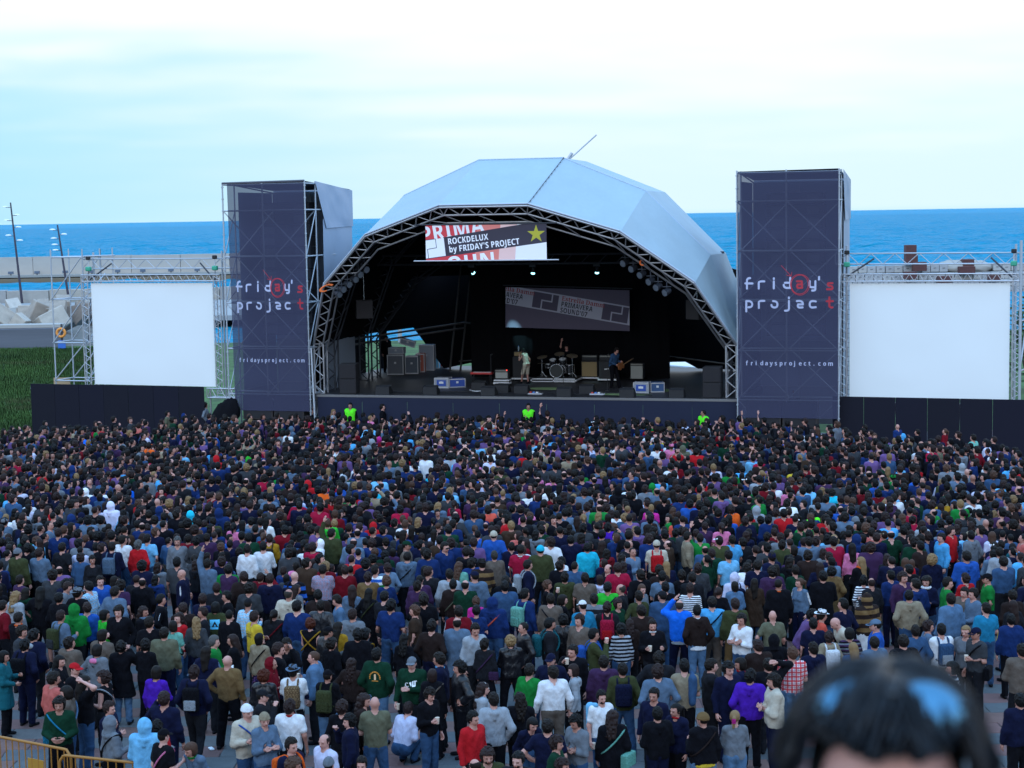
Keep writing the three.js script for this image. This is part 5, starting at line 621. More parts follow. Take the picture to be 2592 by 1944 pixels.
// ---------------------------------------------------------------- clothes colours (linear base colours) and patterns
const PAL = { black: [0.011, 0.011, 0.017], charcoal: [0.026, 0.027, 0.034], navy: [0.014, 0.018, 0.055], darkblue: [0.02, 0.05, 0.16], blue: [0.035, 0.13, 0.42], brightblue: [0.02, 0.2, 0.75], lightblue: [0.22, 0.5, 0.72], skyblue: [0.12, 0.42, 0.7], cyan: [0.03, 0.5, 0.65], denim: [0.06, 0.12, 0.22], paledenim: [0.13, 0.22, 0.34], greyblue: [0.14, 0.2, 0.28], grey: [0.2, 0.22, 0.25], lightgrey: [0.36, 0.39, 0.43], darkgrey: [0.07, 0.075, 0.085], white: [0.72, 0.73, 0.76], lilacwhite: [0.58, 0.58, 0.72], cream: [0.55, 0.5, 0.42], beige: [0.32, 0.27, 0.2], taupe: [0.17, 0.14, 0.12], tan: [0.21, 0.14, 0.07], brown: [0.07, 0.045, 0.032], darkbrown: [0.04, 0.026, 0.024], olive: [0.075, 0.085, 0.04], khaki: [0.17, 0.17, 0.12], green: [0.02, 0.24, 0.06], brightgreen: [0.05, 0.48, 0.06], darkgreen: [0.012, 0.06, 0.035], neon: [0.2, 0.95, 0.06], mint: [0.2, 0.45, 0.38], teal: [0.02, 0.14, 0.17], tealblue: [0.03, 0.25, 0.4], purple: [0.11, 0.03, 0.42], mauve: [0.18, 0.11, 0.25], plum: [0.08, 0.04, 0.1], pink: [0.72, 0.25, 0.42], hotpink: [0.6, 0.05, 0.32], salmon: [0.52, 0.16, 0.14], coral: [0.65, 0.14, 0.1], red: [0.5, 0.025, 0.035], darkred: [0.2, 0.012, 0.025], crimson: [0.4, 0.02, 0.07], orange: [0.75, 0.16, 0.03], yellow: [0.6, 0.45, 0.06], ochre: [0.4, 0.24, 0.03] };
const HAIRC = { black: [0.011, 0.01, 0.011], dark: [0.02, 0.014, 0.012], brown: [0.045, 0.024, 0.022], light: [0.15, 0.075, 0.05], blonde: [0.46, 0.28, 0.13], white: [0.5, 0.46, 0.36], grey: [0.16, 0.16, 0.16], red: [0.12, 0.025, 0.01], greybrown: [0.07, 0.06, 0.05] };
const SKINS = [[0.46, 0.225, 0.18], [0.41, 0.195, 0.15], [0.49, 0.255, 0.21], [0.34, 0.155, 0.115], [0.44, 0.215, 0.17]];
for (const k in PAL) PAL[k] = PAL[k].map((c) => Math.pow(c, 1.24)); for (const k in HAIRC) HAIRC[k] = HAIRC[k].map((c) => c * 0.4);
const hex = (c) => '#' + C(...c).getHexString();
function stripes(w, cols) { return canvas(8, 256, (g) => { let y = 0, i = 0; while (y < 256) { g.fillStyle = hex(cols[i % cols.length]); g.fillRect(0, y, 8, w); y += w; i++; } }); }
function plaid(bg, a, b) { return canvas(256, 256, (g) => { g.fillStyle = hex(bg); g.fillRect(0, 0, 256, 256); for (let i = 0; i < 4; i++) { g.globalAlpha = 0.6; g.fillStyle = hex(a); g.fillRect(i * 64, 0, 30, 256); g.fillRect(0, i * 64, 256, 30); g.fillStyle = hex(b); g.globalAlpha = 0.8; g.fillRect(i * 64 + 44, 0, 6, 256); g.fillRect(0, i * 64 + 44, 256, 6); } g.globalAlpha = 1; }); }
const P_ = PAL, PATTERN = {
  stripe_bw: [stripes(16, [P_.lightgrey, P_.black]), 1.6], stripe_navy: [stripes(16, [P_.white, P_.navy]), 2.2], stripe_blue: [stripes(32, [P_.black, P_.blue]), 1.5], stripe_grey: [stripes(32, [P_.charcoal, P_.grey]), 1.4],
  stripe_gold: [stripes(32, [P_.tan, P_.darkbrown]), 1.4], stripe_multi: [stripes(13, [P_.black, P_.charcoal, P_.tealblue, P_.black, P_.orange, P_.charcoal, P_.black, P_.lightgrey]), 2.0], stripe_red: [stripes(16, [P_.plum, P_.black, P_.grey]), 2], stripe_green: [stripes(26, [P_.white, P_.green, P_.white, P_.blue]), 1.6], stripe_thin: [stripes(16, [P_.white, P_.charcoal]), 3.2],
  plaid_red: [plaid(P_.white, P_.red, P_.darkred), 3.2], plaid_white: [plaid(P_.white, P_.lightblue, P_.navy), 4], plaid_blue: [plaid(P_.cyan, P_.black, P_.white), 4], check: [plaid(P_.lightblue, P_.salmon, P_.navy), 8], floral: [canvas(64, 64, (g) => { g.fillStyle = '#241a3a'; g.fillRect(0, 0, 64, 64); const r = rng(5); for (let i = 0; i < 40; i++) { g.fillStyle = ['#6a4a8a', '#8a5a7a', '#40306a'][i % 3]; g.fillRect(r() * 60, r() * 60, 5, 5); } }), 4], leopard: [canvas(64, 64, (g) => { g.fillStyle = '#6b543c'; g.fillRect(0, 0, 64, 64); const r = rng(8); for (let i = 0; i < 34; i++) { g.fillStyle = i % 3 ? '#2a1f18' : '#a08a68'; g.beginPath(); g.arc(r() * 64, r() * 64, 3 + r() * 3, 0, 7); g.fill(); } }), 5],
};
const weave = dataTex(256, (u, v) => 0.86 + tileNoise(u, v, 7, 4, 51) * 0.16 + tileNoise(u, v, 64, 2, 52) * 0.12), crease = dataTex(256, (u, v) => 0.5 + tileNoise(u + 0.12 * tileNoise(u, v, 3, 2, 55), v, 6, 3, 53) * 0.8); weave.repeat.set(1.7, 1.7); crease.repeat.set(2.2, 1.3);
const cloths = new Map();
function cloth(c) {                                                        // a colour name, a pattern name, or a colour followed by * for leather
  if (!cloths.has(c)) {
    const leather = c.endsWith('*'), k = leather ? c.slice(0, -1) : c; let m;
    if (PATTERN[k]) { const [t, rep] = PATTERN[k]; t.repeat.set(rep, rep); m = new THREE.MeshPhysicalMaterial({ map: t, roughness: 0.95, specularIntensity: 0.25, bumpMap: crease, bumpScale: 0.02 }); } else m = new THREE.MeshPhysicalMaterial({ color: C(...PAL[k]), roughness: leather ? 0.42 : 0.95, specularIntensity: leather ? 0.8 : 0.25, map: weave, bumpMap: crease, bumpScale: 0.02 });
    cloths.set(c, m);
  }
  return cloths.get(c);
}
const hairM = new Map(); function hairMat(c) { if (!hairM.has(c)) hairM.set(c, new THREE.MeshPhysicalMaterial({ color: C(...HAIRC[c]), roughness: 0.6, specularIntensity: 0.3 })); return hairM.get(c); }
const skinM = SKINS.map((c) => new THREE.MeshStandardMaterial({ color: C(...c), roughness: 0.6, vertexColors: true }));
const TOPNAME = { tee: 'shirt', long: 'sweater', hoodie: 'hoodie', jacket: 'jacket', coat: 'coat', vest: 'top', hivis: 'safety_vest' };
const COVER = new Set(['hood', 'cap', 'beanie', 'fedora']);
const tmpRay = new THREE.Raycaster();
function backPatch(geo, x0, x1, y0, y1, n = 8) {                           // a piece of print that lies on the back of a garment
  const probe = new THREE.Mesh(geo, new THREE.MeshBasicMaterial({ side: THREE.DoubleSide })), pos = [], uv = [], idx = [];
  for (let j = 0; j <= n; j++) for (let i = 0; i <= n; i++) { const x = mix(x0, x1, i / n), y = mix(y0, y1, j / n); tmpRay.set(V(x, y, -1), V(0, 0, 1)); const h = tmpRay.intersectObject(probe)[0]; pos.push(x, y, (h ? h.point.z : -0.14) - 0.006); uv.push(1 - i / n, j / n); }
  for (let j = 0; j < n; j++) for (let i = 0; i < n; i++) { const a = j * (n + 1) + i, b = a + 1, c = a + n + 1, d = c + 1; idx.push(a, c, b, b, c, d); }
  const g = new THREE.BufferGeometry(); g.setAttribute('position', new THREE.Float32BufferAttribute(pos, 3)); g.setAttribute('uv', new THREE.Float32BufferAttribute(uv, 2)); g.setIndex(idx); g.computeVertexNormals(); return g;
}
const prints = {
  triangle: () => canvas(128, 128, (g) => { g.fillStyle = '#5fc7f0'; g.fillRect(0, 0, 128, 128); g.fillStyle = '#10131a'; g.beginPath(); g.moveTo(64, 22); g.lineTo(108, 98); g.lineTo(20, 98); g.fill(); g.fillStyle = '#5fc7f0'; g.beginPath(); g.moveTo(64, 58); g.lineTo(78, 90); g.lineTo(50, 90); g.fill(); g.fillRect(0, 0, 1, 1); }),
  ring: () => canvas(256, 256, (g) => { g.clearRect(0, 0, 256, 256); g.strokeStyle = '#c9822f'; g.lineWidth = 22; g.setLineDash([20, 9]); g.beginPath(); g.arc(128, 138, 92, Math.PI * 0.92, Math.PI * 2.08); g.stroke(); g.setLineDash([]); g.fillStyle = '#d8b48c'; g.fillRect(110, 96, 36, 80); g.beginPath(); g.arc(128, 98, 18, 0, 7); g.fill(); g.fillStyle = '#c9822f'; g.fillRect(70, 186, 116, 12); }),
  letters: () => canvas(256, 128, (g) => { g.clearRect(0, 0, 256, 128); g.fillStyle = '#e8ecf0'; g.font = 'bold 96px serif'; g.save(); g.translate(40, 118); g.rotate(-0.25); g.fillText('C', 0, 0); g.restore(); g.beginPath(); g.moveTo(104, 40); g.lineTo(146, 26); g.lineTo(150, 92); g.fill(); g.fillRect(160, 14, 22, 70); g.fillRect(194, 14, 22, 70); g.fillRect(164, 74, 48, 16); g.fillRect(184, 6, 50, 14); }),
  numberprint: () => canvas(256, 128, (g) => { g.clearRect(0, 0, 256, 128); g.fillStyle = '#2a2c20'; for (const [x, w, h] of [[14, 12, 66], [34, 30, 52], [70, 26, 56], [102, 10, 50], [118, 32, 54], [156, 12, 48], [176, 40, 58]]) { g.fillRect(x, 96 - h, w, 10); g.fillRect(x, 96 - h, 9, h); g.fillRect(x, 88, w, 8); } g.fillStyle = '#8a8450'; g.fillRect(30, 14, 190, 7); }),
  orangeprint: () => canvas(128, 128, (g) => { g.clearRect(0, 0, 128, 128); g.fillStyle = '#d9571e'; g.fillRect(20, 16, 90, 40); g.fillStyle = '#e8e8ec'; for (const x of [24, 50, 76, 98]) g.fillRect(x, 68, 13, 46); g.fillRect(24, 68, 40, 12); g.fillRect(76, 68, 34, 12); }),
};
const printM = new Map(); function printMat(k) { if (!printM.has(k)) printM.set(k, new THREE.MeshStandardMaterial({ map: prints[k](), roughness: 0.9, alphaTest: 0.4 })); return printM.get(k); }

function person(o) {
  const g = thing('person', o.label, 'person', o.group), lod = o.lod ?? 0, sex = o.sex, L = o.L, R = o.R, legs = o.legs;
  g.position.set(o.x, o.y || 0, o.z); g.rotation.y = o.rot; const bw = o.s * (o.build || 1); g.scale.set(bw, o.s, bw);
  const yaw = o.hy || 0, pitch = o.hp || 0;
  put('body', bodyGeo(sex, L, R, legs, yaw, pitch, lod), skinM[o.skin || 0], g);
  const tg = topGeo(sex, L, R, o.top, legs, lod), tm = put(TOPNAME[o.top], tg, cloth(o.topC), g);
  if (o.under) put('shirt', topGeo(sex, L, R, 'under', legs, lod), cloth(o.under), g);
  if (o.legC) { put(o.legT === 'skirt' ? 'skirt' : o.legT === 'shorts' ? 'shorts' : 'trousers', legsGeo(sex, legs, o.legT || 'long', lod), cloth(o.legC), g); put('footwear', shoeGeo(sex, legs, lod), cloth(o.shoe || 'charcoal'), g); }
  const hm = headMatrix(legs, yaw, pitch), onHead = (name, geo, m) => { const q = put(name, geo, m, g); q.applyMatrix4(hm); return q; };
  const [hk, hc] = o.hair;
  if (hk === 'fedora') { const q = onHead('hat', fedoraGeo, cloth(hc)); put('hat_band', bandGeo, cloth('charcoal'), q); onHead('hair', hairGeo('short', lod), hairMat('dark')); }
  else if (hk === 'cap' || hk === 'beanie' || hk === 'hood') { const q = onHead(hk, hairGeo(hk, lod), cloth(hc)); if (o.capBack) q.rotateY(Math.PI); if (hk !== 'hood') onHead('hair', hairGeo(o.under2 || 'buzz', lod), hairMat('dark')); }
  else if (hk !== 'bald') onHead('hair', hairGeo(hk, lod), hairMat(hc));
  for (const e of o.ex || []) {
    const [k, c, c2] = e.split(':');
    const um = moveOf(legs), worn = (name, geo, m, x = 0, y = 0, z = 0, parent) => { const q = put(name, geo, m, parent || g); q.position.set(x, y, z); if (!parent) q.applyMatrix4(um); return q; };
    if (k === 'pack') { const q = worn('backpack', packGeo, cloth(c), 0, 1.2, -0.235); worn('pocket', pocketGeo, cloth(c2 || c), 0, -0.08, -0.085, q); worn('strap', strapGeo(1), cloth(c)); worn('strap', strapGeo(-1), cloth(c)); }
    else if (k === 'sling') { worn('bag_strap', slingGeo(c2 === 'l' ? -1 : 1), cloth(c)); }
    else if (k === 'bag') { const q = worn('shoulder_bag', bagGeo, cloth(c), c2 === 'l' ? 0.22 : -0.22, 0.92, -0.1); q.rotateY(c2 === 'l' ? -0.9 : 0.9); worn('bag_strap', slingGeo(c2 === 'l' ? -1 : 1), cloth(c)); }
    else if (k === 'purse') { worn('shoulder_bag', purseGeo, cloth(c), -0.2, 0.98, -0.12); worn('bag_strap', slingGeo(1), cloth(c)); }
    else if (k === 'beard') onHead('beard', hairGeo('beard', lod), hairMat(c || 'dark'));
    else if (k === 'shades') { const q = onHead('sunglasses', rbox(0.13, 0.032, 0.02, 0.008), cloth('black*')); q.translateY(0.117); q.translateZ(0.098); }
    else if (k === 'collar') worn('collar', once('collar', () => { const t = new THREE.TorusGeometry(0.068, 0.016, 6, 16); t.rotateX(Math.PI / 2 - 0.15); t.translate(0, 1.485, -0.005); return t; }), cloth(c));
    else if (k === 'hoodup') worn('hood_lining', once('hoodlining', () => surf((x, y, z) => ell(0, 1.43, -0.115, 0.09, 0.06, 0.045)(x, y, z), [-0.12, 1.35, -0.19], [0.12, 1.51, -0.05], 0.02)), cloth(c));
    else if (k === 'shawl') { const q = worn('draped_jacket', once('shawl', () => { const B = caps([[0.13, 1.5, 0.02, 0.15, 1.44, -0.14, 0.05, 0.06], [0.15, 1.44, -0.14, 0.14, 1.05, -0.17, 0.085, 0.07]], 0.04); return surf((x, y, z) => B(x, y, z) - foldNoise(x * 1.5, y, z * 1.5, 3) * 0.012, [0, 0.92, -0.3], [0.3, 1.6, 0.12], 0.026); }), cloth(c)); if (c2 === 'l') q.scale.x *= -1; }
    else if (k === 'scarf') worn('scarf', once('scarf', () => { const t = new THREE.TorusGeometry(0.075, 0.033, 8, 18); t.rotateX(Math.PI / 2); t.translate(0, 1.49, 0.0); return t; }), cloth(c));
    else if (k === 'band') { const q = onHead('headband', once('band', () => { const t = new THREE.TorusGeometry(0.099, 0.014, 6, 20); t.rotateY(Math.PI / 2); t.scale(1, 1, 0.92); t.rotateX(-0.3); t.translate(0, 0.14, 0.0); return t; }), cloth(c)); }
    else if (k === 'print') { const [x0, x1, y0, y1] = { triangle: [-0.1, 0.1, 1.17, 1.38], ring: [-0.14, 0.14, 1.12, 1.4], numberprint: [-0.15, 0.15, 1.2, 1.36], orangeprint: [-0.12, 0.12, 1.14, 1.38] }[c]; put('back_print', backPatch(tg, x0, x1, y0, y1), printMat(c), g); }
    else if (k === 'chest') { const q = put('chest_print', once('chest' + o.top, () => { const m = new THREE.Matrix4().makeRotationY(Math.PI); return backPatch(tg.clone().applyMatrix4(m), -0.14, 0.14, 1.18, 1.34).applyMatrix4(m); }), printMat(c), g); }
    else if (k === 'ribbon') { const q = onHead('ribbon', rbox(0.07, 0.09, 0.02, 0.01), cloth(c)); q.translateY(0.08); q.translateZ(-0.19); }
    else if (k === 'hem') worn('shirt_hem', once('hem' + sex, () => surf((x, y, z) => Math.max(caps([[0.06, 0.97, 0, 0.06, 0.8, 0, 0.115, 0.118], [-0.06, 0.97, 0, -0.06, 0.8, 0, 0.115, 0.118]], 0.05)(x, y, z) - 0.016, 0.83 - y, y - 0.93), [-0.25, 0.8, -0.2], [0.25, 0.95, 0.2], 0.028)), cloth(c));
    else if (k === 'stripeArm') for (const sg of [1, -1]) { const a = ARM[sg > 0 ? L : R]; worn('sleeve_stripe', tubeGeo(V(sg * (shoulder(sex) + 0.055), 1.42, -0.01), V(sg * (a[0][0] + 0.05), a[0][1], a[0][2]), 0.022, 6), cloth(c)); }
    else if (k === 'cup' || k === 'phone' || k === 'paper') {            // held things stand on their own
      g.updateMatrixWorld(true); const hm2 = g.matrixWorld.clone().multiply(moveOf(legs)).multiply(handMatrix(sex, c === 'l' ? L : R, c === 'l' ? 1 : -1)), p = V(0, -0.08, k === 'phone' ? 0.02 : 0.045).applyMatrix4(hm2);
      const q = k === 'cup' ? single('plastic_cup', cupGeo, M(0.62, 0.5, 0.4, 0.3), 'plastic cup held by the ' + o.short, 'cup', 'plastic cups') : k === 'phone' ? single('mobile_phone', phoneGeo, M(0.05, 0.05, 0.06, 0.35), 'mobile phone held to the ear of the ' + o.short, 'phone', 'mobile phones') : single('paper_sheet', paperGeo, M(0.75, 0.76, 0.78, 0.9), 'white paper sheet held by the ' + o.short, 'paper', 'printed programmes');
      q.position.copy(p); q.rotation.y = o.rot; if (k === 'paper') q.rotation.x = 0.5; if (k === 'phone') q.rotation.z = 0.15;
    }
  }
  return g;
}
// the people nearest to the camera, one by one: [x, z, size, turn, head turn, head nod, sex, left arm, right arm, legs, top, colour, hair, colour, legwear, colour, skin, extras, label]
const PEOPLE = [
[-10.80,-35.12,0.989,135,0,0.1,'m','pocket','pocket','stand','long','darkred','short','dark','long','charcoal',0,"","man in a dark red sweater at the left edge beside the blonde woman"],
[-10.82,-36.16,0.976,149,-0.25,0.12,'f','loose','down','stand','hoodie','lightgrey','wavy','blonde','long','denim',3,"","curly blonde woman in light grey hoodie near the left edge"],
[-10.19,-34.16,0.969,146,0,0.1,'m','fold','fold','stand','tee','black','short','dark','long','charcoal',3,"collar:orange","dark-haired man in black top with orange collar near left edge"],
[-9.79,-33.00,0.969,82,0,0.1,'m','down','cup','stand','jacket','darkgrey','messy','dark','long','charcoal',1,"","man in dark grey jacket looking right beside the black backpack"],
[-9.43,-32.57,0.987,153,-0.25,0.12,'m','pocket','pocket','stand','jacket','navy','messy','black','long','charcoal',1,"hoodup:lightgrey","person in navy jacket with pale grey hood lying on the back"],
[-9.41,-31.88,0.973,156,0,0.12,'m','pocket','pocket','stand','jacket','navy','messy','black','long','navy',1,"pack:black","person in navy jacket and plain black backpack near left edge"],
[-9.62,-31.22,0.947,90,0,0.1,'f','cup','front','stand','coat','teal','bob','black','long','black',3,"","woman in dark teal coat facing right at the left edge"],
[-9.89,-36.78,1.009,88,0,0.35,'m','front','front','stand','hoodie','grey','short','brown','long','charcoal',1,"","man in grey hoodie looking down, beside the grey fedora"],
[-10.30,-36.23,1.017,165,0.25,0.12,'m','hip','down','wide','tee','black','long','black','shorts','black',3,"","long-haired person all in black with knee-length black shorts"],
[-9.79,-35.83,0.987,151,0.25,0,'m','loose','down','stand','jacket','black','short','black','long','charcoal',3,"","black-haired person in black jacket in front of the grey fedora man"],
[-9.48,-36.22,0.997,150,-0.25,0,'m','hip','down','rest','jacket','black','fedora','grey','long','charcoal',4,"","man wearing a grey fedora and black jacket"],
[-9.39,-36.80,1.002,-105,-0.25,0.1,'m','front','down','stand','long','plaid_white','short','black','long','denim',2,"","man in white and pale blue checked shirt looking left"],
[-9.29,-37.41,1.001,42,-0.25,0.1,'m','front','front','stand','tee','blue','short','dark','long','denim',2,"","man in royal blue tee reading something, beside the checked shirt"],
[-9.26,-33.94,1.014,143,0,0.1,'m','down','cup','stand','hoodie','greyblue','short','brown','long','charcoal',3,"pack:olive:darkgrey","man in blue-grey hoodie with an olive backpack"],
[-9.10,-34.41,1.032,179,0,0,'m','down','cup','stand','hoodie','green','hood','green','long','charcoal',0,"","person with dark green hood pulled up"],
[-8.96,-34.89,0.981,173,0.5,0,'m','loose','down','wide','long','blue','short','brown','long','navy',0,"","man in plain mid-blue sweater left of the bright green top"],
[-8.54,-34.63,0.924,127,-0.25,0.1,'f','down','fold','stand','long','brightgreen','bob','black','long','charcoal',3,"","black-haired woman in bright green long-sleeved top"],
[-8.13,-34.16,1.030,-6,0,0.1,'m','pocket','cup','stand','jacket','black','curly','dark','long','black',2,"","dark curly-haired man in black facing the camera beside bright green top"],
[-8.66,-36.11,1.016,157,-0.25,0.12,'m','pocket','pocket','stand','jacket','greyblue','short','dark','long','charcoal',1,"","man in slate blue shirt behind the black-clad man facing camera"],
[-8.10,-32.62,0.966,157,-0.25,0.12,'m','cup','down','stand','tee','taupe','bob','dark','long','charcoal',2,"","person with dark bob and brown tee in front of blue sweater"],
[-7.94,-31.52,0.955,156,0,0.12,'f','hip','down','stand','hoodie','grey','bob','dark','long','charcoal',4,"hoodup:pink","person in grey hoodie with pink hood lining"],
[-8.54,-31.86,0.994,154,-0.5,0,'m','fold','fold','wide','hoodie','taupe','messy','dark','long','charcoal',1,"","person in brown-grey hoodie with thick dark hair, hood down"],
[-8.48,-30.84,0.943,79,0,0.1,'f','fold','fold','stand','jacket','black','long','black','long','black',0,"","long-haired woman in black facing right, behind salmon sweater man"],
[-8.02,-30.14,0.965,80,-0.25,0.1,'m','pocket','pocket','stand','tee','black','cap','red','long','charcoal',2,"","man with a bright red cap and black tee"],
[-7.55,-28.95,1.011,128,0,0.1,'m','down','head','stand','tee','black','long','dark','long','denim',2,"","long-haired person in black with one hand behind the head"],
[-8.10,-29.05,1.037,135,-0.25,0.1,'m','down','fold','stand','long','salmon','short','dark','long','charcoal',3,"beard","bearded man in salmon pink sweater facing right"],
[-7.72,-28.48,0.982,-90,0,0.1,'f','down','fold','stand','jacket','taupe','bob','dark','long','denim',0,"sling:paledenim","woman in brown jacket with pale blue bag strap"],
[-7.68,-27.82,0.976,6,0,0.1,'m','front','front','wide','long','darkgreen','curly','dark','long','black',3,"purse:tealblue","curly-haired person in dark green sweater rummaging in a blue bag"],
[-7.32,-29.47,0.971,-101,0.25,0.1,'f','cup','down','stand','vest','black','curly','brown','long','charcoal',4,"sling:lightgrey:l","curly-haired woman in sleeveless black top with pale strap"],
[-7.57,-31.87,0.938,181,0.25,0,'f','down','phone','stand','coat','black','messy','black','long','paledenim',0,"phone","large black-coated person in pale jeans holding a phone to the ear"],
[-7.08,-31.79,0.961,164,0.25,0.12,'f','fold','fold','rest','jacket','black','curly','black','long','black',4,"","black curly-haired woman in black beside the large black-coated phone caller"],
[-6.46,-29.79,0.967,161,0.25,0.12,'f','down','fold','stand','long','purple','bob','dark','long','charcoal',1,"","dark-haired woman in plain violet sweater"],
[-6.88,-32.58,0.980,176,0,0,'m','down','down','rest','jacket','khaki','short','dark','long','navy',4,"","man in grey-green jacket left of the mint top"],
[-7.27,-33.10,1.037,182,-0.5,0,'m','down','cup','rest','tee','black','short','dark','long','charcoal',1,"","dark-haired man in black tee behind the grey-green jacket"],
[-6.87,-33.40,0.945,168,0.5,0.12,'f','down','cup','stand','tee','mint','bob','dark','long','denim',0,"sling:black:l","woman in mint top with a black shoulder strap"],
[-6.46,-33.69,0.946,179,0.25,0.12,'f','pocket','pocket','stand','jacket','darkgrey','wavy','blonde','long','navy',1,"","woman with long wavy blonde hair and dark grey jacket"],
[-6.88,-34.12,0.946,-47,0,0.1,'f','down','cup','stand','long','red','wavy','brown','long','denim',2,"","smiling brown-haired woman in red top turned to the camera"],
[-6.44,-34.36,0.972,-77,0,0.1,'m','down','cup','stand','long','charcoal','short','brown','long','charcoal',3,"","smiling short-haired man in charcoal facing the woman in red"],
[-7.53,-35.44,0.995,102,0,0.1,'m','pocket','pocket','stand','jacket','black','short','black','long','charcoal',1,"stripeArm:white","man with glasses in black track jacket with white sleeve stripe"],
[-7.70,-34.46,0.982,76,0,0.1,'f','down','down','stand','jacket','black','wavy','brown','long','charcoal',3,"scarf:greyblue","woman with wavy brown hair and grey-blue scarf looking right"],
[-6.27,-34.83,0.969,180,-0.25,0.12,'f','down','pocket','rest','jacket','olive','bob','black','long','charcoal',1,"print:triangle","person with light blue square patch with black triangle on the back"],
[-6.20,-35.88,0.967,-79,0,0.1,'m','pocket','pocket','stand','tee','black','short','black','long','charcoal',1,"","tall black-haired man in black tee beside the blue triangle patch"],
[-5.79,-33.70,1.027,162,0.25,0,'m','cup','down','stand','long','black','buzz','black','long','black',2,"","close-cropped man in black sweater in front of the tall man in black tee"],
[-5.59,-34.83,1.006,156,0.25,0.12,'m','down','cup','wide','long','plaid_white','cap','charcoal','long','denim',3,"","person with dark cap and white checked shirt by the yellow tee"],
[-5.26,-33.51,1.027,127,0.25,0.1,'m','fold','fold','stand','tee','yellow','short','brown','long','charcoal',1,"print:numberprint","man in yellow tee with dark printing across the back"],
[-5.46,-32.12,0.955,-82,-0.25,0.1,'f','fold','front','stand','jacket','black','long','brown','long','charcoal',1,"","long brown-haired woman in black jacket facing left, hand at mouth"],
[-5.76,-31.72,1.001,96,0,0.1,'m','front','front','stand','jacket','green','short','grey','long','navy',2,"paper:l","grey-haired man in dark green jacket reading a white paper"],
[-5.81,-31.22,0.960,170,-0.25,0,'f','pocket','pocket','stand','jacket','navy','long','dark','long','charcoal',0,"stripeArm:greyblue","person with long dark hair and navy jacket with grey-blue side stripe"],
[-5.71,-29.40,1.023,173,0,0.12,'m','pocket','pocket','walk','hoodie','navy','messy','brown','long','charcoal',4,"pack:black:lightgrey","person in navy hoodie with grey-topped black backpack walking away"],
[-5.25,-30.21,1.010,165,0,0,'m','hip','down','wide','long','tan','bald','dark','long','black',4,"","bald man in tan-brown corduroy sweater"],
[-5.89,-27.71,1.031,164,0,0,'m','phone','down','rest','long','navy','short','brown','long','navy',3,"phone:l hem:lightgrey","man in navy sweater with a white hem holding a phone to the ear"],
[-6.78,-27.53,0.975,79,0,0.1,'m','down','fold','stand','jacket','navy','short','brown','long','charcoal',0,"","short-haired man in navy jacket facing right behind the grey hood"],
[-6.57,-26.78,0.959,129,0,0.1,'f','down','cup','stand','hoodie','grey','hood','grey','long','denim',0,"bag:black","person with grey hood up and black shoulder bag by the yellow barrier"],
[-5.89,-26.22,1.032,178,-0.25,0,'m','fold','fold','rest','hoodie','lightblue','hood','lightblue','long','charcoal',3,"","person with pale blue hood pulled up near the yellow barrier"],
[-5.81,-26.71,0.927,168,0.5,0,'f','down','pocket','stand','hoodie','red','messy','black','long','charcoal',1,"","person with black hair and red hoodie near the yellow barrier"],
[-5.51,-25.72,1.018,137,0,0.1,'m','down','cup','stand','tee','black','cap','black','long','charcoal',2,"purse:pink","person in black cap and black tee with a pink bag"],
[-5.00,-25.90,0.935,-31,-0.25,0.1,'f','front','down','bend','long','greyblue','bob','light','long','paledenim',4,"collar:green","light brown-haired woman with green necklace bending forward"],
[-4.42,-27.09,0.999,43,0,0.1,'m','down','cup','stand','jacket','cream','beanie','white','long','denim',4,"sling:blue shoe:white","man in white beanie and white jacket with blue bag strap"],
[-4.96,-32.18,0.956,158,-0.25,0,'f','down','fold','stand','jacket','beige','bob','black','skirt','floral',0,"sling:black","woman in beige jacket with black strap and purple patterned skirt"],
[-5.44,-37.04,1.033,178,0,0.12,'m','loose','down','rest','hoodie','navy','short','brown','long','charcoal',4,"","man in dark navy hoodie beside the blue-and-black striped sweater"],
[-4.95,-37.51,1.008,157,0,0,'m','down','down','stand','long','stripe_blue','bald','dark','long','charcoal',2,"pack:navy","bald man in blue and black striped sweater with navy backpack"],
[-4.82,-35.50,1.035,181,-0.5,0,'m','pocket','pocket','stand','hoodie','cream','balding','greybrown','long','denim',3,"","balding man in cream hoodie"],
[-4.84,-36.87,0.913,136,-0.25,0.1,'f','cup','down','stand','long','grey','long','brown','long','charcoal',1,"","long brown-haired woman in grey right of the cream hoodie"],
[-4.49,-34.32,1.035,164,-0.25,0,'m','down','cup','stand','long','darkblue','short','black','long','denim',2,"","dark-haired man in dark blue sweater in front of cream hoodie"],
[-4.04,-34.54,1.005,171,0.25,0,'m','pocket','pocket','stand','jacket','charcoal*','short','dark','long','charcoal',2,"","man in charcoal leather jacket between two blue tops"],
[-3.70,-34.90,1.025,-76,-0.25,0.35,'m','front','down','stand','long','paledenim','short','dark','long','charcoal',0,"","man in pale denim shirt looking down to the left"],
[-3.55,-36.29,0.964,163,0.5,0,'f','down','pocket','stand','long','greyblue','long','brown','long','denim',3,"","brown-haired woman in plain grey-blue sweater"],
[-3.16,-35.98,0.958,154,0,0.1,'f','hip','down','rest','jacket','black','long','black','long','black',1,"sling:olive","long black-haired woman in black facing right beside the tan sweater"],
[-2.78,-35.39,0.991,149,0,0.1,'m','fold','fold','stand','long','charcoal','short','black','long','charcoal',2,"","dark-haired man in charcoal shirt behind the royal blue tee"],
[-2.56,-34.27,1.039,159,0,0,'m','loose','loose','wide','tee','darkblue','messy','black','long','denim',3,"","tall man in royal blue tee, arms hanging away from his sides"],
[-2.07,-34.18,0.977,-101,0.25,0.1,'m','down','cup','stand','tee','brown','messy','light','long','charcoal',4,"","shaggy light-haired man in brown tee looking left"],
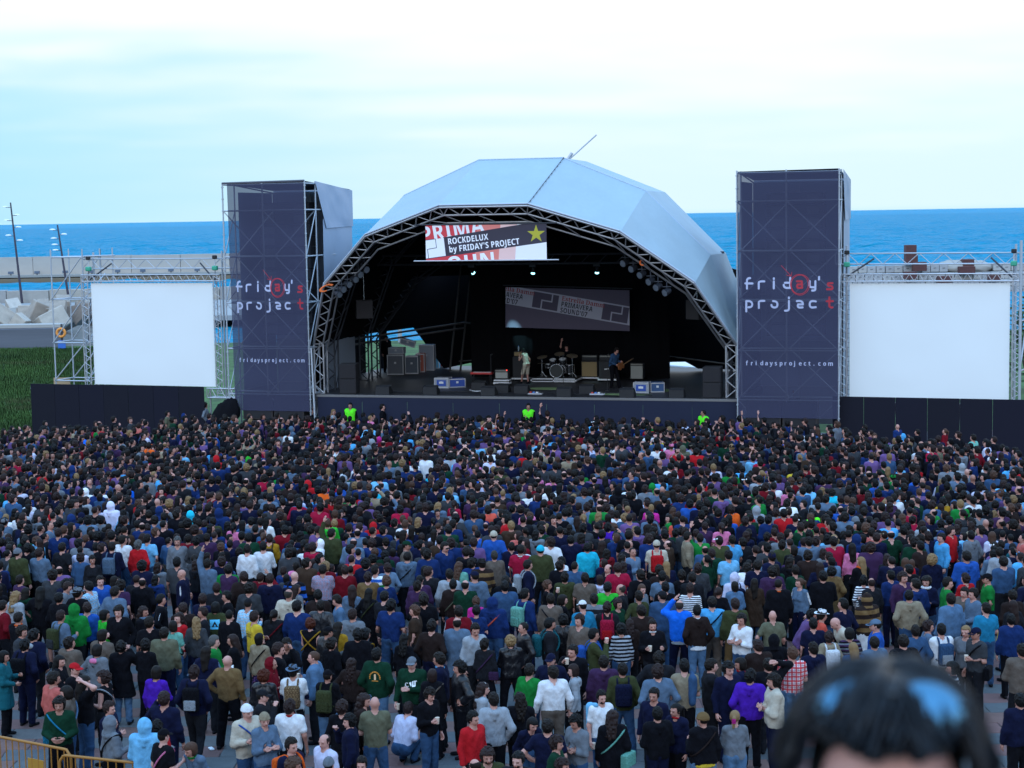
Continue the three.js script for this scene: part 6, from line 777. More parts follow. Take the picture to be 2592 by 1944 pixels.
[-3.29,-33.65,1.015,166,-0.25,0,'m','pocket','pocket','stand','hoodie','grey','short','brown','long','charcoal',1,"","man in mid-grey hoodie with close brown hair, hood down"],
[-4.14,-33.54,0.923,165,0.5,0.12,'f','fold','down','stand','vest','black','curly','red','long','black',2,"sling:ochre sling:ochre:l","red curly-haired woman in black top with crossed yellow straps"],
[-3.67,-32.43,0.983,135,-0.25,0.1,'m','down','cup','stand','jacket','black*','cap','black','long','charcoal',3,"","person with black cap and black leather jacket"],
[-4.99,-34.45,0.918,176,-0.25,0,'f','down','fold','stand','jacket','charcoal','ponytail','dark','long','charcoal',1,"sling:darkred","woman with dark tied-back hair and dark red strap, charcoal jacket"],
[-3.54,-33.09,0.940,158,-0.25,0.12,'f','cup','down','stand','long','ochre','long','dark','long','navy',1,"","long dark-haired woman in ochre yellow"],
[-3.05,-32.00,1.014,187,0.25,0,'m','loose','down','rest','jacket','black','messy','black','long','charcoal',1,"","black-haired man in black jacket in front of the grey hoodie"],
[-2.95,-32.53,0.932,131,0,0.1,'f','hip','down','wide','jacket','black','curly','black','long','charcoal',4,"sling:ochre","black curly-haired woman in black with one yellow strap"],
[-3.54,-31.90,0.922,142,-0.25,0.1,'f','down','down','stand','coat','black','curly','dark','long','black',0,"","woman with short dark curls in black coat facing right"],
[-2.17,-32.18,0.921,163,0,0.12,'f','down','pocket','stand','long','black','wavy','black','long','black',4,"","woman with long wavy black hair and black top behind grey cap man"],
[-1.65,-32.59,1.016,160,0.25,0.12,'m','pocket','pocket','stand','long','darkbrown','messy','dark','long','navy',4,"","man in dark brown sweater and navy jeans next to blue-grey blazer"],
[-1.16,-32.69,1.032,178,0.25,0,'m','down','pocket','rest','coat','greyblue','balding','dark','long','darkbrown',1,"","balding man in long blue-grey blazer"],
[-1.16,-33.72,1.020,185,0.25,0,'m','down','pocket','wide','jacket','darkred','short','dark','long','charcoal',3,"collar:white stripeArm:white","person in dark red track top with white piping"],
[-0.80,-32.18,1.033,32,-0.25,0.35,'m','pocket','down','stand','long','lightgrey','short','dark','long','charcoal',1,"","short-haired man in light grey sweater looking down right"],
[-0.60,-31.72,0.917,170,-0.5,0,'f','cup','down','stand','jacket','charcoal','messy','dark','skirt','black',3,"purse:plum","person in charcoal jacket and black skirt with plum shoulder bag"],
[-0.11,-31.80,0.931,185,-0.25,0.12,'f','fold','fold','wide','jacket','black*','curly','blonde','long','black',2,"","blonde curly-haired person in shiny black jacket"],
[-0.47,-34.60,1.000,166,-0.25,0,'m','hip','down','stand','hoodie','darkblue','hood','darkblue','long','denim',3,"sling:coral","person with dark blue hood up and coral red strap"],
[-0.84,-35.36,0.913,188,0,0,'f','down','pocket','rest','long','hotpink','messy','light','long','denim',0,"","person with light brown hair in hot pink top"],
[-0.81,-34.22,0.953,178,0,0.12,'f','down','cup','stand','tee','darkblue','short','black','long','denim',4,"","black-haired person in dark blue tee in front of hot pink top"],
[-1.36,-36.51,0.986,172,0,0,'m','down','pocket','wide','jacket','darkbrown','short','black','long','denim',0,"sling:khaki","man in dark brown jacket with khaki bag strap"],
[-1.08,-36.09,1.036,174,-0.25,0,'m','fold','fold','wide','tee','darkgreen','balding','dark','long','denim',0,"","balding man in dark green tee"],
[-0.90,-37.03,1.028,185,0.5,0,'m','loose','down','stand','hoodie','greyblue','cap','navy','long','charcoal',0,"","person with navy cap and pale slate hoodie"],
[-1.46,-37.18,1.033,172,0.5,0.12,'m','loose','down','wide','hoodie','lightgrey','short','dark','long','charcoal',0,"sling:black","man in light grey hoodie with black diagonal strap"],
[-3.71,-30.51,0.992,-92,0,0.1,'m','down','cup','stand','jacket','paledenim','buzz','light','long','charcoal',0,"cup","crop-haired man in faded denim jacket holding a cup, facing left"],
[-3.98,-29.59,0.986,179,-0.25,0,'m','fold','fold','stand','tee','white','fedora','greyblue','long','charcoal',3,"pack:leopard under:navy","person in blue hat and white tee with patterned brown backpack"],
[-4.48,-30.37,0.948,81,0,0.1,'f','fold','fold','stand','hoodie','darkred','hood','darkred','long','black',3,"","woman with dark red hood up smiling to the right"],
[-4.42,-30.87,1.031,98,0,0.1,'m','down','down','stand','tee','black','short','brown','long','charcoal',4,"","short-haired man in black tee behind the dark red hood"],
[-4.31,-31.45,1.006,-31,-0.25,0.35,'m','phone','down','stand','jacket','black','short','dark','long','charcoal',3,"phone:l","man in black jacket looking down with phone at the ear"],
[-4.50,-29.53,0.944,177,-0.5,0.12,'f','cup','down','wide','jacket','black*','curly','red','long','black',1,"","woman with big red curls and black leather jacket"],
[-4.32,-28.09,0.978,87,0,0.1,'m','down','drink','stand','jacket','charcoal','cap','charcoal','long','charcoal',2,"","person with dark cap and jacket raising hand to the face"],
[-3.35,-29.37,0.964,167,-0.25,0.12,'f','fold','fold','stand','jacket','black','cap','black','long','paledenim',3,"pack:olive","person in black cap with olive green backpack and pale jeans"],
[-3.02,-30.43,0.920,161,0,0,'f','hip','down','wide','jacket','darkbrown','wavy','brown','long','charcoal',2,"","woman with very long wavy brown hair beside the ring-logo jacket"],
[-2.54,-30.29,1.040,164,-0.25,0,'m','pocket','pocket','stand','jacket','darkgreen','short','black','long','paledenim',1,"print:ring","man in dark green jacket with orange ring logo on back"],
[-1.89,-29.99,0.991,-11,0,0.1,'m','fold','loose','stand','hoodie','darkgreen','cap','grey','long','charcoal',2,"chest:letters cup","man in grey cap and green hoodie with white chest letters"],
[-1.39,-29.98,1.026,-98,-0.25,0.1,'m','down','cup','stand','jacket','navy','short','dark','long','charcoal',3,"collar:skyblue","man with glasses in navy top with light blue collar facing left"],
[-1.50,-29.46,0.939,168,0.25,0,'f','cup','down','rest','coat','black','bob','brown','long','black',2,"sling:taupe","brown-haired woman in black coat with taupe strap"],
[-1.01,-29.53,1.008,-72,-0.25,0.1,'m','hip','down','stand','jacket','black*','messy','black','long','black',1,"","black-haired man in black leather jacket left of the red sweater"],
[-3.75,-27.35,0.994,172,-0.25,0,'m','cup','down','stand','tee','white','messy','brown','long','charcoal',3,"collar:red","person in white tee with red neckline and red sleeve trim"],
[-4.08,-26.71,0.981,37,-0.25,0.1,'f','fold','fold','stand','jacket','greyblue','beanie','beige','long','denim',4,"","woman in cream beanie and glasses, slate jacket, arms folded"],
[-3.44,-25.08,1.029,51,0,0.1,'m','down','down','stand','long','navy','short','dark','long','charcoal',0,"pack:orange","smiling dark-haired man with orange backpack at the bottom edge"],
[-2.98,-25.53,0.982,-47,0.25,0.1,'m','down','down','stand','tee','lilacwhite','balding','brown','long','charcoal',0,"","smiling man in pale open-collared shirt at the bottom edge"],
[-3.32,-24.38,0.979,96,0,0.1,'f','down','down','stand','jacket','grey','curly','light','long','charcoal',3,"","curly light-haired woman at the bottom edge below the orange backpack"],
[-2.80,-24.45,0.971,160,0,0,'m','fold','fold','stand','jacket','grey','beanie','grey','long','charcoal',2,"","person in grey knitted hat at the bottom edge"],
[-2.89,-27.35,0.980,176,-0.25,0,'f','loose','down','stand','long','black','messy','brown','long','charcoal',4,"","brown-haired person in black behind the navy-jacketed man's raised fist"],
[-2.57,-27.73,0.979,81,0,0.1,'f','down','down','stand','jacket','darkbrown','wavy','brown','long','black',4,"","brown-haired woman facing right behind the bald khaki man"],
[-2.70,-26.65,0.965,-88,0.25,0.1,'m','down','drink','stand','jacket','navy','messy','black','long','black',2,"","black-haired man with glasses in navy lifting his fist to his chin"],
[-2.34,-27.22,1.037,188,0,0,'m','fold','fold','wide','tee','khaki','bald','dark','long','denim',4,"","bald man in khaki shirt and blue jeans standing legs apart"],
[-1.98,-29.24,0.984,151,0,0.1,'m','front','front','squat','long','lilacwhite','short','brown','long','denim',0,"","crouching person in white long-sleeved top and jeans"],
[-1.50,-28.05,0.980,48,0,0.35,'m','down','cup','stand','long','black','messy','dark','long','denim',0,"cup","man in black sweater and blue jeans looking down, cup in hand"],
[-0.72,-26.56,0.984,42,0.25,0.1,'m','down','down','stand','long','red','short','black','long','charcoal',1,"","moustached man in bright red sweater"],
[-0.59,-28.48,0.947,95,0,0.1,'f','down','down','stand','hoodie','lightgrey','wavy','brown','long','charcoal',2,"band:white","woman with white headband and pale grey hoodie facing right"],
[-0.39,-27.39,1.016,188,0.25,0.12,'m','pocket','pocket','stand','hoodie','lightgrey','short','dark','long','black',0,"","dark-haired person in pale grey hoodie and black trousers by red sweater"],
[-0.46,-24.67,0.980,13,0,0.1,'m','down','down','stand','tee','olive','curly','brown','long','charcoal',1,"beard:brown","curly-haired bearded man looking up at the bottom edge"],
[-0.64,-24.21,0.982,186,0.5,0,'m','cup','down','stand','jacket','grey','balding','dark','long','charcoal',4,"","balding man at the bottom edge below the red sweater"],
[-2.31,-24.38,0.979,-7,0,0.1,'m','down','down','stand','long','charcoal','short','dark','long','charcoal',0,"","dark-haired man facing the camera at the bottom edge by bald man's jeans"],
[0.04,-27.65,0.979,175,0.5,0,'f','down','fold','stand','jacket','black','wavy','dark','long','black',3,"","long dark-haired woman in black left of the dark green sweater"],
[0.22,-29.47,0.969,144,0.25,0.1,'m','down','cup','stand','long','green','short','dark','long','denim',1,"","man in bottle green sweater beside the white long-sleeved top"],
[0.63,-29.18,0.990,-165,0.25,0,'m','loose','loose','stand','long','white','short','dark','long','taupe',2,"","man in plain white long-sleeved top, arms held away from body"],
[1.01,-29.50,0.959,-93,0,0.1,'f','down','down','stand','hoodie','lightgrey','bob','brown','long','black',2,"","brown-haired woman in pale grey hoodie facing left"],
[0.62,-30.02,0.998,-10,-0.25,0.1,'m','pocket','pocket','stand','jacket','navy','cap','navy','long','charcoal',0,"","man in navy cap and navy jacket facing the camera"],
[1.04,-30.62,0.991,-25,-0.25,0.1,'m','down','drink','stand','jacket','black','short','dark','long','charcoal',1,"stripeArm:lightgrey cup","man in black track jacket with grey stripe drinking from a cup"],
[0.66,-32.72,0.994,97,0,0.1,'m','down','down','stand','jacket','charcoal','short','black','long','navy',3,"beard pack:teal","bearded smiling man with a teal backpack facing right"],
[0.94,-33.18,0.972,-189,0,0,'m','pocket','pocket','stand','jacket','black*','curly','black','long','charcoal',1,"","black curly-haired man in black leather jacket by bearded smiling man"],
[0.15,-32.50,0.989,-77,0,0.1,'m','pocket','pocket','stand','jacket','black*','buzz','dark','long','black',1,"","crop-haired man in black leather jacket left of the teal backpack"],
[1.25,-32.78,1.026,-30,-0.25,0.1,'m','down','down','stand','long','taupe','messy','brown','long','charcoal',0,"","brown-haired man in taupe top facing left below the teal sweater"],
[0.73,-34.84,1.000,-193,0.25,0,'m','down','fold','stand','long','taupe','short','dark','long','charcoal',2,"sling:charcoal:l","man in taupe sweater with a dark diagonal strap"],
[0.99,-35.26,0.931,102,0,0.1,'f','down','down','stand','jacket','black','bob','dark','long','black',2,"","dark-haired woman in black facing right beside the taupe sweater"],
[1.37,-34.04,1.021,-165,0.25,0.12,'m','cup','down','stand','long','tealblue','cap','white','long','charcoal',0,"","person with red, white and blue cap and teal sweater"],
[0.70,-36.84,0.914,82,0,0.1,'f','down','drink','stand','long','black','messy','light','long','denim',3,"cup","light brown-haired woman in black sweater raising a glass"],
[0.19,-35.06,1.037,139,-0.25,0.1,'m','loose','down','wide','hoodie','darkblue','short','black','long','navy',3,"pack:mint","man in blue hoodie with turquoise backpack"],
[1.10,-37.14,0.979,-171,-0.25,0,'m','fold','fold','stand','hoodie','olive','messy','dark','long','charcoal',3,"","person in moss green hoodie with hood down near the teal sweater"],
[1.54,-36.91,0.992,-191,0.25,0,'m','down','fold','wide','tee','taupe','short','dark','long','charcoal',3,"","man in light brown shirt with short dark hair beside moss green hoodie"],
[1.88,-37.29,0.917,-176,0.5,0,'f','down','cup','stand','hoodie','lilacwhite','bob','brown','long','denim',0,"","brown-haired person in lilac-white hoodie"],
[1.99,-35.98,0.985,-190,-0.25,0,'m','down','pocket','wide','tee','brightgreen','short','black','long','charcoal',3,"sling:navy","black-haired person in vivid green top with dark strap"],
[1.63,-34.76,1.000,-186,0.25,0,'m','hip','down','stand','jacket','stripe_grey','short','dark','long','charcoal',2,"","person in grey-green striped jacket below the vivid green top"],
[1.87,-34.11,0.986,-185,0,0,'m','cup','down','stand','tee','charcoal','messy','brown','long','charcoal',1,"pack:crimson:red","man in charcoal tee with a red backpack"],
[2.13,-34.81,0.929,31,0.25,0.1,'f','down','down','stand','long','darkgreen','curly','brown','long','charcoal',1,"","curly brown-haired woman with dark green scarf facing right"],
[2.58,-35.03,0.989,-161,0.25,0,'m','hip','down','stand','long','olive','short','dark','long','charcoal',3,"","man in plain olive green sweater"],
[2.24,-35.40,1.039,-101,0,0.1,'m','down','down','stand','jacket','charcoal','balding','greybrown','long','charcoal',1,"","balding man facing left in front of the red tee"],
[2.71,-35.85,0.971,49,-0.25,0.1,'f','cup','cup','stand','hoodie','grey','long','light','long','denim',2,"","smiling light brown-haired woman in grey hoodie"],
[3.08,-35.08,0.982,-172,0.5,0,'m','front','front','stand','jacket','denim','cap','charcoal','long','denim',4,"","person in dark hat and dark denim jacket"],
[3.22,-36.62,1.030,-183,-0.25,0.12,'m','fold','fold','stand','tee','greyblue','short','black','long','charcoal',4,"","man in slate grey short-sleeved shirt near the striped sweater"],
[3.21,-35.84,0.991,-180,0.5,0,'m','down','down','stand','long','black','short','black','long','charcoal',4,"","black-haired person in black in front of the slate grey shirt"],
[3.71,-35.47,1.020,-196,0,0.1,'m','down','cup','wide','long','stripe_thin','short','brown','long','charcoal',1,"","man in finely striped black and white sweater"],
[3.34,-34.02,1.012,-190,0,0,'m','shade','down','wide','jacket','brightblue','balding','greybrown','long','navy',0,"hem:lightgrey","bald man in bright blue track jacket, one hand to his head"],
[3.65,-33.59,0.996,-170,-0.25,0.12,'m','pocket','pocket','stand','hoodie','darkbrown','short','black','long','paledenim',0,"collar:white hem:white","man in dark brown hooded top with white collar and pale jeans"],
[4.02,-34.19,1.014,-181,0,0,'m','cup','down','rest','tee','skyblue','short','dark','long','taupe',2,"sling:navy sling:navy","man in light blue tee with a navy messenger strap"],
[4.46,-33.95,1.021,-176,0.25,0,'m','down','down','rest','hoodie','olive','short','brown','long','tan',3,"","man in green hoodie and tan trousers"],
[4.46,-32.93,0.980,-51,0.25,0.1,'m','fold','fold','stand','long','white','messy','dark','long','denim',3,"","man in white sweater with arms folded, facing the camera"],
[4.77,-36.36,0.920,-170,0.25,0,'f','down','cup','wide','jacket','paledenim','bob','dark','long','charcoal',0,"","dark-haired person in denim jacket below the white hood"],
[4.83,-36.89,0.969,-163,0,0,'m','loose','down','stand','hoodie','lilacwhite','hood','lilacwhite','long','denim',4,"pack:navy","person with lilac-white hood up and navy straps"],
[5.24,-36.61,0.924,-183,-0.25,0,'f','fold','fold','stand','coat','brown','long','dark','long','denim',1,"","long dark-haired woman in brown coat right of the white hood"],
[4.34,-35.72,0.933,-188,-0.5,0.12,'f','down','pocket','rest','jacket','black','ponytail','brown','long','charcoal',3,"","brown ponytailed woman in black behind the light blue tee"],
[2.67,-32.63,0.971,5,0,0.1,'m','cup','cup','stand','jacket','black','short','dark','long','charcoal',1,"beard collar:white cup","bearded man in black jacket and white collar holding two cups"],
[2.52,-33.55,1.013,-173,0.25,0,'m','front','front','stand','coat','darkbrown','short','dark','long','charcoal',4,"","man in dark brown coat behind the striped black and white sweater"],
[2.06,-32.66,0.927,-177,-0.25,0,'f','loose','down','rest','long','stripe_bw','curly','black','long','denim',1,"","black curly-haired person in wide black and white striped sweater"],
[2.26,-33.12,0.915,-169,-0.25,0.12,'f','down','down','rest','jacket','darkbrown','wavy','brown','long','charcoal',3,"","brown-haired person half hidden right of the wide-striped sweater"],
[1.47,-31.73,1.006,93,0,0.1,'m','down','drink','stand','hoodie','olive','short','black','long','denim',3,"pack:blue cup","man in olive jacket with blue backpack straps drinking"],
[1.56,-29.83,0.988,-182,0,0,'m','down','cup','wide','hoodie','plum','short','dark','long','charcoal',0,"","person in plum grey hoodie with short dark hair, hood down"],
[1.87,-29.45,0.965,-179,0.25,0,'m','down','pocket','wide','hoodie','olive','short','dark','long','denim',3,"pack:navy","person in olive hoodie with navy backpack and jeans"],
[1.40,-27.71,0.973,27,0,0.1,'m','down','down','stand','tee','white','short','black','long','denim',0,"beard shawl:lightblue:l cup","bearded man in white tee with light blue sweater over the shoulder"],
[1.52,-26.58,0.969,-173,-0.5,0.12,'f','down','down','stand','coat','black','wavy','brown','long','black',2,"bag:mint","woman with very long brown hair, black coat and green bag"],
[2.55,-29.82,1.023,-191,0.25,0,'m','hip','down','wide','jacket','charcoal','messy','dark','long','charcoal',0,"","messy dark-haired person in charcoal behind the pale blue sweater"],
[2.45,-28.92,1.029,-169,-0.25,0,'m','pocket','pocket','stand','long','greyblue','messy','brown','long','charcoal',2,"","brown-haired person in pale blue-grey sweater beside the beige tee"],
[2.94,-29.16,1.037,-187,0.25,0.12,'m','down','fold','stand','tee','beige','short','black','long','black',2,"shawl:denim:l","man in beige tee with denim jacket slung over his shoulder"],
[2.29,-27.77,0.977,-26,0,0.1,'m','down','down','stand','long','navy','short','black','long','charcoal',3,"","man in navy shirt looking left, behind the reader's white paper"],
[2.25,-26.68,0.976,-164,-0.25,0,'m','front','cup','stand','hoodie','black','short','black','long','navy',4,"paper:l","person in black hoodie holding a white paper"],
[2.59,-27.04,0.948,-43,-0.25,0.1,'f','down','cup','stand','jacket','navy','ponytail','black','long','black',1,"collar:red","dark-haired woman in navy jacket with red collar facing left"],
[3.44,-29.44,0.995,93,0,0.1,'m','down','drink','stand','jacket','charcoal','short','dark','long','charcoal',2,"","man in charcoal with a hand on his chin facing right"],
[3.69,-29.01,1.032,28,0,0.1,'m','down','down','stand','long','navy','messy','black','long','navy',0,"","dark-haired man in black-navy sweater left of the purple hoodie"],
[4.00,-29.70,0.966,-102,0.25,0.1,'f','down','down','stand','jacket','navy','bob','dark','long','charcoal',3,"collar:red","dark-haired woman facing left above the purple hoodie"],
[4.02,-28.63,1.007,-195,-0.25,0.1,'m','pocket','pocket','stand','hoodie','purple','messy','black','long','black',4,"shades","black-haired person in sunglasses and purple hoodie"],
[2.96,-26.44,0.957,-167,0.5,0.12,'f','cup','down','wide','jacket','black','beanie','tan','long','paledenim',1,"hem:yellow sling:darkbrown","person in brown beret with grey scarf and yellow shirt hem"],
[3.49,-26.64,0.937,-178,-0.25,0.12,'f','fold','fold','stand','long','grey','ponytail','blonde','long','paledenim',2,"ribbon:hotpink","blonde woman with ponytail and pink ribbon in grey top"],
[4.47,-30.76,0.988,-162,0.25,0.12,'m','fold','fold','rest','jacket','darkbrown','short','brown','long','taupe',0,"stripeArm:white","man in dark brown track jacket with white shoulder stripe"],
[4.46,-29.49,0.982,-170,0,0,'m','down','head','stand','jacket','black','short','dark','long','charcoal',0,"","dark-haired person in black holding a hand behind the head, by stripe jacket"],
[0.14,-26.98,0.921,30,0,0.1,'f','front','front','bend','long','navy','bob','black','long','denim',0,"","bob-haired person in navy leaning right near the bottom"],
[0.47,-26.14,0.969,-186,0,0,'m','hip','down','rest','tee','navy','short','dark','long','charcoal',4,"","dark-haired person in navy facing the grey patterned sweater"],
[0.94,-26.32,0.988,-48,0,0.35,'m','fold','fold','stand','long','grey','messy','black','long','denim',3,"","wavy black-haired man in grey patterned sweater looking down"],
[0.58,-25.24,0.977,76,0,0.1,'m','pocket','pocket','walk','long','darkgreen','messy','brown','long','charcoal',1,"","brown-haired man with glasses in dark green sweater walking right"],
[-0.00,-24.37,0.999,-12,-0.25,0.1,'m','down','down','stand','jacket','charcoal','short','black','long','charcoal',2,"beard","black-bearded man facing the camera at the bottom edge"],
[0.64,-24.36,0.940,83,-0.25,0.1,'f','down','down','stand','long','charcoal','messy','brown','long','charcoal',4,"","brown-haired person at the bottom edge under the dark green sweater"],
[4.36,-28.18,1.032,-87,0,0.1,'m','fold','fold','stand','jacket','cream','messy','dark','long','navy',4,"collar:navy","person in cream jacket with navy collar, arms folded, facing left"],
[5.62,-35.67,1.035,-180,-0.5,0,'m','down','down','stand','jacket','black','buzz','dark','long','black',3,"collar:orange","crop-haired man in black with orange collar"],
[6.23,-36.57,0.925,-413,-0.25,0.1,'f','down','cup','stand','long','greyblue','ponytail','light','long','navy',4,"stripeArm:white","light-haired person in slate top with white sleeve stripe"],
[6.73,-36.56,1.006,-181,0.25,0,'m','down','fold','wide','coat','black','short','black','long','denim',4,"","man in long black blazer and blue jeans"],
[7.12,-37.61,0.934,-183,0,0,'f','down','pocket','stand','coat','tan','curly','black','long','charcoal',3,"","person with big black curls in tan-brown coat"],
[7.66,-36.76,0.918,-178,-0.25,0,'f','pocket','pocket','rest','long','stripe_navy','messy','black','long','charcoal',0,"sling:white","black-haired person in navy and white striped top with white strap"],
[7.67,-35.97,0.990,-162,-0.25,0.12,'m','cup','down','stand','long','charcoal','balding','brown','long','navy',3,"","balding man in charcoal sweater behind the striped hood"],
[7.20,-34.23,1.016,-154,-0.25,0.12,'m','cup','down','stand','hoodie','stripe_gold','hood','stripe_gold','shorts','white',0,"","person in hooded top with thick gold and brown stripes"],
[8.25,-36.74,0.978,-156,0.25,0,'m','down','fold','stand','long','darkblue','short','black','long','navy',1,"","black-haired man in plain dark blue sweater and jeans"],
[8.38,-36.15,1.031,33,0,0.1,'m','down','down','stand','long','plum','messy','brown','long','charcoal',4,"","brown-haired young man in plum sweater looking at the camera"],
[8.54,-35.67,1.000,-161,0.5,0,'m','down','down','wide','hoodie','darkblue','short','dark','long','charcoal',4,"","person in navy blue hoodie left of the white scarf"],
[8.88,-36.10,0.975,-29,0,0.1,'f','cup','cup','stand','jacket','navy','curly','dark','long','denim',4,"scarf:white cup","curly dark-haired woman with long white scarf holding a cup"],
[8.21,-34.81,0.971,-179,-0.5,0,'m','pocket','pocket','stand','hoodie','beige','short','black','long','denim',4,"","black-haired man in beige hoodie with hood down"],
[9.18,-35.48,1.035,85,-0.25,0.1,'m','down','down','stand','jacket','green','short','dark','long','charcoal',0,"","dark-haired person in puffy green jacket"],
[9.43,-35.05,0.967,-48,0,0.1,'m','down','down','stand','jacket','taupe','short','dark','long','charcoal',0,"","dark-haired man in brown jacket facing left by the pale blue hoodie"],
[9.48,-34.55,1.017,-436,0,0.1,'m','front','front','rest','hoodie','greyblue','short','dark','long','charcoal',4,"","man in pale slate hoodie with lilac hood, facing left"],
[8.86,-33.99,1.032,-155,-0.25,0,'m','loose','down','stand','jacket','paledenim','short','dark','long','black',0,"","man in faded blue denim jacket and black trousers"],
[9.81,-36.39,0.968,-152,0.25,0.12,'m','fold','fold','stand','tee','red','messy','brown','long','charcoal',2,"","reddish brown-haired man in red top, far right"],
[10.21,-36.10,1.001,-100,0,0.1,'m','down','down','stand','tee','green','cap','black','long','charcoal',1,"","man in black cap and green print tee facing left"],
[9.42,-33.43,0.987,-174,0.5,0,'m','down','cup','rest','tee','tealblue','short','dark','long','denim',2,"","man in bright teal-blue shirt and jeans"],
[10.05,-33.72,0.976,-162,0,0,'f','down','pocket','rest','jacket','charcoal','long','brown','long','black',3,"","long brown-haired person in charcoal jacket near the right edge"],
[9.68,-32.60,0.967,-179,0,0,'m','down','pocket','stand','jacket','darkblue','short','black','long','black',0,"stripeArm:yellow","man in two-tone blue sports jacket with yellow sleeve bands"],
[5.08,-33.00,1.008,-175,-0.25,0,'m','hip','down','stand','tee','khaki','bald','dark','long','charcoal',0,"","bald man in grey-green tee left of the purple sweater"],
[5.77,-33.54,0.991,78,0,0.1,'m','down','down','bend','long','mauve','messy','black','long','charcoal',1,"","black-haired man in purple sweater bending to the right"],
[6.08,-33.15,0.980,92,0.25,0.1,'f','down','down','stand','tee','coral','fedora','white','long','white',4,"","woman in white brimmed hat and coral red top"],
[5.78,-32.42,0.985,-179,0,0,'m','down','fold','stand','tee','navy','short','black','long','charcoal',0,"","black-haired man in navy tee below the white hat"],
[5.94,-31.64,0.947,-170,-0.25,0,'f','pocket','pocket','rest','hoodie','beige','messy','brown','long','denim',3,"pack:white","person in beige top with white drawstring bag"],
[6.48,-32.63,1.032,-83,0,0.35,'m','down','down','bend','jacket','cream','bald','dark','long','charcoal',0,"","bald man looking down, cream jacket"],
[6.39,-31.94,0.938,-173,0,0.12,'f','hip','down','stand','long','stripe_red','bob','black','long','charcoal',1,"","black-haired person in dark sweater with thin red and white stripes"],
[6.89,-31.90,1.036,-100,0,0.1,'m','down','down','stand','jacket','blue','cap','greyblue','long','denim',4,"stripeArm:white","man in grey cap and bright blue jacket facing left"],
[6.21,-30.67,0.958,-177,0.25,0.12,'f','fold','fold','wide','jacket','denim','long','blonde','long','charcoal',2,"","woman with long straight blonde hair"],
[6.65,-30.93,0.978,-162,-0.25,0,'m','front','front','stand','jacket','greyblue','short','dark','long','charcoal',1,"","dark-haired man in slate jacket right of the long blonde hair"],
[5.42,-30.43,1.003,-165,0.25,0,'m','front','front','stand','hoodie','navy','short','dark','long','denim',2,"","man in navy hoodie right of the red checked shirt"],
[4.98,-30.07,1.010,-182,0.5,0,'m','fold','fold','stand','tee','plaid_red','short','light','long','paledenim',0,"","man in red and white checked shirt"],
[4.83,-31.24,0.977,-183,0.25,0.12,'m','fold','fold','stand','jacket','black','hood','black','long','black',2,"","person in black hooded jacket left of the red checked shirt"],
[7.58,-31.63,0.998,-165,-0.25,0,'m','pocket','pocket','rest','jacket','denim','short','dark','long','charcoal',3,"sling:navy","man in blue denim jacket with dark strap near the blue backpack"],
[7.96,-32.19,0.968,87,0,0.1,'m','down','down','stand','tee','greyblue','messy','brown','long','charcoal',1,"","brown-haired young man in grey top facing right by white tee"],
[8.08,-31.67,1.003,-170,0,0,'m','fold','fold','rest','tee','white','short','black','long','beige',0,"pack:denim:lightgrey","black-haired man in white tee with blue and grey backpack"],
[8.63,-31.24,1.021,-426,0,0.1,'m','cup','down','stand','tee','darkgrey','cap','navy','long','charcoal',3,"bag:black:l cup:l","man in navy cap and grey tee with large black messenger bag"],
[8.57,-31.74,0.972,-33,0,0.1,'f','down','down','stand','tee','grey','ponytail','blonde','long','charcoal',4,"","blonde woman's face beside the navy cap"],
[7.13,-30.66,1.029,-166,-0.25,0.12,'m','down','pocket','wide','jacket','black','short','dark','long','black',0,"","dark-haired man in black jacket left of the denim jacket"],
[7.65,-29.15,0.975,-97,0,0.1,'f','down','down','stand','tee','stripe_navy','bob','black','long','black',1,"","bob-haired woman in navy and white striped tee facing left"],
[8.19,-27.03,0.984,-171,0,0,'m','down','down','stand','jacket','navy','short','black','long','black',4,"","black-haired man in navy suit at the right edge"],
[9.11,-29.97,1.016,-178,0.25,0,'m','fold','fold','rest','jacket','taupe','short','dark','long','charcoal',3,"","person in brown-grey jacket at the right edge"],
[-11.80,-43.37,1.004,171,0,0,'m','down','fold','stand','tee','darkblue','short','brown','long','denim',4,"","short-haired man in dark blue tee by the royal blue hood"],
[-9.89,-42.35,0.992,153,-0.5,0,'m','loose','down','stand','tee','white','short','dark','long','denim',3,"","dark-haired man in white tee, left crowd, beside a light blue shirt"],
[-9.26,-42.28,1.012,164,-0.25,0,'m','pocket','pocket','stand','tee','lightblue','short','dark','long','denim',4,"","dark-haired man in light blue polo shirt, left crowd"],
[-9.39,-41.79,0.981,176,-0.25,0,'f','down','pocket','stand','jacket','red','messy','grey','long','charcoal',1,"","person in long red jacket between white tee and light blue polo"],
[-8.45,-42.00,1.000,1,0,0.1,'m','down','down','stand','long','grey','messy','grey','long','charcoal',1,"beard:grey","grey-bearded man in grey sweater facing the camera"],
[-10.18,-40.33,0.937,3,0.25,0.1,'f','down','down','stand','long','charcoal','messy','dark','long','charcoal',3,"","dark-haired woman in charcoal facing the camera, left crowd"],
[-7.57,-38.02,1.000,-95,0,0.1,'m','down','down','stand','jacket','navy','bald','dark','long','charcoal',1,"stripeArm:white","bald man in navy track jacket with white piping facing left"],
[-9.90,-41.17,1.023,170,0.25,0.12,'m','down','fold','rest','jacket','navy','short','dark','long','charcoal',2,"pack:greyblue","dark-haired man with blue-grey backpack left of the white tee"],
[-12.01,-40.50,1.039,157,-0.25,0,'m','cup','down','rest','jacket','olive','beanie','grey','long','charcoal',2,"","person in grey beanie and olive jacket, far left"],
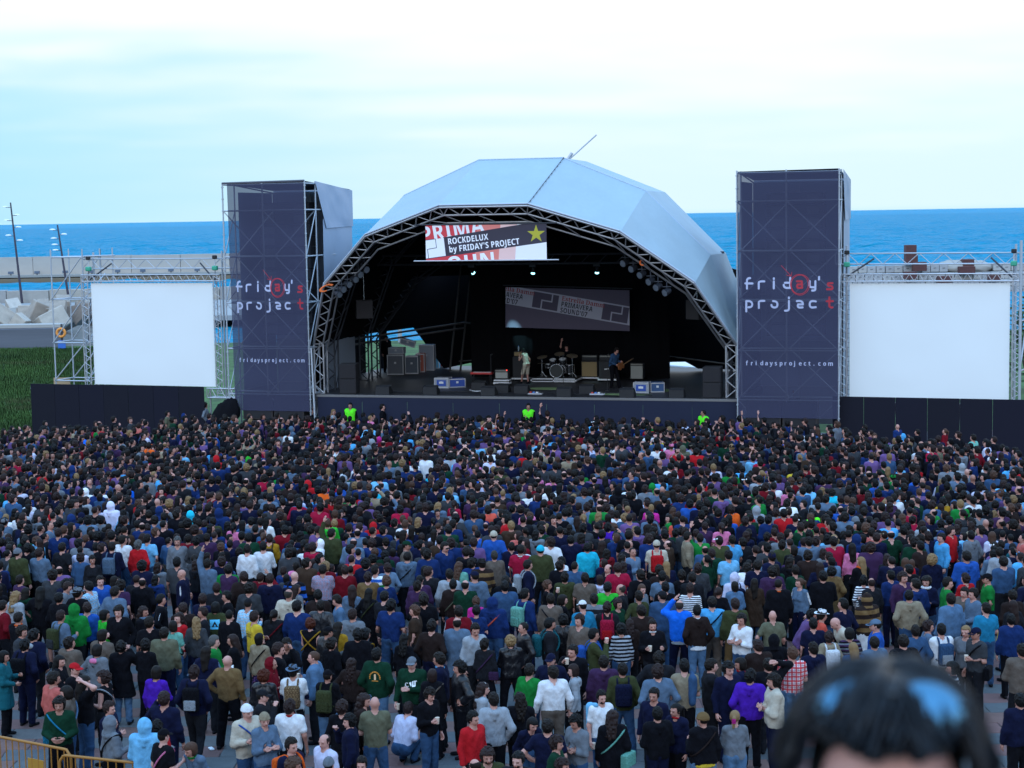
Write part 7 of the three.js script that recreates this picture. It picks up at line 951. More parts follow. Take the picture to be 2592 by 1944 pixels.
[-11.57,-40.78,1.001,163,-0.25,0,'m','fold','fold','rest','long','greyblue','short','brown','long','charcoal',3,"","brown-haired man in slate and navy top, far left"],
[-6.51,-40.74,1.005,165,0.25,0.12,'m','down','down','stand','long','white','short','dark','long','charcoal',0,"","dark-haired person in white sweater above a raised hand"],
[-7.20,-39.21,0.985,155,0,0,'m','raise','down','stand','jacket','greyblue','short','dark','long','charcoal',3,"","man in blue-grey jacket with one open hand raised"],
[-11.19,-41.41,1.000,158,0,0.12,'m','down','pocket','stand','tee','charcoal','short','dark','long','charcoal',0,"","dark-haired person in charcoal beside the dark blue tee"],
[-8.34,-37.38,0.977,171,0.25,0,'m','down','pocket','rest','jacket','black','balding','dark','long','charcoal',3,"","balding man in black jacket near the bald track-jacket man"],
[-6.20,-42.39,0.968,171,0.25,0,'m','down','cup','stand','long','ochre','short','brown','long','charcoal',2,"pack:brown","person in mustard top with a brown backpack"],
[-6.17,-41.11,1.001,176,0,0,'m','down','fold','rest','long','white','short','black','long','charcoal',2,"","black-haired person in white knitted sweater, centre left"],
[-0.52,-41.94,1.015,175,0,0,'m','pocket','pocket','stand','jacket','blue','beanie','cream','long','charcoal',2,"","person in cream knit hat and blue jacket"],
[-2.65,-40.90,1.007,83,0,0.1,'m','down','down','stand','long','taupe','cap','darkgreen','long','charcoal',3,"","person in green cap and taupe sweater facing right"],
[-2.56,-39.78,0.968,176,0,0.12,'m','front','front','stand','hoodie','greyblue','short','dark','long','charcoal',0,"sling:black","person in blue-grey hoodie with black strap below the green cap"],
[-1.30,-38.57,0.970,174,-0.5,0.12,'f','loose','down','wide','tee','mint','wavy','light','long','charcoal',3,"","person with long wavy light hair and pale mint top"],
[-0.76,-38.48,1.010,182,0.25,0.12,'m','fold','fold','wide','jacket','stripe_gold','fedora','charcoal','long','charcoal',0,"","person in dark fedora and striped brown jacket"],
[-0.49,-39.72,0.971,190,0,0,'m','fold','fold','stand','jacket','taupe','short','greybrown','long','charcoal',0,"","man in taupe jacket right of the dark fedora"],
[-1.69,-40.33,1.039,48,0,0.1,'m','down','down','stand','jacket','darkblue','short','dark','long','charcoal',0,"shades","man in sunglasses and blue jacket facing right"],
[-3.90,-38.31,0.975,179,0.25,0,'m','down','fold','wide','long','darkred','short','brown','long','charcoal',0,"","brown-haired man in maroon sweater"],
[-4.40,-38.25,0.992,178,-0.25,0.12,'m','fold','fold','stand','tee','check','short','dark','long','charcoal',3,"","dark-haired person in small blue and red checked shirt"],
[-3.18,-38.06,1.000,165,-0.5,0,'m','down','down','stand','long','stripe_green','short','dark','long','charcoal',4,"","person in white, green and blue striped shirt"],
[-3.31,-37.57,0.971,181,0,0,'m','fold','fold','wide','long','tan','messy','brown','long','charcoal',2,"","brown-haired man in tan sweater beside the green-striped shirt"],
[-2.86,-37.05,0.979,173,0.5,0,'f','fold','fold','stand','long','darkblue','curly','light','long','charcoal',2,"","light curly-haired person in dark blue, centre"],
[-4.64,-42.47,1.024,163,-0.5,0.12,'m','raise','down','stand','jacket','olive','short','dark','long','charcoal',4,"","person in olive jacket with one arm raised high"],
[3.43,-40.50,1.000,-182,0,0,'m','down','down','wide','tee','cream','beanie','cream','long','charcoal',4,"pack:red","person in cream knit hat with red backpack"],
[4.26,-41.26,1.025,97,0,0.1,'m','down','down','stand','jacket','beige','short','dark','long','charcoal',4,"shades beard","man in sunglasses and beige jacket facing right"],
[4.98,-39.05,1.004,-161,0,0,'m','down','cup','wide','tee','lightblue','short','dark','long','charcoal',1,"","dark-haired man in very pale blue shirt, right of centre"],
[5.33,-41.09,0.981,-161,0,0,'m','cup','down','rest','tee','skyblue','short','dark','long','charcoal',3,"","man in sky blue tee above the very pale blue shirt"],
[0.61,-39.89,1.024,-176,0,0,'m','down','cup','rest','jacket','olive','beanie','cyan','long','charcoal',0,"","person in light blue knit hat"],
[1.75,-40.55,0.968,-166,-0.25,0,'m','down','pocket','stand','jacket','cyan','short','black','long','charcoal',3,"","person in bright cyan sports top"],
[1.39,-41.51,0.972,-175,-0.25,0,'m','front','front','stand','jacket','navy','short','black','long','charcoal',2,"","person in navy top with orange and white chest stripe"],
[0.14,-40.30,0.980,166,0,0.12,'m','down','down','stand','tee','crimson','short','dark','long','charcoal',3,"collar:white","dark-haired person in crimson top with white collar"],
[0.29,-38.33,1.002,99,0.25,0.1,'m','down','down','stand','jacket','navy','short','dark','long','charcoal',4,"pack:lightgrey:white","man with light grey and white backpack, facing right"],
[2.31,-37.75,1.013,-170,-0.25,0,'m','pocket','pocket','rest','tee','crimson','short','brown','long','charcoal',0,"","brown-haired man in large crimson tee"],
[5.30,-42.91,0.980,-174,0,0,'f','down','pocket','stand','tee','pink','ponytail','brown','long','charcoal',1,"","brown-haired woman in pink top, right of centre"],
[10.44,-40.95,0.978,-77,0.25,0.1,'m','down','down','stand','hoodie','skyblue','short','dark','long','denim',0,"","man in bright sky blue hoodie facing left"],
[10.76,-41.34,1.033,49,0.25,0.1,'m','down','down','stand','jacket','red','short','brown','long','black',0,"beard:brown","bearded man in long red jacket facing right"],
[11.20,-41.10,0.984,-153,-0.25,0,'m','down','pocket','stand','hoodie','grey','short','black','long','denim',0,"","black-haired man in grey hoodie right of the long red jacket"],
[10.31,-38.21,1.035,-170,0.25,0,'m','front','front','wide','hoodie','blue','short','dark','long','charcoal',3,"","person in mid-blue hoodie below the grey hoodie, far right"],
[11.29,-38.98,0.989,-173,-0.25,0,'m','down','pocket','wide','hoodie','lightgrey','short','dark','long','charcoal',1,"","person in light grey hoodie near the right edge"],
[10.97,-37.57,1.034,-164,-0.25,0,'m','down','fold','stand','long','denim','short','dark','long','charcoal',0,"","man in plain denim-blue sweater near the right edge"],
[7.91,-38.27,0.978,-155,0.5,0,'f','fold','fold','wide','jacket','black','long','blonde','long','charcoal',0,"scarf:orange","blonde long-haired woman in black with orange scarf"],
[8.08,-40.09,0.956,-171,-0.25,0,'f','down','fold','wide','long','pink','long','dark','long','charcoal',1,"","dark-haired woman in rose pink sweater"],
[9.29,-41.34,0.990,-174,0,0,'m','down','pocket','stand','long','darkgreen','balding','dark','long','charcoal',2,"","balding man in dark teal green sweater"],
[9.63,-38.62,0.942,-179,-0.25,0,'f','front','front','rest','jacket','navy','afro','blonde','long','denim',2,"","person with a big ball of blonde curls"],
[6.62,-33.77,1.023,-146,0.5,0,'m','pocket','pocket','stand','long','navy','short','black','long','black',1,"","person in navy sweater left of the person in hooded top with thick gold and brown"],
[10.27,-34.51,0.990,-164,0,0,'m','loose','down','rest','long','darkbrown','short','dark','long','denim',0,"","person in dark brown sweater right of the man in pale slate hoodie"],
[-6.93,-34.79,0.969,183,-0.25,0,'m','fold','fold','rest','tee','darkbrown','short','brown','long','navy',1,"","person in dark brown tee behind the smiling brown-haired woman in red top turned"],
[-1.91,-34.83,1.020,181,-0.25,0,'m','down','cup','wide','tee','black','messy','dark','long','black',3,"","person with messy dark hair in black tee behind the shaggy light-haired man in brown tee"],
[10.84,-35.01,0.926,-184,0.25,0,'f','pocket','pocket','stand','tee','darkgrey','messy','black','long','navy',3,"","person in dark grey tee in front of the man in black cap and green print"],
[-6.63,-35.38,1.003,152,0.5,0,'m','fold','fold','rest','tee','navy','short','brown','long','navy',3,"","person in navy tee left of the tall black-haired man in black tee"],
[-1.97,-35.46,0.966,151,0.5,0,'m','pocket','pocket','rest','hoodie','black','short','brown','long','black',0,"","person with short dark hair in black hoodie right of the dark-haired man in charcoal shirt"],
[-4.20,-35.47,1.016,184,0.25,0,'m','cup','down','wide','jacket','darkbrown','short','black','long','navy',0,"","person in dark brown jacket right of the balding man in cream hoodie"],
[11.01,-35.81,0.998,-168,0,0,'m','pocket','pocket','wide','long','navy','short','dark','long','navy',1,"","person in navy sweater right of the man in black cap and green print tee"],
[-0.23,-35.94,1.026,190,0,0,'m','cup','down','rest','jacket','denim','short','black','long','navy',0,"","person in denim blue jacket right of the person with light brown hair in hot pink"],
[11.13,-36.42,0.917,-163,0.5,0,'f','down','down','stand','jacket','darkgrey','long','dark','long','navy',1,"","person in dark grey jacket right of the man in black cap and green print tee"],
[-2.13,-36.43,0.987,159,-0.25,0,'m','down','down','wide','jacket','plum','messy','dark','long','navy',1,"","person with messy dark hair in plum jacket left of the man in dark brown jacket"],
[-5.81,-36.44,0.993,175,0,0,'m','down','cup','wide','long','darkgrey','curly','dark','long','black',1,"","person with dark curls in dark grey sweater behind the tall black-haired man in black tee"],
[-6.52,-36.46,0.998,183,0,0,'m','down','down','stand','jacket','charcoal','short','brown','long','navy',4,"","person with short dark hair in charcoal jacket behind the tall black-haired man in black tee"],
[3.87,-36.59,1.015,-180,0.25,0,'m','fold','fold','wide','hoodie','charcoal','short','dark','long','black',0,"","person in charcoal hoodie right of the man in slate grey short-sleeved shirt"],
[-8.69,-36.81,1.013,150,0.5,0,'m','pocket','pocket','rest','tee','plum','curly','dark','long','black',4,"","person with dark curls in plum tee in front of the balding man in black jacket"],
[-10.80,-36.88,0.930,151,0,0,'f','fold','fold','wide','hoodie','darkgreen','long','dark','long','black',3,"","person in dark green hoodie behind the curly blonde woman in light grey hoodie"],
[-0.22,-36.91,0.971,166,0.5,0,'m','down','down','stand','tee','black','short','dark','long','black',1,"","person in black tee right of the person with navy cap and pale slate hoodie"],
[5.69,-37.04,1.023,-168,0,0,'m','loose','down','rest','hoodie','plum','messy','dark','long','black',2,"","person in plum hoodie right of the long dark-haired woman in brown coat"],
[-11.45,-37.05,0.951,164,0,0,'f','fold','fold','wide','hoodie','black','long','dark','long','charcoal',4,"","person in black hoodie behind the curly blonde woman in light grey hoodie"],
[11.45,-37.06,0.976,-181,-0.25,0,'m','fold','fold','rest','tee','black','messy','brown','long','charcoal',1,"","person with messy dark hair in black tee right of the man in plain denim-blue sweater"],
[-2.12,-37.09,0.985,183,-0.25,0,'m','loose','down','stand','long','plum','buzz','black','long','navy',0,"","person with cropped hair in plum sweater left of the man in light grey hoodie"],
[2.77,-37.13,0.993,-162,0.5,0,'m','pocket','pocket','wide','jacket','black','messy','dark','long','black',2,"","person in black jacket left of the man in slate grey short-sleeved shirt"],
[3.71,-37.24,0.969,-169,-0.25,0,'f','fold','fold','stand','tee','black','messy','dark','long','charcoal',0,"","person with messy dark hair in black tee behind the man in slate grey short-sleeved shirt"],
[8.79,-37.36,0.971,-150,0.25,0,'m','cup','down','rest','jacket','black','short','black','long','charcoal',0,"","person in black jacket right of the black-haired man in plain dark blue sweater and jeans"],
[6.26,-37.39,0.984,-160,0,0,'m','cup','down','stand','long','darkgreen','short','dark','long','charcoal',0,"","person with short dark hair in dark green sweater behind the light-haired person in slate top"],
[-10.04,-37.39,0.972,154,-0.25,0,'m','down','fold','rest','jacket','navy','messy','black','long','denim',3,"","person in navy jacket behind the man in grey hoodie looking down, beside the grey"],
[-6.08,-37.48,1.013,187,0.25,0,'m','pocket','pocket','wide','jacket','darkbrown','short','brown','long','navy',2,"","person in dark brown jacket left of the man in dark navy hoodie"],
[5.45,-37.64,1.031,-183,0,0,'m','down','fold','stand','tee','navy','short','dark','long','black',2,"","person in navy tee behind the person with lilac-white hood up and navy straps"],
[3.24,-37.68,0.984,-153,0,0,'m','down','cup','rest','tee','darkbrown','messy','dark','long','denim',1,"","person in dark brown tee right of the brown-haired man in large crimson tee"],
[-1.95,-37.70,1.012,156,-0.5,0,'m','pocket','pocket','stand','tee','charcoal','short','brown','long','denim',1,"","person with short dark hair in charcoal tee left of the man in light grey hoodie"],
[4.13,-37.74,0.993,-186,0,0,'m','fold','fold','rest','jacket','darkgrey','messy','brown','long','charcoal',0,"","person in dark grey jacket left of the person with lilac-white hood up and navy straps"],
[-11.18,-37.76,0.983,137,0,0,'m','loose','down','stand','hoodie','plum','short','dark','long','charcoal',4,"","person in plum hoodie behind the curly blonde woman in light grey hoodie"],
[11.56,-37.89,0.997,-149,-0.25,0,'m','down','cup','stand','long','darkgrey','buzz','black','long','denim',1,"","person with cropped hair in dark grey sweater right of the man in plain denim-blue sweater"],
[-10.48,-37.93,1.026,167,0,0,'m','loose','down','stand','tee','darkgrey','curly','dark','long','denim',4,"","person with dark curls in dark grey tee left of the man in royal blue tee"],
[1.36,-37.94,1.025,-192,-0.5,0,'m','cup','down','stand','jacket','denim','buzz','dark','long','charcoal',2,"","person with cropped hair in denim blue jacket behind the brown-haired person in lilac-white hoodie"],
[-9.11,-38.01,0.922,140,0,0,'f','down','cup','stand','hoodie','plum','long','dark','long','navy',3,"","person with long dark hair in plum hoodie behind the man in royal blue tee"],
[-11.77,-38.05,0.992,144,0.25,0,'m','pocket','pocket','wide','long','black','short','black','long','charcoal',4,"","person in black sweater behind the curly blonde woman in light grey hoodie"],
[8.57,-38.08,1.004,-188,0.5,0,'m','fold','fold','stand','hoodie','navy','buzz','dark','long','charcoal',2,"","person with cropped hair in navy hoodie right of the blonde long-haired woman in black"],
[5.95,-38.16,0.914,-181,0.25,0,'f','down','fold','stand','jacket','darkgreen','long','dark','long','denim',3,"","person in dark green jacket left of the person with big black curls in tan-brown coat"],
[6.97,-38.25,0.916,-189,0.25,0,'f','pocket','pocket','wide','long','navy','long','brown','long','black',1,"","person in navy sweater behind the person with big black curls in tan-brown coat"],
[-6.56,-38.33,1.011,148,0.5,0,'m','fold','fold','rest','long','plum','short','black','long','charcoal',1,"","person in plum sweater right of the bald man in navy track jacket"],
];
// brightly dressed people further off in the crowd: [x, z, colour, kind]
const BRIGHT = [
[-19.00,-68.65,'greyblue',''],[-19.77,-68.37,'khaki',''],[-19.92,-67.24,'black',''],[-14.46,-70.87,'khaki',''],[-13.75,-70.77,'darkblue','hood'],[-13.25,-72.87,'stripe',''],[-12.18,-67.11,'cream','cap'],[-11.86,-68.84,'lightblue',''],[-15.99,-65.59,'red',''],[-14.08,-66.43,'white',''],[-15.80,-62.78,'brightblue',''],[-15.70,-60.51,'red','cap'],[-17.11,-57.17,'red',''],[-17.06,-59.17,'greyblue',''],[-13.89,-56.79,'brightgreen',''],[-14.88,-56.36,'navy','buzz'],[-15.00,-53.80,'red',''],[-14.26,-53.23,'white',''],[-11.94,-52.26,'brightblue',''],[-13.02,-51.23,'white','hood'],[-12.49,-50.95,'white',''],[-12.88,-59.85,'orange','cap'],[-12.37,-59.19,'beige','cap'],[-9.92,-56.60,'red','hood'],[-8.97,-57.60,'brightgreen',''],[-9.39,-56.26,'lightgrey',''],[-11.94,-55.23,'taupe',''],[-11.48,-53.90,'beige','blonde'],[-13.12,-47.49,'red',''],[-8.91,-46.32,'cyan','hood'],[-7.92,-46.60,'stripe',''],[-9.57,-49.35,'lightgrey','blonde'],[-14.04,-48.77,'white',''],[-13.83,-47.56,'lightgrey',''],[-14.16,-46.64,'white',''],[-9.83,-46.60,'darkblue','hood'],[-10.74,-48.24,'red',''],[-11.95,-50.89,'brown','bald'],[-10.16,-48.18,'charcoal','bald'],[-9.95,-56.33,'mint',''],[-11.41,-58.48,'lightblue',''],[-15.42,-57.53,'grey',''],[-17.84,-66.95,'darkblue',''],[-12.64,-67.37,'taupe',''],[-9.63,-68.92,'white',''],[-7.44,-70.26,'lightgrey','blonde'],[-5.21,-65.95,'green',''],[-5.54,-64.89,'lightblue',''],[-8.41,-63.16,'white',''],[-5.05,-61.06,'lightgrey','hood'],[-4.48,-61.31,'yellow',''],[-1.43,-63.97,'ochre',''],[-0.98,-63.55,'red','clap'],[-1.30,-66.54,'lightblue',''],[-2.10,-62.66,'lightblue',''],[-1.77,-61.61,'lightgrey',''],[-7.47,-57.71,'white',''],[-8.28,-58.39,'greyblue',''],[-1.25,-58.70,'lightblue',''],[-4.94,-62.36,'hotpink','hood'],[-4.99,-58.28,'green',''],[-5.29,-52.24,'lightgrey','hood'],[-5.08,-54.69,'white',''],[-4.67,-54.39,'white',''],[-0.94,-54.47,'plaid',''],[-2.20,-52.85,'blue',''],[-4.08,-55.10,'greyblue','bald'],[-6.15,-56.98,'navy','bald'],[-5.58,-49.57,'orange',''],[-5.18,-49.96,'blue',''],[-4.65,-49.47,'red',''],[-4.09,-50.28,'cyan',''],[-1.26,-49.97,'charcoal',''],[-0.85,-48.03,'greyblue',''],[-7.13,-48.07,'white',''],[-6.11,-47.97,'tealblue',''],[-5.40,-46.35,'crimson',''],[-6.53,-46.84,'darkred',''],[-4.86,-43.98,'brightgreen',''],[-4.90,-41.89,'white','hood'],[-6.19,-50.95,'red','hood'],[-7.38,-53.19,'green','cap'],[-0.44,-52.41,'olive','cap'],[-3.71,-51.36,'white',''],[-1.12,-49.96,'mauve',''],[-0.69,-46.26,'coral',''],[-0.24,-44.06,'red',''],[-0.90,-43.11,'blue',''],[-2.17,-46.98,'greyblue','blonde'],[-1.57,-43.51,'darkblue',''],[-4.18,-46.80,'charcoal',''],[-3.16,-46.69,'crimson',''],[-1.76,-42.87,'darkgreen',''],[-2.69,-53.90,'cyan',''],[-8.48,-56.43,'beige','cap'],[-6.92,-58.22,'charcoal',''],[-5.44,-70.82,'black','raise'],[-8.53,-71.72,'black','raise'],[-8.68,-71.74,'black','raise'],[-0.42,-65.66,'black','raise'],[-0.10,-67.15,'black','raise'],[-9.00,-60.29,'salmon','raise'],[-7.53,-70.70,'greyblue',''],[0.06,-59.76,'white',''],[1.28,-60.56,'skyblue',''],[0.56,-59.39,'white',''],[2.45,-58.54,'lightgrey','hood'],[1.07,-58.41,'white','cap'],[5.15,-59.74,'yellow','clap'],[5.46,-56.14,'charcoal','clap'],[3.59,-55.53,'greyblue','raise'],[1.11,-56.66,'beige','raise'],[0.40,-56.19,'red',''],[2.13,-52.85,'green',''],[4.64,-55.14,'grey',''],[4.92,-57.05,'white',''],[4.97,-53.02,'white',''],[7.25,-53.26,'skyblue',''],[4.08,-50.29,'green','hood'],[3.40,-49.48,'white',''],[2.74,-49.33,'lightblue',''],[4.31,-48.95,'brown','bald'],[4.64,-48.49,'check',''],[7.83,-55.30,'lightblue',''],[0.84,-52.51,'navy',''],[1.78,-55.48,'beige',''],[0.80,-46.87,'tealblue',''],[1.36,-45.14,'greyblue',''],[0.88,-44.30,'navy','blonde'],[1.56,-47.19,'charcoal','red'],[2.64,-47.68,'taupe','red'],[2.72,-45.18,'white',''],[2.31,-45.22,'charcoal','blonde'],[4.24,-44.32,'coral',''],[5.21,-47.81,'beige','blonde'],[5.62,-44.02,'blue',''],[6.52,-45.18,'lightgrey','hood'],[5.90,-45.24,'orange',''],[6.25,-44.84,'red',''],[3.59,-45.10,'plum',''],[1.84,-43.19,'navy',''],[2.36,-42.81,'purple',''],[4.85,-43.24,'plum',''],[2.54,-42.31,'denim','shade'],[3.82,-42.20,'charcoal',''],[4.54,-41.51,'green','raise'],[5.02,-40.71,'olive','cap'],[3.57,-38.85,'navy',''],[3.89,-38.82,'beige',''],[1.06,-39.06,'white',''],[0.28,-43.67,'taupe',''],[9.76,-65.35,'black','raise'],[8.98,-64.34,'black','raise'],[8.00,-60.98,'red','clap'],[7.71,-63.07,'black','clap'],[1.45,-67.72,'black','raise'],[4.66,-70.17,'black',''],[5.11,-63.79,'red',''],[4.89,-61.06,'white',''],[5.81,-57.23,'khaki','hood'],[6.04,-56.07,'red',''],[1.48,-41.63,'navy',''],[5.73,-38.40,'orange',''],[3.00,-43.41,'blue',''],[5.04,-45.69,'navy',''],[8.84,-56.86,'white',''],[8.72,-52.10,'yellow',''],[9.01,-54.09,'yellow',''],[9.68,-60.11,'blue',''],[11.87,-62.85,'orange',''],[11.05,-63.68,'black','cap'],[12.15,-61.43,'teal',''],[12.91,-62.01,'black',''],[14.35,-62.87,'darkblue','bald'],[13.98,-60.52,'skyblue','hood'],[14.78,-61.76,'black',''],[15.86,-61.96,'darkred',''],[15.72,-59.31,'black',''],[15.95,-58.34,'mint',''],[16.57,-57.96,'black',''],[12.11,-52.70,'lightblue',''],[10.67,-49.57,'blue',''],[11.26,-48.85,'cyan','hood'],[10.48,-52.39,'ochre',''],[11.01,-52.33,'greyblue',''],[14.05,-52.73,'lightgrey','hood'],[14.90,-53.13,'white',''],[15.11,-53.11,'red',''],[14.14,-50.54,'orangeprint',''],[13.85,-51.28,'grey','bald'],[13.53,-49.70,'navy','bald'],[14.65,-50.49,'navy',''],[15.36,-51.35,'red',''],[9.08,-49.52,'beige','blonde'],[9.15,-48.44,'cyan',''],[8.53,-49.14,'lightgrey',''],[8.55,-48.50,'lightblue',''],[9.00,-46.43,'darkblue',''],[9.27,-46.21,'darkblue',''],[10.35,-46.88,'black','blonde'],[10.63,-46.66,'white',''],[10.87,-46.44,'lightgrey',''],[11.55,-46.56,'darkblue',''],[12.10,-46.31,'denim','hood'],[11.99,-45.19,'green',''],[12.56,-45.88,'white',''],[12.99,-45.27,'grey','blonde'],[13.74,-47.33,'denim','cap'],[7.56,-49.03,'white',''],[6.93,-44.77,'stripe',''],[7.33,-44.73,'navy','cap'],[8.07,-45.21,'neon',''],[8.11,-43.27,'red',''],[8.18,-43.77,'red',''],[7.82,-43.30,'white',''],[7.35,-42.84,'green',''],[7.14,-41.12,'blue',''],[7.07,-40.23,'greyblue',''],[9.21,-43.17,'white',''],[8.76,-42.87,'darkgreen',''],[8.19,-41.80,'skyblue',''],[10.44,-44.08,'crimson',''],[9.84,-42.28,'darkred',''],[9.70,-41.19,'charcoal',''],[9.81,-40.43,'denim',''],[8.85,-39.79,'lightgrey',''],[7.33,-39.22,'navy',''],[7.32,-39.50,'crimson',''],[7.70,-40.18,'crimson',''],[6.43,-40.44,'olive',''],[6.26,-40.45,'red',''],[11.71,-41.17,'lilacwhite',''],[12.68,-42.84,'navy',''],[11.65,-42.11,'red',''],[11.25,-42.15,'lightblue',''],[11.98,-40.24,'teal',''],[11.95,-70.81,'black','raise'],[10.56,-62.33,'black','raise'],[13.45,-48.40,'green',''],[12.56,-49.14,'olive',''],[14.19,-56.19,'khaki',''],[13.09,-49.09,'darkblue',''],[-11.33,-47.34,'lilacwhite','hood'],[-11.90,-45.19,'darkblue','hood'],[-11.30,-45.96,'stripe_grey',''],[-8.07,-44.92,'olive','cap'],[-7.98,-45.78,'darkblue','hood'],[-8.92,-47.63,'cream',''],[-6.61,-44.82,'white',''],[-5.95,-44.27,'brightgreen',''],[-3.79,-44.46,'red','hood'],[-2.90,-44.00,'white',''],[-2.47,-44.59,'black','blonde'],[-1.68,-46.61,'stripe_multi',''],[-4.77,-48.58,'green',''],[-3.14,-50.70,'darkred',''],[-0.63,-49.59,'mauve','clap'],[0.32,-43.79,'charcoal','cap'],[3.73,-46.25,'hotpink',''],[4.06,-44.25,'lilacwhite',''],[4.80,-46.27,'blue',''],[3.54,-46.20,'white',''],[5.57,-49.83,'red',''],[11.66,-45.86,'ochre','']
];
// ---------------------------------------------------------------- the crowd
const SHORT = (l) => l.split(/,| with | holding | drinking| facing | looking | raising | reading /)[0].split(' ').slice(0, 9).join(' ');
for (const [x, z, s, rot, hy, hp, sex, L, R, legs, top, topC, hair, hairC, legT, legC, skin, ex, label] of PEOPLE) {
  let e = ex ? ex.split(' ') : [], shoe, under; e = e.filter((q) => { if (q.startsWith('shoe:')) { shoe = q.slice(5); return false; } if (q.startsWith('under:')) { under = q.slice(6); return false; } return true; });
  person({ build: 0.93 + hash3(fl(x * 100), fl(z * 100), 7) * 0.18, x, z, s, rot: (rot * Math.PI) / 180, hy, hp, sex, L, R, legs, top, topC, hair: [hair, hairC], legT, legC, skin, ex: e, shoe, under, label, short: SHORT(label), group: 'people in the crowd', lod: Math.hypot(x, z) < 31.5 ? 0 : 1 });
}
// everybody further off: one mass, a few figures repeated in many colours
{
  const r = rng(2007), crowd = thing('crowd', 'dense mass of concertgoers filling the plaza up to the stage'); crowd.userData.kind = 'stuff';
  const figs = [
    ['m', 'down', 'down', 'tee', 'short'], ['m', 'pocket', 'pocket', 'long', 'messy'], ['f', 'down', 'fold', 'tee', 'long'], ['m', 'fold', 'fold', 'hoodie', 'short'], ['f', 'fold', 'down', 'jacket', 'bob'], ['m', 'down', 'cup', 'jacket', 'messy'], ['f', 'down', 'down', 'long', 'ponytail'], ['m', 'down', 'down', 'jacket', 'curly'], ['m', 'down', 'fold', 'long', 'buzz'], ['f', 'down', 'down', 'hoodie', 'wavy'],
    ['m', 'down', 'down', 'jacket', 'balding'], ['m', 'down', 'down', 'hoodie', 'hood'], ['m', 'down', 'down', 'tee', 'cap'], ['m', 'down', 'down', 'long', 'beanie'], ['m', 'raise', 'down', 'tee', 'short'], ['m', 'clap', 'clap', 'tee', 'short'], ['m', 'down', 'shade', 'jacket', 'short'], ['m', 'down', 'down', 'tee', 'bald'],
  ], BIN = figs.map(() => []);
  const KIND = { hood: 11, cap: 12, raise: 14, clap: 15, shade: 16, buzz: 8, bald: 17, blonde: 9, red: 2, '': -1 };
  const lower = [[-18.3, 7.8], [-12.6, 3.2], [-4, 1.9], [5, 1.8], [9.4, 1.5], [13.4, 3.7], [19, 8.3], [26, 14]], front = (u) => { let k = 0; while (k < lower.length - 2 && u > lower[k + 1][0]) k++; const [a, b] = [lower[k], lower[k + 1]]; return mix(a[1], b[1], (u - a[0]) / (b[0] - a[0])); };
  const cell = new Map(), key = (x, z) => fl(x / 0.6) + ',' + fl(z / 0.6), taken = (x, z, d) => { for (let i = -1; i < 2; i++) for (let j = -1; j < 2; j++) for (const p of cell.get((fl(x / 0.6) + i) + ',' + (fl(z / 0.6) + j)) || []) if (Math.hypot(p[0] - x, p[1] - z) < d) return true; return false; }, hold = (x, z) => { const k = key(x, z); if (!cell.has(k)) cell.set(k, []); cell.get(k).push([x, z]); };
  for (const p of PEOPLE) hold(p[0], p[1]);
  const add = (x, z, col, fig, hair) => { hold(x, z); BIN[fig].push([x, z, col, hair]); };
  for (const [x, z, c, k] of BRIGHT) { if (taken(x, z, 0.34)) continue; let col = PAL[c] || { stripe: PAL.grey, plaid: PAL.cyan, check: PAL.greyblue, orangeprint: PAL.black }[c] || PAL.grey, f = KIND[k]; if (f < 0 || f === undefined) f = c === 'white' || c === 'green' ? [0, 0, 2][fl(r() * 3)] : fl(r() * 8); add(x, z, col, f, k === 'blonde' ? HAIRC.blonde : k === 'red' ? HAIRC.red : null); }
  const dull = ['black', 'black', 'black', 'black', 'black', 'black', 'charcoal', 'charcoal', 'charcoal', 'navy', 'navy', 'navy', 'navy', 'darkgrey', 'darkgrey', 'darkbrown', 'brown', 'darkgreen', 'denim', 'darkblue', 'greyblue', 'grey', 'plum', 'mauve', 'darkred', 'darkblue'], gay = ['white', 'white', 'lilacwhite', 'red', 'crimson', 'blue', 'lightblue', 'skyblue', 'lightgrey', 'salmon', 'pink', 'beige', 'green'];
  for (let t = 0; t < 110000; t++) {
    const z = -33.5 - r() * 38.5, x = z * (r() * 0.68 - 0.34), dx = x - ST.x, dz = z - ST.z, u = dx * stC - dz * stS, w = dx * stS + dz * stC; if (w < front(u) + r() * 0.25 || z < -72) continue;
    const thin = ss(-41, -33, z); if (r() < thin * 0.9) continue; if (Math.abs(u) > 14 && w < front(u) + 2.2 && r() < 0.6) continue;
    if (taken(x, z, mix(0.43 + fbm(x * 0.35, z * 0.35, 6, 2) * 0.18, 0.68, thin))) continue;
    if (z > -46 && PEOPLE.some((p) => z - p[1] > 0 && z - p[1] < 2.6 && Math.abs(x - (p[0] * z) / p[1]) < 0.42)) continue;
    const q = r(), fig = q < 0.93 ? (r() < 0.03 ? 10 : fl(r() * 10)) : q < 0.945 ? 11 : q < 0.962 ? 12 : q < 0.972 ? 13 : q < 0.982 ? 14 : q < 0.988 ? 15 : q < 0.996 ? 16 : 17; if ((fig === 14 || fig === 15) && w > 14) continue;
    add(x, z, PAL[r() < 0.915 ? dull[fl(r() * dull.length)] : gay[fl(r() * gay.length)]], fig, null);
  }
  let total = 0; const o = new THREE.Object3D(), mat = (rough, sp, vc) => new THREE.MeshPhysicalMaterial({ roughness: rough, specularIntensity: sp, vertexColors: !!vc }), mTop = mat(0.95, 0.25), mSkin = mat(0.6, 0.8, 1), mHair = mat(0.62, 0.3), mLeg = mat(0.95, 0.25);
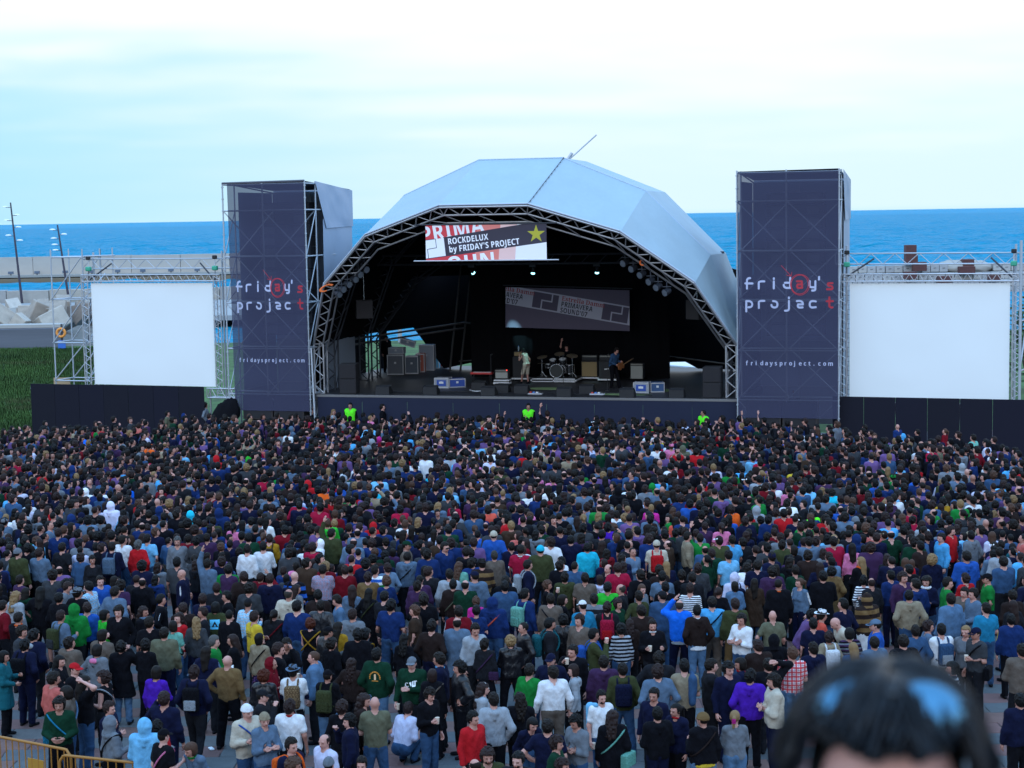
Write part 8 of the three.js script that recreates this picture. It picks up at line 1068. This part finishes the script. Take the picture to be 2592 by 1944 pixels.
  figs.forEach(([sex, L, R, top, hk], i) => {
    const list = BIN[i]; if (!list.length) return; total += list.length;
    const hy = [0, 0.6, -0.5, 0.2, 0.8, -0.9, 0.4, 0, -0.3, -0.7, 0.3, 0, 0.5, 0, 0, 0, 0.2, -0.6][i], hm = headMatrix('stand', hy, -0.06), cover = COVER.has(hk), geos = [['body', bodyGeo(sex, L, R, 'stand', hy, -0.06, 1), mSkin], ['clothing', topGeo(sex, L, R, top, 'stand', 1), mTop], ['trousers', mergeGeometries([legsGeo(sex, 'stand', 'long', 1), shoeGeo(sex, 'stand', 1)]), mLeg]];
    if (hk !== 'bald') geos.push([cover ? 'headwear' : 'hair', hairGeo(hk, 1).clone().applyMatrix4(hm), cover ? mTop : mHair]); if (hk === 'cap' || hk === 'beanie') geos.push(['hair', hairGeo('short', 1).clone().applyMatrix4(hm).scale(0.99, 0.998, 0.99), mHair]);
    const ims = geos.map(([n, g, m]) => { const im = new THREE.InstancedMesh(g, m, list.length); im.name = n; shadows(im); crowd.add(im); return im; });
    list.forEach(([x, z, c, hair], k) => {
      const s = (sex === 'f' ? 0.94 : 1) * (0.89 + r() * 0.16), turn = Math.atan2(0.45 - x, -72 - z) + (r() - 0.5) * 0.9 + (r() < 0.06 ? (r() - 0.5) * 5 : 0); o.position.set(x, 0, z); o.rotation.set((r() - 0.5) * 0.08, turn, (r() - 0.5) * 0.09); o.scale.set(s * (0.95 + r() * 0.14), s, s); o.updateMatrix();
      const hc = hair || [HAIRC.black, HAIRC.black, HAIRC.dark, HAIRC.dark, HAIRC.dark, HAIRC.brown, HAIRC.brown, r() < 0.5 ? HAIRC.light : HAIRC.brown, HAIRC.black, r() < 0.3 ? HAIRC.blonde : HAIRC.dark][fl(r() * 10)], lc = PAL[['navy', 'denim', 'charcoal', 'black', 'denim', 'taupe'][fl(r() * 6)]], sc = SKINS[fl(r() * 5)], cc = cover && hk !== 'hood' && r() < 0.6 ? PAL[['white', 'black', 'grey', 'navy', 'beige', 'olive'][fl(r() * 6)]] : c, v = 0.85 + r() * 0.3;
      ims.forEach((im) => { im.setMatrixAt(k, o.matrix); const q = im.name === 'body' ? sc : im.name === 'hair' ? hc : im.name === 'trousers' ? lc : im.name === 'headwear' ? cc : c; im.setColorAt(k, C(q[0] * v, q[1] * v, q[2] * v)); });
    });
  });
  console.log('crowd', total);
}
// ---------------------------------------------------------------- guards, band, stage hand, and the person right in front of the camera
[[-7.15, 1.1, 0.18, 0, 'guard in neon green vest at the left end of the stage front'], [0.5, 1.1, 0.24, 0.1, 'guard in neon green vest below the singer'], [7.6, 1.1, 0.08, -0.9, 'guard in neon green vest at the right end of the stage front']].forEach(([u, w, y, hy, label], i) => {
  const p = toWorld(u, 0, w), st = single('guard_step', rbox(1.2, y, 0.5, 0.02), M(0.1, 0.1, 0.11, 0.8), 'low platform under the ' + label.replace(' in neon green vest', ''), 'platform', 'guard platforms'); st.position.set(p.x, y / 2 + 0.001, p.z); st.rotation.y = ST.turn;
  const g = person({ x: p.x, y: y + 0.002, z: p.z, s: 1.03, rot: ST.turn + (i === 2 ? -0.6 : 0.1), hy, sex: 'm', L: i === 1 ? 'front' : 'down', R: i === 1 ? 'front' : 'down', legs: 'stand', top: 'long', topC: 'black', hair: i === 2 ? ['buzz', 'dark'] : ['short', 'black'], legC: 'black', skin: 3, ex: [], label, group: 'guards', lod: 1 });
  put('safety_vest', topGeo('m', 'down', 'down', 'hivis', 'stand', 1), cloth('neon'), g);
});
{
  const band = (u, w, turn, o) => { const p = toWorld(u, 0, w); return person({ x: p.x, z: p.z, y: 2.2 + (o.up || 0), rot: ST.turn + turn, lod: 0, skin: 0, ex: [], group: 'band on stage', ...o }); };
  upperMove.lean = [0, 0, -0.04, 0.3]; LEGS.lean = ['stepF', 'stand'];
  band(-1.15, -5.0, -2.0, { s: 0.93, hy: 0, hp: 0.35, sex: 'f', L: 'drink', R: 'loose', legs: 'lean', top: 'vest', topC: 'cream', hair: ['bob', 'black'], legT: 'shorts', legC: 'cream', shoe: 'black', label: 'singer in cream sleeveless top and shorts turned away from the crowd' });
  band(0.25, -6.9, 0.1, { s: 0.98, up: -0.1, hy: -0.3, hp: 0.1, sex: 'm', L: 'cup', R: 'raise', legs: 'stand', top: 'tee', topC: 'black', hair: ['messy', 'dark'], legC: 'black', label: 'drummer in black behind the drum kit' });
  const gt = band(3.05, -3.6, 1.1, { s: 1.02, hy: 0.1, hp: 0.35, sex: 'm', L: 'cup', R: 'front', legs: 'lean', top: 'long', topC: 'denim', hair: ['short', 'dark'], legC: 'black', label: 'guitarist in denim blue shirt bent over beside the pale combo' });
  const gg = thing('electric_guitar', 'brown electric guitar held by the guitarist', 'guitar'); gg.position.copy(gt.position); gg.rotation.y = gt.rotation.y; const body = new THREE.ExtrudeGeometry(new THREE.Shape([[-0.2, -0.1], [-0.1, -0.17], [0.03, -0.1], [0.13, -0.15], [0.17, -0.05], [0.1, 0.02], [0.13, 0.12], [0.02, 0.1], [-0.1, 0.15], [-0.2, 0.1]].map((a) => new THREE.Vector2(...a))), { depth: 0.04, bevelEnabled: true, bevelSize: 0.012, bevelThickness: 0.01, bevelSegments: 2 }), q = part('instrument', gg); put('body', body, M(0.22, 0.08, 0.03, 0.3), q); tube('neck', V(0.1, 0, 0.045), V(0.72, 0.03, 0.045), 0.022, M(0.2, 0.12, 0.06, 0.5), q); box('headstock', 0.16, 0.07, 0.02, 0.78, 0.03, 0.045, M(0.06, 0.04, 0.03), q); q.position.set(-0.02, 1.0, 0.42); q.rotation.z = 0.25;
  band(-9.3, -9.8, 0.9, { s: 1.03, sex: 'm', L: 'down', R: 'down', legs: 'stand', top: 'jacket', topC: 'black', hair: ['cap', 'black'], legC: 'black', lod: 1, label: 'stage hand in black beside the flight cases at the left opening' });
}
{ // somebody's head close to the lens, hair combed forward, strands with a wet shine
  const P = V(0.405, 7.21, -1.82), g = person({ x: P.x, y: P.y, z: P.z, s: 1.08, rot: -0.15, hy: 0, hp: 0.05, sex: 'm', L: 'down', R: 'down', legs: 'stand', top: 'jacket', topC: 'charcoal', hair: ['bald', 'dark'], legC: 'navy', skin: 2, ex: [], label: 'blurred dark-haired head with raised sunglasses very close to the camera', group: null });
  const r = rng(99), strands = [], hm = headMatrix('stand', 0, 0.05), sk = (th, ph, k) => V(Math.sin(ph) * Math.sin(th) * 0.084 * k, 0.14 + Math.cos(ph) * 0.107 * k, -0.006 + Math.sin(ph) * Math.cos(th) * 0.106 * k);
  for (let i = 0; i < 2600; i++) {                                          // combed from the crown outwards, in clumps
    const cl = fl(r() * 70), cth = cl * 2.399, th0 = cth + (r() - 0.5) * 0.5, ph0 = 0.05 + r() * 0.75, fr = Math.cos(cth) > 0.35, end = fr ? 0.84 + hash3(cl, 1, 1) * 0.2 : 1.25 + hash3(cl, 2, 1) * 0.35, lift = 1.09 + hash3(cl, 3, 2) * 0.14 + r() * 0.08, pts = [];
    const spike = i % 8 === 0 ? 0.1 + r() * 0.14 : 0; for (let k = 0; k < 6; k++) { const t = k / 5, a = mix(ph0, end + (r() - 0.5) * 0.06, t); pts.push(sk(mix(th0, cth + Math.sin(cl) * 0.35, t * 0.7), a, 1.02 + (lift - 1) * Math.sin(Math.min(1, 0.25 + t * 0.85) * 2.6) + spike * t * t + (r() - 0.5) * 0.006)); }
    strands.push(new THREE.TubeGeometry(new THREE.CatmullRomCurve3(pts), 7, 0.0019 + r() * 0.0016, 4));
  }
  const hg = mergeGeometries(strands).scale(1.08, 1, 1.02).applyMatrix4(hm); put('hair', hg, new THREE.MeshPhysicalMaterial({ color: C(0.004, 0.004, 0.006), roughness: 0.3, specularIntensity: 0.45 }), g);
  const gl = part('sunglasses', g); gl.applyMatrix4(hm); const lensM = new THREE.MeshStandardMaterial({ color: C(0.08, 0.19, 0.28), roughness: 0.22, metalness: 1 }), frameM = M(0.012, 0.012, 0.014, 0.4);
  for (const sg of [-1, 1]) { const l = put('lens', once('lens', () => { const q = new THREE.SphereGeometry(0.034, 24, 16); q.scale(1.05, 0.8, 0.28); return q; }), lensM, gl); l.position.set(sg * 0.041, 0.244, 0.052); l.rotation.set(-0.75, sg * 0.25, sg * -0.12); const f = put('rim', once('lensrim', () => { const q = new THREE.TorusGeometry(0.034, 0.0022, 6, 28); q.scale(1.05, 0.82, 1); return q; }), frameM, gl); f.position.copy(l.position); f.rotation.copy(l.rotation); tube('temple', V(sg * 0.075, 0.248, 0.05), V(sg * 0.1, 0.16, -0.05), 0.003, frameM, gl); } tube('bridge', V(-0.006, 0.262, 0.066), V(0.006, 0.262, 0.066), 0.003, frameM, gl);
  const capG = hairGeo('buzz', 0).clone().applyMatrix4(hm); put('hair_base', capG, hairMat('black'), g);
}
renderer.render(scene, camera);
